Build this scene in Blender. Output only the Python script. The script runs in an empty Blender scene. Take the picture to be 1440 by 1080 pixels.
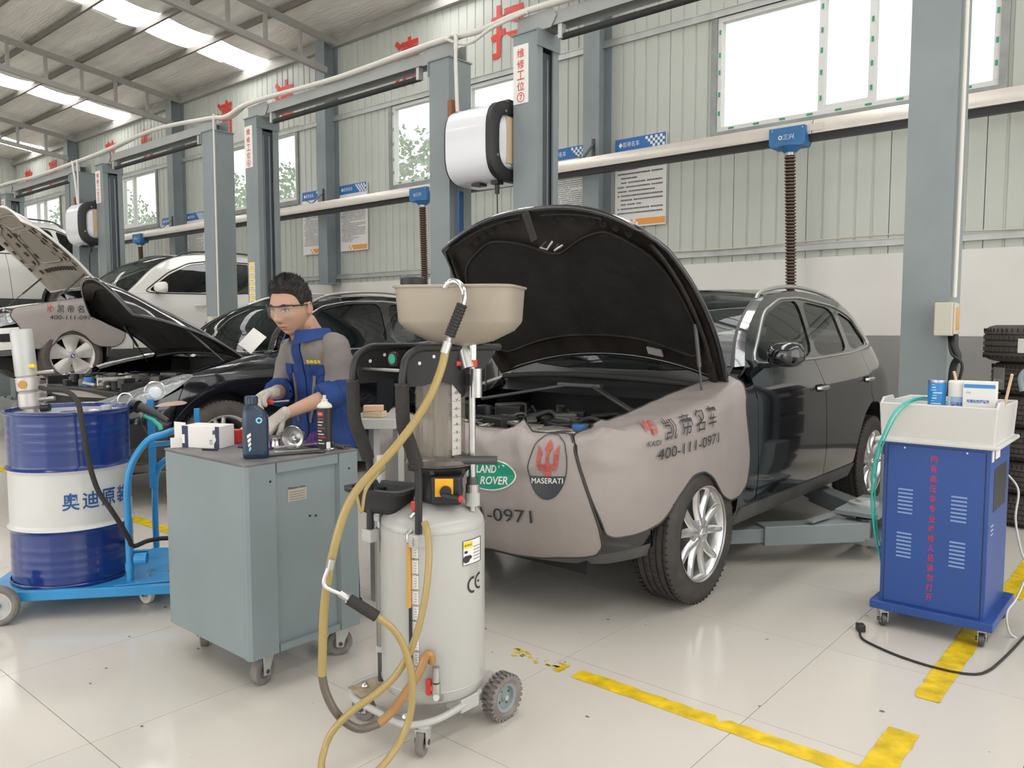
import bpy, bmesh, math, random
from math import sin, cos, pi, radians, sqrt, atan2, hypot, floor, exp
from mathutils import Vector, Matrix
from mathutils.geometry import delaunay_2d_cdt
random.seed(7)
SC = bpy.context.scene
COL = SC.collection
# ------------------------------------------------------------------ camera, world, lights, exposure
cam_d = bpy.data.cameras.new('camera'); cam = bpy.data.objects.new('camera', cam_d); COL.objects.link(cam)
cam_d.sensor_fit = 'HORIZONTAL'; cam_d.sensor_width = 36.0; cam_d.lens = 36.0*1118/1440
cam_d.clip_start = 0.05; cam_d.clip_end = 300
cam.location = (0, 0, 1.45); cam.rotation_euler = (radians(90-4.246), 0, radians(40.574))
SC.camera = cam
SC.view_settings.view_transform = 'Standard'; SC.view_settings.look = 'None'
SC.view_settings.gamma = 1.0; SC.view_settings.use_curve_mapping = False
SC.view_settings.exposure = -0.14
W = bpy.data.worlds.new('sky'); SC.world = W; W.use_nodes = True
bg = W.node_tree.nodes['Background']; bg.inputs[0].default_value = (1.0, 0.985, 0.955, 1); bg.inputs[1].default_value = 1.65
SKYLIGHT_STRENGTH = 9.0
# daylight of the open yard doors behind the photographer, and one area lamp at the right
def area(name, loc, rot, sx, sy, power, col=(1, 1, 1)):
    l = bpy.data.lights.new(name, 'AREA'); l.shape = 'RECTANGLE'; l.size = sx; l.size_y = sy; l.energy = power; l.color = col
    o = bpy.data.objects.new(name, l); COL.objects.link(o); o.location = loc; o.rotation_euler = rot
    return o
area('door_daylight', (-6, -9.5, 2.6), (radians(90), 0, 0), 14, 4.4, 420, (1.0, 0.99, 0.97))
area('side_area_lamp', (4.6, 2.0, 2.6), (radians(90), 0, radians(90)), 8, 4.0, 150, (1.0, 0.99, 0.97))  # rectangular lamp right of the camera, shining across the bays

# ------------------------------------------------------------------ materials
MATS = {}
def mat(name, col=(0.5, 0.5, 0.5), rough=0.5, metal=0.0, coat=0.0, var=0.0, vscale=3.0, bump=0.0, bscale=40.0, emit=0.0, spec=0.5, alpha=1.0, trans=0.0, ior=1.45, stretch=None):
    if name in MATS: return MATS[name]
    m = bpy.data.materials.new(name); m.use_nodes = True; nt = m.node_tree; b = nt.nodes['Principled BSDF']
    c = (col[0], col[1], col[2], 1)
    b.inputs['Base Color'].default_value = c; b.inputs['Roughness'].default_value = rough; b.inputs['Metallic'].default_value = metal
    b.inputs['Coat Weight'].default_value = coat; b.inputs['Coat Roughness'].default_value = 0.04
    b.inputs['Specular IOR Level'].default_value = spec; b.inputs['IOR'].default_value = ior
    b.inputs['Alpha'].default_value = alpha; b.inputs['Transmission Weight'].default_value = trans
    if emit > 0:
        b.inputs['Emission Color'].default_value = c; b.inputs['Emission Strength'].default_value = emit
    if var > 0 or bump > 0:
        tc = nt.nodes.new('ShaderNodeTexCoord'); src = tc.outputs['Object']
        if stretch:
            mp = nt.nodes.new('ShaderNodeMapping'); mp.inputs['Scale'].default_value = stretch
            nt.links.new(src, mp.inputs[0]); src = mp.outputs[0]
    if var > 0:
        n = nt.nodes.new('ShaderNodeTexNoise'); n.inputs['Scale'].default_value = vscale; n.inputs['Detail'].default_value = 6
        nt.links.new(src, n.inputs['Vector'])
        r = nt.nodes.new('ShaderNodeValToRGB')
        r.color_ramp.elements[0].position = 0.3; r.color_ramp.elements[1].position = 0.72
        r.color_ramp.elements[0].color = (max(0, col[0]*(1-var)), max(0, col[1]*(1-var)), max(0, col[2]*(1-var)), 1)
        r.color_ramp.elements[1].color = (min(1, col[0]*(1+var*0.6)), min(1, col[1]*(1+var*0.6)), min(1, col[2]*(1+var*0.6)), 1)
        nt.links.new(n.outputs['Fac'], r.inputs['Fac']); nt.links.new(r.outputs['Color'], b.inputs['Base Color'])
    if bump > 0:
        n2 = nt.nodes.new('ShaderNodeTexNoise'); n2.inputs['Scale'].default_value = bscale; n2.inputs['Detail'].default_value = 4
        nt.links.new(src, n2.inputs['Vector'])
        bp = nt.nodes.new('ShaderNodeBump'); bp.inputs['Strength'].default_value = bump; bp.inputs['Distance'].default_value = 0.02
        nt.links.new(n2.outputs['Fac'], bp.inputs['Height']); nt.links.new(bp.outputs['Normal'], b.inputs['Normal'])
    MATS[name] = m
    return m
def glassy(name, col, alpha_mix, rough=0.02, haze=None):
    """thin sheet: part see-through, part glossy or hazy"""
    if name in MATS: return MATS[name]
    m = bpy.data.materials.new(name); m.use_nodes = True; nt = m.node_tree
    nt.nodes.clear()
    out = nt.nodes.new('ShaderNodeOutputMaterial'); mix = nt.nodes.new('ShaderNodeMixShader')
    tr = nt.nodes.new('ShaderNodeBsdfTransparent'); tr.inputs[0].default_value = (col[0], col[1], col[2], 1)
    pr = nt.nodes.new('ShaderNodeBsdfPrincipled'); pr.inputs['Roughness'].default_value = rough
    pr.inputs['Base Color'].default_value = ((haze or (0.02, 0.02, 0.02))[0], (haze or (0.02, 0.02, 0.02))[1], (haze or (0.02, 0.02, 0.02))[2], 1)
    pr.inputs['Coat Weight'].default_value = 0.6
    mix.inputs[0].default_value = alpha_mix
    nt.links.new(tr.outputs[0], mix.inputs[1]); nt.links.new(pr.outputs[0], mix.inputs[2]); nt.links.new(mix.outputs[0], out.inputs[0])
    MATS[name] = m
    return m

M = dict(
 white_paint=mat('white wall paint', (0.70, 0.685, 0.645), 0.6, var=0.06, vscale=1.2),
 grey_paint=mat('grey wall paint', (0.27, 0.265, 0.25), 0.6, var=0.08, vscale=1.5),
 sheet=mat('grey green wall sheet', (0.505, 0.525, 0.475), 0.38, var=0.07, vscale=1.4, stretch=(1, 1, 0.25)),
 steel_paint=mat('blue grey steel paint', (0.235, 0.275, 0.285), 0.42, var=0.12, vscale=2.0),
 lift_paint=mat('lift post paint', (0.225, 0.26, 0.265), 0.40, var=0.10, vscale=2.2),
 lift_dark=mat('lift inner dark', (0.075, 0.085, 0.10), 0.5, var=0.2),
 galv=mat('galvanised channel', (0.50, 0.51, 0.49), 0.45, 0.35, var=0.12, vscale=6),
 roof_steel=mat('roof steel', (0.36, 0.35, 0.325), 0.5, 0.1, var=0.08),
 beam_paint=mat('pale beam paint', (0.33, 0.345, 0.335), 0.45, var=0.1),
 purlin=mat('purlin brown grey', (0.19, 0.175, 0.155), 0.55, 0.1, var=0.1),
 foil=mat('roof insulation foil', (0.86, 0.825, 0.775), 0.38, 0.25, var=0.13, vscale=2.2, bump=0.8, bscale=9, stretch=(0.35, 3.2, 1)),
 skylight=mat('skylight sheet', (1, 1, 1), 0.5, emit=SKYLIGHT_STRENGTH),
 pvc=mat('white window frame', (0.66, 0.66, 0.64), 0.4),
 flash=mat('window flashing', (0.30, 0.31, 0.30), 0.4, 0.4, var=0.2, vscale=5),
 cream=mat('cream rail aluminium', (0.62, 0.58, 0.52), 0.35, 0.25, var=0.06, vscale=5),
 black=mat('black plastic', (0.018, 0.018, 0.019), 0.42),
 rubber=mat('black rubber', (0.028, 0.026, 0.025), 0.75, bump=0.3, bscale=120),
 tyre=mat('tyre rubber', (0.050, 0.045, 0.041), 0.7, var=0.3, vscale=14),
 tyre_brown=mat('dusty tyre rubber', (0.085, 0.072, 0.064), 0.75, var=0.25, vscale=8),
 tread=mat('tyre tread', (0.085, 0.075, 0.068), 0.8, var=0.3, vscale=30),
 alloy=mat('silver alloy', (0.60, 0.60, 0.59), 0.28, 0.85),
 alloy_dull=mat('painted alloy', (0.55, 0.53, 0.50), 0.4, 0.4),
 chrome=mat('chrome', (0.75, 0.75, 0.75), 0.12, 1.0),
 steel=mat('bare steel', (0.50, 0.50, 0.49), 0.3, 0.9, var=0.15, vscale=20),
 dark_steel=mat('dark steel', (0.10, 0.10, 0.10), 0.4, 0.6, var=0.2),
 car_black=mat('black car paint', (0.006, 0.0065, 0.009), 0.12, 0.0, coat=1.0),
 car_black2=mat('black car paint two', (0.0055, 0.006, 0.009), 0.12, 0.0, coat=1.0),
 car_white=mat('white car paint', (0.66, 0.65, 0.61), 0.25, coat=0.8),
 cladding=mat('grey sill cladding', (0.10, 0.10, 0.095), 0.55, var=0.35, vscale=4),
 clad_white=mat('dark sill cladding', (0.06, 0.06, 0.058), 0.6),
 under=mat('underbody', (0.012, 0.012, 0.012), 0.8),
 bay=mat('engine bay dark', (0.016, 0.016, 0.016), 0.55, var=0.5, vscale=9),
 bay_grey=mat('engine parts grey', (0.12, 0.115, 0.105), 0.5, 0.3, var=0.5, vscale=14),
 bay_alu=mat('engine parts aluminium', (0.40, 0.38, 0.34), 0.4, 0.6, var=0.4, vscale=16),
 hood_liner=mat('hood liner felt', (0.013, 0.012, 0.0115), 0.75, var=0.5, vscale=5, bump=0.4, bscale=12),
 hood_inner=mat('hood inner metal', (0.026, 0.021, 0.018), 0.5, var=0.6, vscale=6),
 hood_beige=mat('hood inner beige', (0.36, 0.325, 0.275), 0.45, var=0.15, vscale=5),
 hood_beige_dk=mat('hood pocket dark', (0.06, 0.05, 0.04), 0.8),
 cover=mat('grey leatherette fender cover', (0.295, 0.262, 0.245), 0.42, var=0.06, vscale=3, bump=0.25, bscale=9),
 piping=mat('cover piping', (0.04, 0.037, 0.035), 0.6),
 print_black=mat('print black', (0.03, 0.03, 0.032), 0.5),
 print_red=mat('print red', (0.42, 0.075, 0.06), 0.5),
 sign_red=mat('sign red', (0.62, 0.05, 0.035), 0.5),
 print_white=mat('print white', (0.78, 0.78, 0.76), 0.5),
 print_green=mat('print green', (0.02, 0.30, 0.18), 0.4),
 print_blue=mat('print blue', (0.03, 0.15, 0.42), 0.45),
 orange=mat('orange print', (0.80, 0.32, 0.06), 0.5),
 paper=mat('paper white', (0.74, 0.73, 0.70), 0.6),
 yellow=mat('yellow', (0.80, 0.62, 0.03), 0.5),
 blue_drum=mat('blue drum enamel', (0.010, 0.032, 0.175), 0.22, coat=0.5, var=0.12, vscale=5),
 white_drum=mat('white drum enamel', (0.62, 0.62, 0.60), 0.3, coat=0.3, var=0.06, vscale=5),
 trolley_blue=mat('light blue trolley paint', (0.03, 0.27, 0.58), 0.35, coat=0.3, var=0.10, vscale=8),
 cart_blue=mat('cleaner cart blue', (0.018, 0.064, 0.26), 0.38, var=0.06, vscale=5),
 cab_grey=mat('grey green tool cabinet', (0.215, 0.262, 0.272), 0.36, var=0.08, vscale=3),
 cab_top=mat('dirty cabinet top', (0.16, 0.155, 0.155), 0.6, var=0.3, vscale=8),
 tank_grey=mat('light grey tank paint', (0.44, 0.44, 0.415), 0.3, coat=0.2, var=0.04, vscale=4),
 beige=mat('beige funnel plastic', (0.35, 0.305, 0.245), 0.35, var=0.05, vscale=3),
 hose_amber=mat('amber oil hose', (0.35, 0.255, 0.09), 0.3, coat=0.3),
 hose_dark=mat('oil filled hose', (0.12, 0.10, 0.075), 0.3, coat=0.3),
 hose_oil=mat('brown oil hose', (0.36, 0.19, 0.06), 0.3, coat=0.3),
 acrylic=glassy('clear acrylic', (0.92, 0.90, 0.87), 0.22, 0.06, (0.40, 0.37, 0.33)),
 glass_dark=glassy('tinted car glass', (0.18, 0.21, 0.21), 0.6, 0.01, (0.010, 0.013, 0.014)),
 glass_clear=glassy('windscreen glass', (0.80, 0.86, 0.84), 0.22, 0.01, (0.05, 0.06, 0.06)),
 glass_win=glassy('window pane', (0.97, 1.0, 0.99), 0.24, 0.05, (0.88, 0.92, 0.90)),
 glass_lamp=glassy('headlamp lens', (0.9, 0.93, 0.94), 0.38, 0.03, (0.50, 0.52, 0.52)),
 lamp_house=mat('pale lamp housing', (0.42, 0.44, 0.44), 0.25, 0.5, var=0.4, vscale=18),
 mirror=mat('lamp reflector', (0.75, 0.76, 0.78), 0.12, 1.0),
 reel_white=mat('white reel shell', (0.74, 0.74, 0.78), 0.22, coat=0.5),
 red=mat('red plastic', (0.60, 0.05, 0.03), 0.4),
 skin=mat('skin', (0.47, 0.275, 0.19), 0.5),
 lip=mat('lip', (0.42, 0.17, 0.14), 0.5),
 hair=mat('black hair', (0.018, 0.015, 0.014), 0.55, bump=0.8, bscale=140, stretch=(1, 1, 0.2)),
 work_blue=mat('blue work cloth', (0.010, 0.042, 0.175), 0.75, var=0.22, vscale=9, bump=0.5, bscale=16),
 work_grey=mat('grey work cloth', (0.185, 0.165, 0.155), 0.75, var=0.12, vscale=9, bump=0.4, bscale=16),
 glove=mat('dirty white glove', (0.47, 0.43, 0.38), 0.85, var=0.25, vscale=18, bump=0.5, bscale=60),
 navy=mat('dark blue bottle', (0.015, 0.035, 0.068), 0.3, coat=0.3),
 cyan=mat('cyan print', (0.25, 0.62, 0.82), 0.4),
 cream_white=mat('cream cap', (0.68, 0.66, 0.58), 0.5),
 white_plastic=mat('white plastic tray', (0.56, 0.55, 0.525), 0.4, var=0.03),
 purple=mat('purple rag', (0.09, 0.035, 0.16), 0.9, var=0.3, vscale=20),
 green_tool=mat('green blow gun grip', (0.05, 0.42, 0.28), 0.4),
 teal=mat('teal hose', (0.03, 0.42, 0.36), 0.35),
 wood=mat('light wood', (0.62, 0.47, 0.30), 0.6),
 card=mat('cardboard', (0.45, 0.30, 0.18), 0.8),
 caster_grey=mat('worn caster rubber', (0.20, 0.185, 0.17), 0.7, var=0.3, vscale=20),
 bark=mat('bark', (0.10, 0.07, 0.05), 0.9),
 seat_leather=mat('seat leather', (0.05, 0.048, 0.045), 0.6),
 box_beige=mat('beige switch box', (0.52, 0.50, 0.41), 0.45),
 amber=mat('amber lamp', (0.65, 0.30, 0.03), 0.3),
)
M['tank_sleeve'] = mat('dull grey tube', (0.24, 0.235, 0.215), 0.4, 0.3)
M['leaf'] = mat('tree leaves', (0.16, 0.33, 0.09), 0.6, var=0.5, vscale=2.0)
M['leaf2'] = mat('tree leaves pale', (0.25, 0.42, 0.16), 0.6, var=0.4, vscale=2.0)

# ------------------------------------------------------------------ mesh builder
class MB:
    def __init__(s): s.v = []; s.f = []; s.mi = []; s.cur = 0
    def add(s, vs, fs):
        b = len(s.v); s.v += [tuple(p) for p in vs]; s.f += [tuple(b+i for i in f) for f in fs]; s.mi += [s.cur]*len(fs); return s
    def box(s, c, d, rz=0.0, m=None):
        x, y, z = d[0]/2, d[1]/2, d[2]/2
        vs = [Vector((a, b, cc)) for cc in (-z, z) for a, b in ((-x, -y), (x, -y), (x, y), (-x, y))]
        if m is None: m = Matrix.Translation(c) @ Matrix.Rotation(rz, 4, 'Z')
        else: m = Matrix.Translation(c) @ m
        return s.add([m @ p for p in vs], [(0, 3, 2, 1), (4, 5, 6, 7), (0, 1, 5, 4), (1, 2, 6, 5), (2, 3, 7, 6), (3, 0, 4, 7)])
    def bb(s, x0, x1, y0, y1, z0, z1): return s.box(((x0+x1)/2, (y0+y1)/2, (z0+z1)/2), (abs(x1-x0), abs(y1-y0), abs(z1-z0)))
    def bar(s, a, b, w, h, up=(0, 0, 1)):
        a = Vector(a); b = Vector(b); d = (b-a).normalized(); u = Vector(up)
        if abs(d.dot(u)) > 0.99: u = Vector((0, 1, 0))
        r = d.cross(u).normalized(); u = r.cross(d)
        vs = [p + r*(i*w/2) + u*(j*h/2) for p in (a, b) for i, j in ((-1, -1), (1, -1), (1, 1), (-1, 1))]
        return s.add(vs, [(0, 3, 2, 1), (4, 5, 6, 7), (0, 1, 5, 4), (1, 2, 6, 5), (2, 3, 7, 6), (3, 0, 4, 7)])
    def cyl(s, a, b, r, n=16, r2=None, cap=True):
        a = Vector(a); b = Vector(b); r2 = r if r2 is None else r2
        d = (b-a).normalized(); u = Vector((0, 0, 1)) if abs(d.z) < 0.9 else Vector((1, 0, 0))
        x = d.cross(u).normalized(); y = d.cross(x)
        vs = [a+(x*cos(t)+y*sin(t))*r for t in [2*pi*i/n for i in range(n)]] + [b+(x*cos(t)+y*sin(t))*r2 for t in [2*pi*i/n for i in range(n)]]
        fs = [(i, i+n, (i+1) % n+n, (i+1) % n) for i in range(n)]
        if cap: fs += [tuple(range(n)), tuple(range(2*n-1, n-1, -1))]
        return s.add(vs, fs)
    def tube(s, pts, r, n=8, cap=True, closed=False):
        P = [Vector(p) for p in pts]; m = len(P); rs = r if isinstance(r, (list, tuple)) else [r]*m
        T = []
        for i in range(m):
            a = P[(i-1) % m] if (closed or i > 0) else P[0]; b = P[(i+1) % m] if (closed or i < m-1) else P[-1]
            t = (b-a); T.append(t.normalized() if t.length > 1e-9 else Vector((0, 0, 1)))
        u = Vector((0, 0, 1)) if abs(T[0].z) < 0.9 else Vector((1, 0, 0))
        x = T[0].cross(u).normalized(); vs = []
        for i in range(m):
            x = (x - T[i]*x.dot(T[i])); x = x.normalized() if x.length > 1e-6 else T[i].orthogonal().normalized()
            y = T[i].cross(x)
            vs += [P[i]+(x*cos(2*pi*k/n)+y*sin(2*pi*k/n))*rs[i] for k in range(n)]
        fs = []
        for i in range(m if closed else m-1):
            j = (i+1) % m
            fs += [(i*n+k, i*n+(k+1) % n, j*n+(k+1) % n, j*n+k) for k in range(n)]
        if cap and not closed: fs += [tuple(range(n-1, -1, -1)), tuple((m-1)*n+k for k in range(n))]
        return s.add(vs, fs)
    def lathe(s, prof, o=(0, 0, 0), ax='Z', n=32, close=False, sc=(1, 1)):
        """prof: list of (r, h)"""
        vs = []
        for r, h in prof:
            for k in range(n):
                t = 2*pi*k/n; a, b = r*cos(t)*sc[0], r*sin(t)*sc[1]
                p = (a, b, h) if ax == 'Z' else ((h, a, b) if ax == 'X' else (b, h, a))
                vs.append((p[0]+o[0], p[1]+o[1], p[2]+o[2]))
        m = len(prof); fs = []
        for i in range(m if close else m-1):
            j = (i+1) % m
            fs += [(i*n+k, i*n+(k+1) % n, j*n+(k+1) % n, j*n+k) for k in range(n)]
        return s.add(vs, fs)
    def grid(s, fn, nu, nv, u0=0, u1=1, v0=0, v1=1):
        vs = [fn(u0+(u1-u0)*i/nu, v0+(v1-v0)*j/nv) for i in range(nu+1) for j in range(nv+1)]
        return s.add(vs, [(i*(nv+1)+j, (i+1)*(nv+1)+j, (i+1)*(nv+1)+j+1, i*(nv+1)+j+1) for i in range(nu) for j in range(nv)])
    def prism(s, poly, d, fn=None):
        """poly in 2D extruded 0..d; fn maps (a,b,c)"""
        fn = fn or (lambda a, b, c: (a, b, c)); n = len(poly)
        vs = [fn(a, b, 0) for a, b in poly]+[fn(a, b, d) for a, b in poly]
        return s.add(vs, [tuple(range(n)), tuple(range(2*n-1, n-1, -1))]+[(i, i+n, (i+1) % n+n, (i+1) % n) for i in range(n)])
    def sphere(s, c, r, nu=12, nv=8, sc=(1, 1, 1)):
        return s.lathe([(max(1e-4, r*sin(pi*j/nv)), -r*cos(pi*j/nv)) for j in range(nv+1)], (0, 0, 0), 'Z', nu)._post(len(s.v)-nu*(nv+1), c, sc)
    def _post(s, k, c, sc):
        for i in range(k, len(s.v)):
            p = s.v[i]; s.v[i] = (p[0]*sc[0]+c[0], p[1]*sc[1]+c[1], p[2]*sc[2]+c[2])
        return s
    def xf(s, m, k=0):
        for i in range(k, len(s.v)): s.v[i] = tuple(m @ Vector(s.v[i]))
        return s
    def build(s, name, m=None, parent=None, smooth=None, bevel=0, seg=2, loc=None, ang=40):
        me = bpy.data.meshes.new(name); me.from_pydata(s.v, [], s.f)
        ms = m if isinstance(m, (list, tuple)) else [m]
        for x in ms: me.materials.append(M[x] if isinstance(x, str) else x)
        if len(ms) > 1: me.polygons.foreach_set('material_index', s.mi)
        me.validate(); bm = bmesh.new(); bm.from_mesh(me); bmesh.ops.recalc_face_normals(bm, faces=bm.faces); bm.to_mesh(me); bm.free()
        if smooth is not None and smooth is not False:
            me.shade_smooth()
            try: me.set_sharp_from_angle(angle=radians(ang if smooth is True else smooth))
            except Exception: pass
        o = bpy.data.objects.new(name, me); COL.objects.link(o)
        if parent is not None: o.parent = parent
        if loc is not None: o.location = loc
        if bevel:
            b = o.modifiers.new('bevel', 'BEVEL'); b.width = bevel; b.segments = seg; b.limit_method = 'ANGLE'; b.angle_limit = radians(35)
        return o
def tag(o, label=None, cat=None, group=None, kind=None):
    if label: o['label'] = label
    if cat: o['category'] = cat
    if group: o['group'] = group
    if kind: o['kind'] = kind
    return o
def thing(name, label, cat, loc=(0, 0, 0), rz=0, group=None):
    o = bpy.data.objects.new(name, None); COL.objects.link(o); o.location = loc; o.rotation_euler = (0, 0, rz); o.empty_display_size = 0.1
    return tag(o, label, cat, group)
def struct(o): o['kind'] = 'structure'; return o
KIDS = {}
def copy_tree(o, parent=None, loc=None, rz=None, label=None, group=None):
    c = o.copy(); COL.objects.link(c); c.parent = parent
    if loc is not None: c.location = loc
    if rz is not None: c.rotation_euler = (0, 0, rz)
    if label: c['label'] = label
    if group: c['group'] = group
    for ch in [x for x in COL.objects if x.parent == o]: copy_tree(ch, c)
    return c
def smooth_path(ctrl, n=8, closed=False):
    """Catmull-Rom"""
    P = [Vector(p) for p in ctrl]; m = len(P); out = []
    for i in range(m if closed else m-1):
        p0 = P[(i-1) % m] if (closed or i > 0) else P[0]; p1 = P[i]; p2 = P[(i+1) % m]; p3 = P[(i+2) % m] if (closed or i < m-2) else P[-1]
        for k in range(n):
            t = k/n
            out.append(0.5*((2*p1)+(p2-p0)*t+(2*p0-5*p1+4*p2-p3)*t*t+(3*p1-p0-3*p2+p3)*t**3))
    if not closed: out.append(P[-1])
    return out
def interp(tab, x):
    if x <= tab[0][0]: return tab[0][1]
    for i in range(len(tab)-1):
        a, b = tab[i], tab[i+1]
        if x <= b[0]:
            h = b[0]-a[0]; t = (x-a[0])/h
            ma = (b[1]-a[1])/h if i == 0 else ((b[1]-tab[i-1][1])/(b[0]-tab[i-1][0]))
            mb = (b[1]-a[1])/h if i == len(tab)-2 else ((tab[i+2][1]-a[1])/(tab[i+2][0]-a[0]))
            t2, t3 = t*t, t*t*t
            return (2*t3-3*t2+1)*a[1]+(t3-2*t2+t)*h*ma+(-2*t3+3*t2)*b[1]+(t3-t2)*h*mb
    return tab[-1][1]
# ------------------------------------------------------------------ text as mesh
_txt = {}
def text_mesh(body, size=1.0, bold=0.0, shear=0.0, sx=1.0):
    key = (body, size, bold, shear, sx)
    if key in _txt: return _txt[key]
    cu = bpy.data.curves.new('lettering', 'FONT'); cu.body = body; cu.size = size; cu.offset = bold; cu.shear = shear
    cu.align_x = 'CENTER'; cu.align_y = 'CENTER'; cu.resolution_u = 3
    o = bpy.data.objects.new('lettering', cu); COL.objects.link(o)
    bpy.context.view_layer.update()
    me = bpy.data.meshes.new_from_object(o.evaluated_get(bpy.context.evaluated_depsgraph_get()))
    vs = [(v.co.x*sx, v.co.y) for v in me.vertices]; fs = [tuple(p.vertices) for p in me.polygons]
    bpy.data.objects.remove(o); bpy.data.curves.remove(cu); bpy.data.meshes.remove(me)
    _txt[key] = (vs, fs); return vs, fs
def text(name, body, size, m, parent, fn, bold=0.0, shear=0.0, sx=1.0, box=None, sub=0):
    """fn maps 2D text coords to 3D; box=(w,h) rescales the glyphs' bounds"""
    vs, fs = text_mesh(body, size, bold, shear, sx)
    if not vs: return None
    if box:
        x0, x1 = min(v[0] for v in vs), max(v[0] for v in vs); y0, y1 = min(v[1] for v in vs), max(v[1] for v in vs)
        kx = box[0]/max(1e-6, x1-x0); ky = box[1]/max(1e-6, y1-y0)
        vs = [((a-(x0+x1)/2)*kx, (b-(y0+y1)/2)*ky) for a, b in vs]
    if sub:
        bm = bmesh.new(); bv = [bm.verts.new((a, b, 0)) for a, b in vs]
        for f in fs:
            try: bm.faces.new([bv[i] for i in f])
            except ValueError: pass
        bmesh.ops.triangulate(bm, faces=bm.faces)
        for _ in range(4):
            es = [e for e in bm.edges if e.calc_length() > sub]
            if not es: break
            bmesh.ops.subdivide_edges(bm, edges=es, cuts=1); bmesh.ops.triangulate(bm, faces=[f for f in bm.faces if len(f.verts) > 3])
        bm.verts.index_update(); vs = [(v.co.x, v.co.y) for v in bm.verts]; fs = [tuple(v.index for v in f.verts) for f in bm.faces]; bm.free()
    mb = MB(); mb.add([fn(a, b) for a, b in vs], fs)
    me = bpy.data.meshes.new(name); me.from_pydata(mb.v, [], mb.f); me.materials.append(M[m] if isinstance(m, str) else m)
    o = bpy.data.objects.new(name, me); COL.objects.link(o); o.parent = parent
    return o
def plane_fn(o, ux, uy):
    o = Vector(o); ux = Vector(ux); uy = Vector(uy)
    return lambda a, b: o+ux*a+uy*b
# ================================================================== THE BUILDING
WY = 9.0                      # inner face of the long wall
EZ, RK = 6.45, 0.128          # eave height, roof slope
def roof_z(y): return EZ + RK*(WY-y)
WIN = [(-4.47, -1.54, 3.75, 5.08), (-10.33, -7.35, 3.78, 5.08), (-16.05, -13.07, 3.82, 5.12), (-21.75, -18.72, 3.84, 5.12), (-27.5, -24.5, 3.86, 5.12)]
# floor slab and tiles
TS = 0.83
def floor_mat(name, c, r):
    m = mat(name, c, r, var=0.035, vscale=1.1, spec=0.5); return m
tile_m = floor_mat('polished cream tile', (0.585, 0.55, 0.495), 0.13)
fl = MB().bb(-28, 6, -12, 9.2, -0.05, -0.004).build('floor', mat('tile joint', (0.10, 0.09, 0.08), 0.8)); struct(fl)
tm = None; far = MB(); ntile = 0
g = 0.0012
for i in range(-33, 9):
    for j in range(-16, 10):
        x0 = -1.187+i*TS; y0 = 1.07+j*TS
        if x0 < -28.2 or y0+TS > 9.3: continue
        if -11 < x0 < 0.9 and 0.0 < y0 < 7.6 and (-x0) < 3.2+1.25*y0:
            if tm is None:
                bm_ = MB().bb(g, TS-g, g, TS-g, -0.02, 0.0); t0 = bm_.build('tile', tile_m, fl, loc=(x0, y0, 0)); tm = t0.data
            else:
                o = bpy.data.objects.new('tile', tm); COL.objects.link(o); o.parent = fl; o.location = (x0, y0, 0)
            ntile += 1
        else:
            x1 = min(x0+TS, 6); far.bb(x0+g, x1-g, y0+g, y0+TS-g, -0.02, 0.0)
tag(far.build('distant_tiles', tile_m, fl), kind='stuff')

# yellow floor tape, worn at its edges
def ragged(x0, x1, y0, y1, name, label, seed, ends=(1, 1), e=0.012):
    rnd = random.Random(seed); lx = x1-x0; ly = y1-y0; pts = []
    along_x = lx > ly; n = int(max(lx, ly)/0.03)
    a0, a1, b0, b1 = (x0, x1, y0, y1) if along_x else (y0, y1, x0, x1)
    lo = []; hi = []
    for i in range(n+1):
        t = a0+(a1-a0)*i/n
        w = e*(3.2 if rnd.random() < 0.12 else 1)
        if along_x: lo.append((t, b0+rnd.random()*e*0.5)); hi.append((t, b1-rnd.random()*w))
        else: lo.append((b0+rnd.random()*w*0.5, t)); hi.append((b1-rnd.random()*e*0.5, t))
    mb = MB(); zt = 0.0010+0.0003*seed; vs = [(p[0], p[1], zt) for p in lo]+[(p[0], p[1], zt) for p in hi]
    for k, (s, idx) in enumerate(((-1, 0), (1, n))):
        if ends[k]:
            jitter = rnd.random()*0.05
    m = n+1
    mb.add(vs, [(i, i+1, m+i+1, m+i) for i in range(n) if not ((i < 3 and ends[0] and rnd.random() < 0.5) or (i > n-4 and ends[1] and rnd.random() < 0.5))])
    return tag(mb.build(name, tape_m), label, 'floor marking', None)
tape_m = mat('worn yellow floor paint', (0.72, 0.50, 0.012), 0.35, var=0.35, vscale=14)
ragged(-1.98, -0.68, 2.575, 2.668, 'floor_line', 'worn yellow line on the floor running from the oil drainer toward the lower right corner', 1, (1, 0))
ragged(-0.775, -0.665, 2.25, 3.03, 'floor_line', 'short yellow floor stripe crossing the end of the long line', 2)
ragged(-0.775, -0.672, 3.25, 4.35, 'floor_line', 'yellow floor stripe running under the blue cleaning cart', 3)
ragged(-0.74, -0.62, 4.8, 6.1, 'floor_line', 'yellow floor stripe behind the right side of the blue cart', 4)
ragged(-6.9, -5.2, 2.57, 2.67, 'floor_line', 'yellow floor line seen between the blue trolley and the grey cabinet', 5)
ragged(-10.2, -8.6, 2.62, 2.74, 'floor_line', 'yellow floor line at the left edge beside the blue drum', 6)
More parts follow.
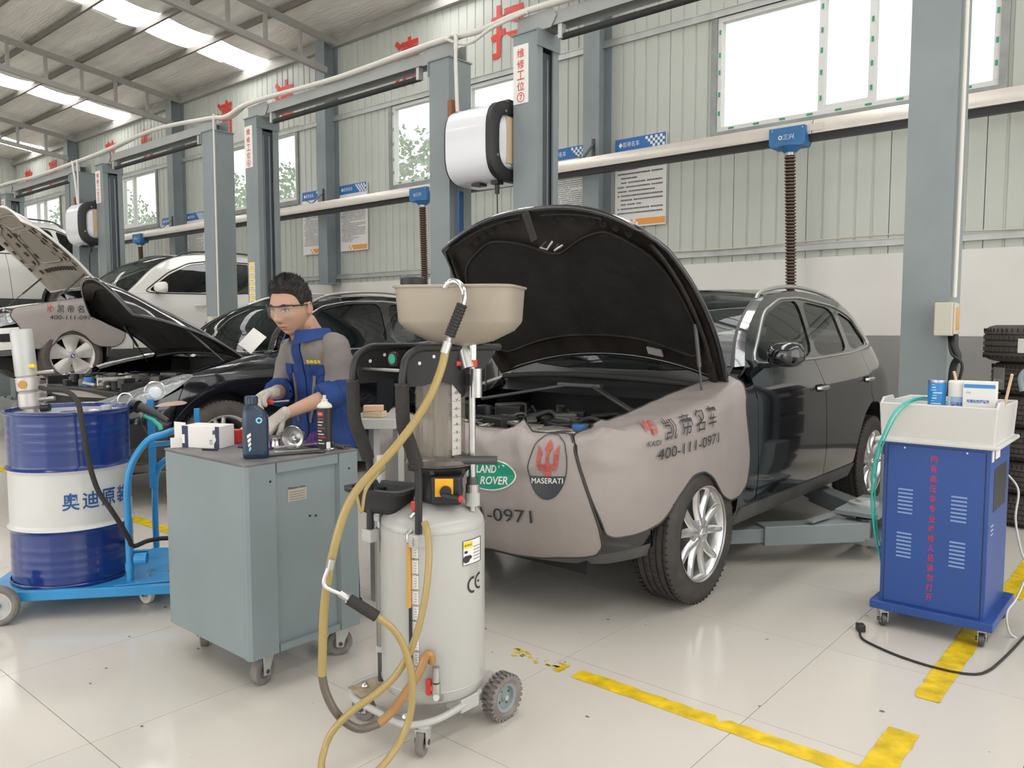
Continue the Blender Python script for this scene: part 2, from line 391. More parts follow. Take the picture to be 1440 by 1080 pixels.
# faint patches of lost tape and small spots of dirt
rnd = random.Random(3); mb = MB()
for k in range(26):
    x = -2.25+rnd.random()*0.3; y = 2.585+rnd.random()*0.07; s = 0.006+rnd.random()*0.016
    mb.add([(x+s*cos(a)*(0.5+rnd.random()), y+s*sin(a)*(0.3+rnd.random()*0.5), 0.0012) for a in (0, 1.2, 2.4, 3.7, 5)], [(0, 1, 2, 3, 4)])
tag(mb.build('paint_flakes', tape_m), 'loose flecks of yellow paint where the floor line has worn away', 'paint flakes', kind='stuff')
mb = MB()
for k in range(90):
    x = -4+rnd.random()*3.8; y = 1.0+rnd.random()*3.8; s = 0.002+rnd.random()**3*0.012
    mb.add([(x+s*cos(a)*(0.6+rnd.random()), y+s*sin(a)*(0.5+rnd.random()*0.5), 0.0012) for a in (0, 1.0, 2.1, 3.1, 4.2, 5.3)], [(0, 1, 2, 3, 4, 5)])
tag(mb.build('floor_dirt', mat('dirt spots', (0.15, 0.13, 0.11), 0.8)), 'small dark specks of dirt scattered over the cream tiles', 'dirt', kind='stuff')

# long wall: ribbed sheets, cut round the windows
wall = MB().bb(-28, 2.6, WY+0.12, WY+0.30, 0, 2.18).build('wall_back', 'white_paint'); struct(wall)
PW = 0.873; JX = -4.239
def sheet_panel(x0, x1):
    ribs = []
    xs = set([x0+0.004, x1-0.004])
    k = 5; w = (x1-x0)/k; prof = {}
    pts = [(x0+0.004, 0.022), (x0+0.004, 0.0), (x0+0.02, 0.0)]
    for i in range(1, k):
        c = x0+w*i; pts += [(c-0.016, 0.0), (c-0.009, 0.014), (c+0.009, 0.014), (c+0.016, 0.0)]
    pts += [(x1-0.02, 0.0), (x1-0.004, 0.0), (x1-0.004, 0.022)]
    ws = [w_ for w_ in WIN if w_[1] > x0 and w_[0] < x1]
    zs = [2.1, EZ+0.06]
    for w_ in ws:
        zs += [w_[2], w_[3]]
        for xe in (w_[0], w_[1]):
            if x0+0.03 < xe < x1-0.03: pts.append((xe, 0.0))
    pts.sort(key=lambda p: p[0]) if ws else None
    zs = sorted(set(zs)); mb = MB()
    for a in range(len(pts)-1):
        for b in range(len(zs)-1):
            xm = (pts[a][0]+pts[a+1][0])/2; zm = (zs[b]+zs[b+1])/2
            if any(w_[0] < xm < w_[1] and w_[2] < zm < w_[3] for w_ in ws): continue
            mb.add([(pts[a][0], WY+pts[a][1], zs[b]), (pts[a+1][0], WY+pts[a+1][1], zs[b]), (pts[a+1][0], WY+pts[a+1][1], zs[b+1]), (pts[a][0], WY+pts[a][1], zs[b+1])], [(0, 1, 2, 3)])
    return mb
for k in range(-28, 8):
    x0 = JX+k*PW
    if x0 < -28.3: continue
    o = sheet_panel(x0, x0+PW).build('wall_sheet', 'sheet', wall)
mb = MB().bb(-28, 2.6, WY+0.10, WY+0.12, 2.0, EZ+0.3)
mbk = MB()
for a, b in zip([-28]+[w[1] for w in reversed(WIN)], [w[0] for w in reversed(WIN)]+[2.6]):
    if b > a: mbk.bb(a, b, WY+0.05, WY+0.11, 2.0, EZ+0.5)
for w in WIN: mbk.bb(w[0], w[1], WY+0.05, WY+0.11, 2.0, w[2]); mbk.bb(w[0], w[1], WY+0.05, WY+0.11, w[3], EZ+0.5)
mbk.build('outer_skin', 'sheet', wall)
# low masonry band: white over grey over a pale base with a ledge
MB().bb(-28, 2.6, WY-0.02, WY+0.13, 1.335, 2.2).build('painted_band', 'white_paint', wall, bevel=0.006)
MB().bb(-28, 2.6, WY-0.018, WY+0.13, 0.0, 1.335).build('dado', 'grey_paint', wall)
b_ = MB().bb(-28, 2.6, WY-0.04, WY-0.02, 0, 0.12).build('baseboard_back', 'grey_paint'); struct(b_)
# girts: horizontal channels on the wall
n = 0
for z0, z1, spans in ((2.28, 2.36, [(-28, 2.6)]), (3.62, 3.70, [(-28, 2.6)]), (5.08, 5.17, [(-28, 2.6)])):
    for a, b in spans:
        n += 1
        mb = MB().bb(a, b, WY-0.035, WY+0.0, z0, z1).bb(a, b, WY-0.045, WY-0.03, z1-0.012, z1).bb(a, b, WY-0.045, WY-0.03, z0, z0+0.012)
        struct(mb.build('trim_%d' % n, 'galv'))
# cable lying on the lower girt
pts = [(-7+0.25*i, WY-0.06, 2.375+0.018*sin(i*0.45)) for i in range(28)]
tag(MB().tube(pts, 0.009, 6).build('wall_cable', mat('pale cable', (0.55, 0.5, 0.42), 0.5)), 'thin pale cable lying along the lowest wall rail behind the black car', 'cable')
# windows
def window(i, w):
    x0, x1, z0, z1 = w
    root = MB()
    fw = 0.055
    root.bb(x0, x1, WY-0.01, WY+0.09, z0, z0+fw).bb(x0, x1, WY-0.01, WY+0.09, z1-fw, z1).bb(x0, x0+fw, WY-0.01, WY+0.09, z0+fw, z1-fw).bb(x1-fw, x1, WY-0.01, WY+0.09, z0+fw, z1-fw)
    fr = struct(root.build('window_%d' % i, 'pvc', None, bevel=0.004))
    fl_ = MB(); t = 0.075
    fl_.bb(x0-t, x1+t, WY-0.03, WY+0.012, z0-t-0.01, z0).bb(x0-t, x1+t, WY-0.03, WY+0.012, z1, z1+t).bb(x0-t, x0, WY-0.03, WY+0.012, z0, z1).bb(x1, x1+t, WY-0.03, WY+0.012, z0, z1)
    fl_.build('window_flashing', 'flash', fr)
    q = (x1-x0)
    ms = [x0+q*0.42, x0+q*0.60]
    for mx in ms: MB().bb(mx-0.035, mx+0.035, WY-0.005, WY+0.075, z0+fw, z1-fw).build('mullion', 'pvc', fr, bevel=0.003)
    # the sliding sash in the middle
    sx0, sx1 = ms[0], ms[1]
    MB().bb(sx0, sx1, WY+0.0, WY+0.03, z0+fw, z0+fw+0.05).bb(sx0, sx1, WY+0.0, WY+0.03, z1-fw-0.05, z1-fw).build('sash', 'pvc', fr)
    es = [x0+fw, ms[0], ms[1], x1-fw]
    for a, b in zip(es, es[1:]):
        MB().bb(a, b, WY+0.045, WY+0.05, z0+fw, z1-fw).build('pane', 'glass_win', fr)
    if i < 3:
        st = MB(); rr = random.Random(i)
        for mx in ms+[x0+0.028, x1-0.028]:
            for k in range(5):
                z = z0+0.15+k*0.24+rr.random()*0.05; st.bb(mx-0.012, mx+0.012, WY-0.0125, WY-0.0105, z, z+0.055)
        for k in range(9):
            x = x0+0.15+k*0.31; st.bb(x, x+0.07, WY-0.0125, WY-0.0105, z0+0.016, z0+0.04)
        st.build('frame_sticker_print', mat('green sticker', (0.04, 0.33, 0.16), 0.5), fr)
    return fr
for i, w in enumerate(WIN): window(i+1, w)
# end wall, far left
ew = MB().bb(-28.25, -28.0, -12, 9.3, 0, 8.2).build('wall_left', 'sheet'); struct(ew)
for k in range(22):
    y0 = 9.0-0.873*(k+1)
    mb = MB()
    for q in range(5): mb.bb(-28.0, -27.985, y0+0.02+0.174*q, y0+0.16+0.174*q, 2.2, roof_z(y0)-0.02)
    mb.build('wall_sheet', 'sheet', ew)
MB().bb(-28.0, -27.97, -12, 9, 1.335, 2.2).build('painted_band', 'white_paint', ew)
MB().bb(-28.0, -27.97, -12, 9, 0, 1.335).build('dado', 'grey_paint', ew)

# wall columns
CXS = [-0.45, -6.1, -11.9, -17.45, -23.2]
for x in CXS:
    mb = MB()
    mb.bb(x-0.125, x+0.125, WY-0.30, WY-0.288, 2.2, EZ-0.02).bb(x-0.125, x+0.125, WY-0.014, WY-0.002, 2.2, EZ-0.02).bb(x-0.007, x+0.007, WY-0.29, WY-0.01, 2.2, EZ-0.02)
    o = mb.build('wall_column', 'steel_paint'); struct(o)
    MB().bb(x-0.16, x+0.16, WY-0.32, WY, 2.18, 2.2).build('base_plate', 'steel_paint', o)
# roof: purlins, foil, skylights, trusses
ceil = MB().add([(-28.3, 9.3, roof_z(9.3)+0.16), (6, 9.3, roof_z(9.3)+0.16), (6, -3, roof_z(-3)+0.16), (-28.3, -3, roof_z(-3)+0.16)], [(0, 1, 2, 3)])
SKX = [(-26.45, -25.55), (-20.85, -19.95), (-14.82, -13.92), (-9.15, -8.25), (-3.5, -2.7), (2.1, 2.9)]
ceil = MB(); xs = [-28.3]+[v for s in SKX for v in s]+[6]
PY_ = [9.0, 7.84, 6.88, 5.96, 5.04, 4.12, 3.20, 2.28, 1.36, 0.44, -0.48, -1.40, -2.32, -3.24, -4.16]
cm = MB()
# foil sheets per purlin bay, sagging a little
foil_root = None
for a in range(0, len(xs)-1):
    for b in range(len(PY_)-1):
        x0, x1 = xs[a], xs[a+1]; y0, y1 = PY_[b], PY_[b+1]
        if a % 2 == 0:
            nx = max(2, int((x1-x0)/0.5)); sag = 0.05
            f = lambda u, v: (x0+(x1-x0)*u, y0+(y1-y0)*v, roof_z(y0+(y1-y0)*v)+0.12-sag*4*v*(1-v)*(0.6+0.4*sin(u*(x1-x0)*2.3+b)) + 0.012*sin((x0+(x1-x0)*u)*9.0))
            cm.grid(f, nx*2, 6)
ceil = struct(cm.build('ceiling', 'foil', None, smooth=True))
for (x0, x1) in SKX:
    for b in range(len(PY_)-1):
        y0, y1 = PY_[b]-0.012, PY_[b+1]+0.012
        MB().add([(x0, y0, roof_z(y0)+0.13), (x1, y0, roof_z(y0)+0.13), (x1, y1, roof_z(y1)+0.13), (x0, y1, roof_z(y1)+0.13)], [(3, 2, 1, 0)]).build('skylight_sheet', 'skylight', ceil)
MB().bb(-28.3, 6, -12, 9.3, 9.2, 9.25).build('roof_deck', 'roof_steel', ceil)
for y in PY_[1:]:
    z = roof_z(y)
    mb = MB().bb(-28.2, 6, y-0.035, y+0.02, z+0.09, z+0.10).bb(-28.2, 6, y-0.035, y-0.027, z+0.012, z+0.09).bb(-28.2, 6, y-0.035, y+0.015, z+0.002, z+0.012)
    mb.build('purlin', 'purlin', ceil)
struct(MB().bb(-28.2, 2.6, WY-0.10, WY-0.01, EZ-0.11, EZ-0.02).build('trim_4', 'roof_steel'))
struct(MB().bb(-28.2, 2.6, WY-0.03, WY+0.05, EZ-0.03, EZ+0.10).build('trim_5', 'roof_steel'))
for x in [-0.45, -6.1, -11.75, -17.35, -23.1]:
    ya, yb = 8.98, -4.2
    dz = -0.06
    top = MB().bar((x, ya, roof_z(ya)+dz), (x, yb, roof_z(yb)+dz), 0.09, 0.10).build('roof_truss', 'roof_steel'); struct(top)
    MB().bar((x, 8.72, roof_z(8.72)-0.60), (x, yb, roof_z(yb)-0.60), 0.09, 0.10).build('bottom_chord', 'roof_steel', top)
    wb = None; y = 8.2
    while y > yb:
        MB().bb(x-0.025, x+0.025, y-0.03, y+0.03, roof_z(y)-0.57, roof_z(y)-0.09).build('web_post', 'roof_steel', top); y -= 0.665
# big red characters on the wall
for ch, x, z in (('扫', -7.80, 5.73), ('清', -9.965, 5.73), ('洁', -13.45, 5.73), ('清', -15.6, 5.73), ('顿', -19.1, 5.73), ('整', -21.1, 5.73), ('理', -24.9, 5.73), ('整', -26.8, 5.73)):
    where = {'扫': 'rightmost of the wall characters, behind the sign post', '洁': 'above the second post pair', '顿': 'above the tilted white hood', '理': 'at the far left end'}.get(ch, '')
    o = text('wall_character', ch, 1.0, 'sign_red', None, plane_fn((x, WY-0.012, z), (1, 0, 0), (0, 0, 1)), bold=0.022, box=(0.62, 0.76))
    if o: o['text_ch'] = ch
    lab = {-7.80: 'big red character painted high on the wall, the rightmost one', -9.965: 'big red character on the wall left of the rightmost one, over a window', -13.45: 'big red character on the wall just right of the third roof column from the right gap', -15.6: 'big red character crossed by the white hose at the middle lift beam', -19.1: 'small looking red character on the wall above the second lift beam', -21.1: 'red character on the wall partly behind the second lift beam bracket', -24.9: 'red character on the wall near the far left end, second from the end', -26.8: 'red character on the wall nearest the far left end wall'}[x]
    lab = {-13.45: 'big red character on the wall between the left columns, cut by a lift beam'}.get(x, lab)
    tag(o, lab, 'wall character')
# posters
def poster(x0, x1, z0, z1, label, seed, dense):
    t = thing('wall_poster', label, 'poster', (x0, WY-0.05, z0), 0, 'printed posters on the ribbed wall')
    w = x1-x0; h = z1-z0
    MB().bb(0, w, 0, 0.03, 0, h).build('board', 'paper', t, bevel=0.004)
    MB().bb(0, w, -0.002, 0.0, h-0.16, h).build('blue_header', 'print_blue', t)
    MB().bb(w*0.32, w, -0.002, 0.0, 0.02, 0.10).build('orange_footer', 'orange', t)
    mb = MB(); s = 0.035
    for i in range(9):
        for j in range(4):
            if (i+j) % 2 == 0 and i > 2-j: mb.bb(w*0.56+i*s, min(w-0.002, w*0.56+i*s+s), -0.0035, -0.002, h-0.155+j*s, h-0.155+j*s+s)
    for i in range(5):
        for j in range(2):
            if (i+j) % 2 == 0: mb.bb(w*0.32-0.02+i*0.04-0.06, w*0.32-0.02+i*0.04-0.02, -0.0035, -0.002, 0.02+j*0.04, 0.06+j*0.04)
    tag(mb.build('checker_print', 'print_white', t), kind='stuff')
    text('header_lettering', '◆凯帝名车', 0.1, 'print_white', t, lambda a, b: Vector((w*0.28+a, -0.004, h-0.08+b)), box=(w*0.42, 0.07))
    r = random.Random(seed); mb = MB(); z = h-0.24; lh = 0.028 if dense else 0.056
    while z > 0.16:
        x = w*0.06+(0.05 if r.random() < 0.4 else 0); end = w*(0.94 if r.random() < 0.75 else 0.3+0.5*r.random())
        while x < end:
            l = 0.008+r.random()*0.008; mb.add([(x, -0.002, z), (x+l, -0.002, z), (x+l, -0.002, z+lh*0.36), (x, -0.002, z+lh*0.36)], [(0, 1, 2, 3)]); x += l+0.006+(0.02 if r.random() < 0.06 else 0)
        z -= lh
    tag(mb.build('text_lines', 'print_black', t), kind='stuff')
poster(-5.88, -5.13, 2.72, 3.86, 'white poster with widely spaced text lines, right of the column above the black hood', 1, False)
poster(-7.05, -6.30, 2.74, 3.88, 'white poster with dense text partly hidden by the black hood, left of the column', 2, True)
poster(-11.72, -10.97, 2.76, 3.92, 'white poster with orange foot right of the column above the mechanic', 3, True)
poster(-12.85, -12.12, 2.76, 3.92, 'white poster partly behind the column left of the mechanic', 4, True)
poster(-17.25, -16.5, 2.76, 3.92, 'far white poster above the roof of the white car, the right one of its pair', 5, True)
poster(-18.4, -17.7, 2.76, 3.92, 'far white poster left of its twin above the white car', 6, True)
# trees outside, seen pale through the windows
def tree(x, y, z, r, seed, label, m='leaf'):
    rr = random.Random(seed); t = thing('tree', label, 'tree', (x, y, 0), 0, 'trees outside the wall windows')
    MB().tube([(0, 0, 0), (0.1, 0, z*0.5), (0, 0.05, z)], [0.16, 0.12, 0.07], 8).build('trunk', 'bark', t)
    mb = MB()
    for k in range(2600):
        a = rr.random()*2*pi; c = rr.random()*2-1; q = r*(0.55+0.45*rr.random()); s = sqrt(1-c*c)
        p = Vector((q*s*cos(a), q*s*sin(a)*0.8, z+q*c*0.9)); d = Vector((rr.gauss(0, 1), rr.gauss(0, 1), rr.gauss(0, 1))).normalized(); e = d.orthogonal().normalized(); l = 0.055+rr.random()*0.05
        mb.add([p-d*l, p+e*l*0.5, p+d*l, p-e*l*0.5], [(0, 1, 2, 3)])
    tag(mb.build('crown', m, t), kind='stuff')
for k, (x, y, z, r, lab) in enumerate([(-13.6, 12.6, 4.0, 2.2, 'leafy tree outside the window left of the white hose reel'), (-11.0, 16.0, 2.6, 1.4, 'small low tree outside the window behind the hose reel'), (-18.6, 12.8, 4.0, 2.0, 'leafy tree outside the window right of the middle lift posts'), (-23.6, 13.4, 4.6, 1.9, 'leafy tree outside the window between the far lift posts'), (-26.5, 13.0, 3.8, 1.6, 'pale tree low in the far left window'), (-31.5, 13.2, 4.6, 2.4, 'leafy tree outside the leftmost window'), (-36.5, 14.5, 4.8, 2.4, 'leafy tree far beyond the leftmost window')]):
    tree(x, y, z, r, 20+k, lab, 'leaf2' if k in (1, 4) else 'leaf')
ground = MB().bb(-60, 20, 9.4, 40, -0.2, -0.05).build('ground', mat('yard concrete', (0.45, 0.44, 0.42), 0.9)); struct(ground)
yard = MB().bb(-60, 30, -40, -12, -0.2, -0.05).build('yard', mat('yard concrete', (0.45, 0.44, 0.42), 0.9)); struct(yard); yard.name = 'ground.001'
# ================================================================== TWO-POST LIFTS
LY0, LY1 = 5.46, 5.76
def arm(root, p0, p1, ext, z0, w=0.13, h=0.12):
    a = Vector((p0[0], p0[1], z0+h/2)); b = Vector((p1[0], p1[1], z0+h/2)); d = (b-a).normalized(); e = b+d*ext
    o = MB().bar(a, b, w, h).build('arm', 'lift_paint', root, bevel=0.006)
    MB().bar(b-d*0.1, e, w*0.72, h*0.72).build('arm_extension', 'lift_paint', o, bevel=0.004)
    q = e-d*0.05
    MB().cyl(q+Vector((0, 0, h*0.3)), q+Vector((0, 0, h*0.3+0.05)), 0.055, 18).build('lifting_pad', 'rubber', o)
    MB().cyl(a+Vector((0, 0, -h*0.62)), a+Vector((0, 0, h*0.62)), 0.05, 16).build('pivot_pin', 'dark_steel', o)
    n = Vector((-d.y, d.x, 0)); s = 1 if n.x > 0 else -1
    return o
def post(root, x0, side, zc, num=None):
    """channel post; side=+1 opens to +X"""
    w = 0.27; x1 = x0+w; H = 3.97
    t = 0.018
    mb = MB(); 
    web = (x0, x0+t) if side > 0 else (x1-t, x1)
    xe = x1 if side > 0 else x0; xw = x0 if side > 0 else x1; s = side
    mb.prism([(xw, LY0), (xe, LY0), (xe, LY0+0.075), (xe-s*t, LY0+0.075), (xe-s*t, LY0+t), (xw+s*t, LY0+t), (xw+s*t, LY1-t), (xe-s*t, LY1-t), (xe-s*t, LY1-0.075), (xe, LY1-0.075), (xe, LY1), (xw, LY1)], H-0.02, lambda a, b, c: (a, b, 0.02+c))
    p = mb.build('post', 'lift_paint', root)
    MB().bb(x0+0.05 if side > 0 else x0+0.04, x1-0.04 if side > 0 else x1-0.05, LY0+0.03, LY1-0.03, 0.05, H-0.15).build('inner_screw_housing', 'lift_dark', p)
    xs = x1-0.055 if side > 0 else x0+0.055
    for yy in (LY0+0.11, LY1-0.11): MB().bb(xs-0.02, xs+0.02, yy-0.008, yy+0.008, 0.05, H-0.2).build('guide_strip', 'lift_paint', p)
    MB().bb(x0-0.10, x1+0.10, LY0-0.12, LY1+0.12, 0.0, 0.02).build('base_plate', 'lift_paint', p, bevel=0.003)
    bo = MB()
    for a in (x0-0.06, x1+0.06):
        for b in (LY0-0.08, LY1+0.08):
            MB().cyl((a, b, 0.02), (a, b, 0.05), 0.016, 6).build('anchor_bolt', 'dark_steel', p)
    # carriage carrying the arms
    c = MB().bb(x0+0.03 if side > 0 else x0-0.10, x1+0.10 if side > 0 else x1-0.03, LY0+0.02, LY1-0.02, zc, zc+0.75 if zc > 0.3 else zc+0.55)
    cc = c.build('carriage', 'lift_paint', p, bevel=0.006)
    # head plate and beam bracket
    MB().bb(x0-0.01, x1+0.01, LY0-0.012, LY1+0.012, H+0.001, H+0.014).build('head_plate', 'lift_paint', p)
    MB().bb(xe+s*0.001, xe+s*0.012, LY0-0.012, LY1+0.012, H-0.13, H).build('head_face', 'lift_paint', p)
    bx0, bx1 = (x0+0.0, x1+0.16) if side > 0 else (x0-0.16, x1)
    for yy in (LY0+0.055, LY1-0.065):
        poly = [(bx0, H+0.014), (bx1-0.06 if side > 0 else bx1, H+0.014), (bx1, H+0.10) if side > 0 else (bx1, H+0.16), (bx1-0.04, H+0.17) if side > 0 else (bx0+0.04, H+0.17), (bx0, H+0.16) if side > 0 else (bx0, H+0.10)]
        MB().prism(poly, 0.008, lambda a, b, c_, yy=yy: (a, yy+c_, b)).build('beam_bracket', 'beam_paint', p)
    return p, cc
LIFTS = [(-4.66, -1.42, '⑦', 0.05), (-9.02, -5.73, '⑥', 0.05), (-13.40, -10.06, '⑤', 0.75), (-17.75, -14.42, '④', 1.5), (-22.1, -18.8, None, 0.05)]
LBL = ['grey two-post lift standing either side of the nearest black car with its hood open', 'grey two-post lift around the second black car behind the mechanic', 'grey two-post lift holding the white car up on the left', 'far grey two-post lift behind the tilted white hood', 'farthest grey two-post lift near the end wall']
LR = []
for i, (xl, xr, num, zc) in enumerate(LIFTS):
    r = thing('two_post_lift', LBL[i], 'car lift', ((xl+xr)/2, 5.6, 0), 0, 'two-post lifts along the row of bays'); LR.append(r)
    r.location = (0, 0, 0)
    pl, cl = post(r, xl, 1, zc); pr, cr = post(r, xr, -1, zc)
    xa, xb = xl+0.20, xr+0.07
    MB().bb(xa, xb, LY0+0.07, LY0+0.078, 4.0, 4.10).bb(xa, xb, LY1-0.078, LY1-0.07, 4.0, 4.10).bb(xa, xb, LY0+0.07, LY1-0.07, 4.10, 4.11).build('overhead_beam', 'beam_paint', r)
    MB().cyl((xl+0.45, LY0+0.12, 3.90), (xr-0.25, LY0+0.12, 3.90), 0.028, 12).build('shutoff_bar', 'rubber', r)
    for xx in (xl+0.45, xr-0.25): MB().bb(xx-0.02, xx+0.02, LY0+0.08, LY0+0.14, 3.88, 4.0).build('bar_hanger', 'galv', r)
    if num:
        s = MB().bb(xl+0.005, xl+0.175, LY0-0.006, LY0-0.001, 3.38, 3.88).build('bay_sign', 'paper', r)
        for k, ch in enumerate('维修工位'+num):
            text('sign_lettering', ch, 0.1, 'sign_red', s, plane_fn((xl+0.09, LY0-0.008, 3.81-0.094*k), (1, 0, 0), (0, 0, 1)), bold=0.001, box=(0.082, 0.078) if k < 4 else (0.085, 0.085))
    za = zc+0.10
    if i == 0:
        arm(r, (-1.50, 5.12), (-1.95, 4.60), 0.35, 0.12); arm(r, (-1.62, 5.50), (-2.08, 5.92), 0.3, 0.14)
        MB().bar((-1.72, 4.78, 0.26), (-1.62, 5.38, 0.27), 0.05, 0.012).build('arm_brace', 'lift_paint', r)
        MB().bb(-1.66, -1.40, 5.05, 5.62, 0.10, 0.14).bb(-1.66, -1.40, 5.05, 5.62, 0.27, 0.30).build('arm_yoke', 'lift_paint', r, bevel=0.004)
        MB().lathe([(0.001, 0.30), (0.09, 0.30), (0.09, 0.315), (0.05, 0.32), (0.05, 0.335), (0.001, 0.335)], (-1.56, 5.30, 0), 'Z', 24).build('arm_gear_cover', 'galv', r)
        arm(r, (-4.30, 5.4), (-3.75, 4.7), 0.3, 0.14); arm(r, (-4.30, 5.7), (-3.8, 6.2), 0.3, 0.14)
    else:
        zz = za if zc > 0.3 else 0.12
        arm(r, (xr-0.08, 5.45), (xr-0.60, 4.75), 0.32, zz); arm(r, (xr-0.08, 5.72), (xr-0.60, 6.45), 0.32, zz)
        arm(r, (xl+0.36, 5.45), (xl+0.86, 4.75), 0.32, zz); arm(r, (xl+0.36, 5.72), (xl+0.86, 6.45), 0.32, zz)
# yellow warning labels down a post
for xx, yy0, lab in ((-8.99, 1.55, 'strip of yellow and white warning labels on the post beside the mechanic'), (-17.72, 1.7, 'strip of warning labels on a far lift post behind the white hood')):
    t = thing('warning_strip', lab, 'label strip', (xx, LY0, yy0))
    for k in range(8):
        MB().bb(0.0, 0.13, -0.004, -0.001, k*0.085, k*0.085+0.08).build('label_sheet', 'paper', t)
        MB().bb(0.005, 0.125, -0.006, -0.004, k*0.085+0.045, k*0.085+0.075).build('yellow_band', 'yellow', t)
        text('warning_lettering', '注意安全', 0.03, 'print_red', t, lambda a, b, k=k: Vector((0.065+a, -0.0065, k*0.085+0.022+b)), box=(0.1, 0.022))
# white hoses laid over the beams
def hose(name, label, ctrl, r, m, n=8, seg=8, cat='hose', group=None):
    return tag(MB().tube(smooth_path(ctrl, seg), r, n).build(name, m, None, smooth=60), label, cat, group)
wh = mat('white air hose', (0.62, 0.60, 0.55), 0.45)
hz = 4.155
top = [(0.3, 5.50, 4.22), (-1.2, 5.52, 4.16), (-3.0, 5.50, 4.14), (-4.5, 5.50, 4.17), (-5.1, 5.50, 4.135), (-5.7, 5.50, 4.16), (-7.2, 5.50, 4.13), (-8.9, 5.50, 4.17), (-9.5, 5.50, 4.10), (-10.0, 5.50, 4.15), (-11.5, 5.50, 4.24), (-13.2, 5.50, 4.17), (-14.2, 5.50, 4.15), (-16, 5.5, 4.13), (-17.6, 5.5, 4.17), (-19, 5.5, 4.15), (-22, 5.5, 4.16)]
hose('air_hose', 'thicker white air line lying along the tops of the lift beams', top, 0.029, wh)
top2 = [(p[0], p[1]+0.07, p[2]+0.02+0.02*sin(i*2.1)) for i, p in enumerate(top)]
hose('air_hose', 'thinner white line running beside the thick one over the lift beams', top2, 0.018, wh)
hose('air_hose', 'loose white hose sagging between the two central lift posts', [(-5.5, 5.46, 4.14), (-5.2, 5.45, 4.03), (-4.9, 5.45, 4.10), (-4.5, 5.45, 4.14)], 0.016, wh)
hose('air_hose', 'white hose dropping beside the left post down to the nearest hose reel', [(-5.45, 5.47, 4.16), (-5.35, 5.44, 4.12), (-5.33, 5.42, 3.9), (-5.30, 5.40, 3.6), (-5.29, 5.40, 3.42)], 0.018, wh)
hose('conduit', 'pale pipe running down the right side of the big right lift post', [(-1.125, 5.50, 4.25), (-1.125, 5.50, 3.0), (-1.125, 5.50, 2.4), (-1.13, 5.50, 1.62)], 0.013, wh)
hose('conduit', 'white pipe down the post left of the mechanic', [(-9.70, 5.43, 4.15), (-9.70, 5.43, 3.2), (-9.70, 5.43, 2.3), (-9.70, 5.43, 1.55)], 0.013, wh)
hose('air_hose', 'far white hose slanting down to the far hose reel', [(-14.25, 5.44, 4.15), (-14.1, 5.42, 3.8), (-13.98, 5.4, 3.42)], 0.018, wh)
hose('air_hose', 'far white hose hanging straight down to the far hose reel', [(-14.05, 5.44, 4.15), (-13.99, 5.42, 3.9), (-13.95, 5.4, 3.42)], 0.014, wh)
hose('conduit', 'thin white pipe down the farthest visible post at the left edge', [(-18.45, 5.43, 4.0), (-18.45, 5.43, 3.0), (-18.45, 5.43, 2.0)], 0.013, wh)
# hose reels
def reel(dx, label):
    t = thing('hose_reel', label, 'hose reel', (dx, 0, 0), 0, 'white hose reels between lift posts')
    yc, zc = 5.52, 3.07; a, b = 0.325, 0.345
    def sec(k, x, off=0.0, p=3.4):
        th = 2*pi*k/40; c, s = cos(th), sin(th)
        return (x, yc+(a-off)*(abs(c)**(2/p))*(1 if c > 0 else -1), zc+(b-off)*(abs(s)**(2/p))*(1 if s > 0 else -1))
    def ring(name, prof, m, par, cap=True):
        mb = MB(); n = 40; vs = [sec(k, x, off) for x, off in prof for k in range(n)]
        fs = [(i*n+k, i*n+(k+1) % n, (i+1)*n+(k+1) % n, (i+1)*n+k) for i in range(len(prof)-1) for k in range(n)]
        if cap: fs += [tuple(range(n)), tuple((len(prof)-1)*n+k for k in range(n))]
        return mb.add(vs, fs).build(name, m, par, smooth=True)
    sh = ring('shell', [(-5.27, 0.03), (-5.25, 0.004), (-5.0, 0.0), (-4.75, 0.0)], 'reel_white', t)
    ring('end_ring', [(-4.75, -0.004), (-4.70, 0.0), (-4.68, 0.03), (-4.68, 0.10), (-4.72, 0.11), (-4.75, 0.11)], 'black', t, False)
    ring('drum_face', [(-4.735, 0.10), (-4.70, 0.13), (-4.69, 0.20)], 'reel_white', t)
    ring('left_gasket', [(-5.275, 0.03), (-5.27, 0.008), (-5.255, 0.006)], 'black', t)
    MB().bb(-4.70, -4.685, 5.40, 5.62, 2.88, 3.28).build('wooden_brace', 'wood', t)
    MB().bb(-5.28, -4.70, 5.44, 5.60, 3.41, 3.44).bb(-5.42, -4.62, 5.66, 5.70, 3.40, 3.47).build('hanger_bracket', 'dark_steel', t)
    MB().bb(-5.42, -5.37, 5.40, 5.46, 3.36, 3.55).build('clamp', mat('rusty steel', (0.25, 0.11, 0.05), 0.7), t)
    MB().bb(-5.05, -4.95, 5.33, 5.43, 2.705, 2.73).build('bottom_vent', 'black', t); MB().bb(-4.83, -4.75, 5.35, 5.43, 2.70, 2.735).build('bottom_vent', 'black', t)
    for k in range(4):
        th = k*pi/2+0.5; MB().cyl((-4.683, yc+0.28*cos(th), zc+0.29*sin(th)), (-4.676, yc+0.28*cos(th), zc+0.29*sin(th)), 0.012, 8).build('screw', 'steel', t)
    MB().cyl((-4.79, 5.39, 2.70), (-4.79, 5.39, 2.62), 0.022, 12).build('cable_gland', 'black', t)
    return t
reel(0, 'large white hose reel hanging between the two central lift posts')
reel(-8.73, 'far white hose reel hanging between the posts left of the white car')
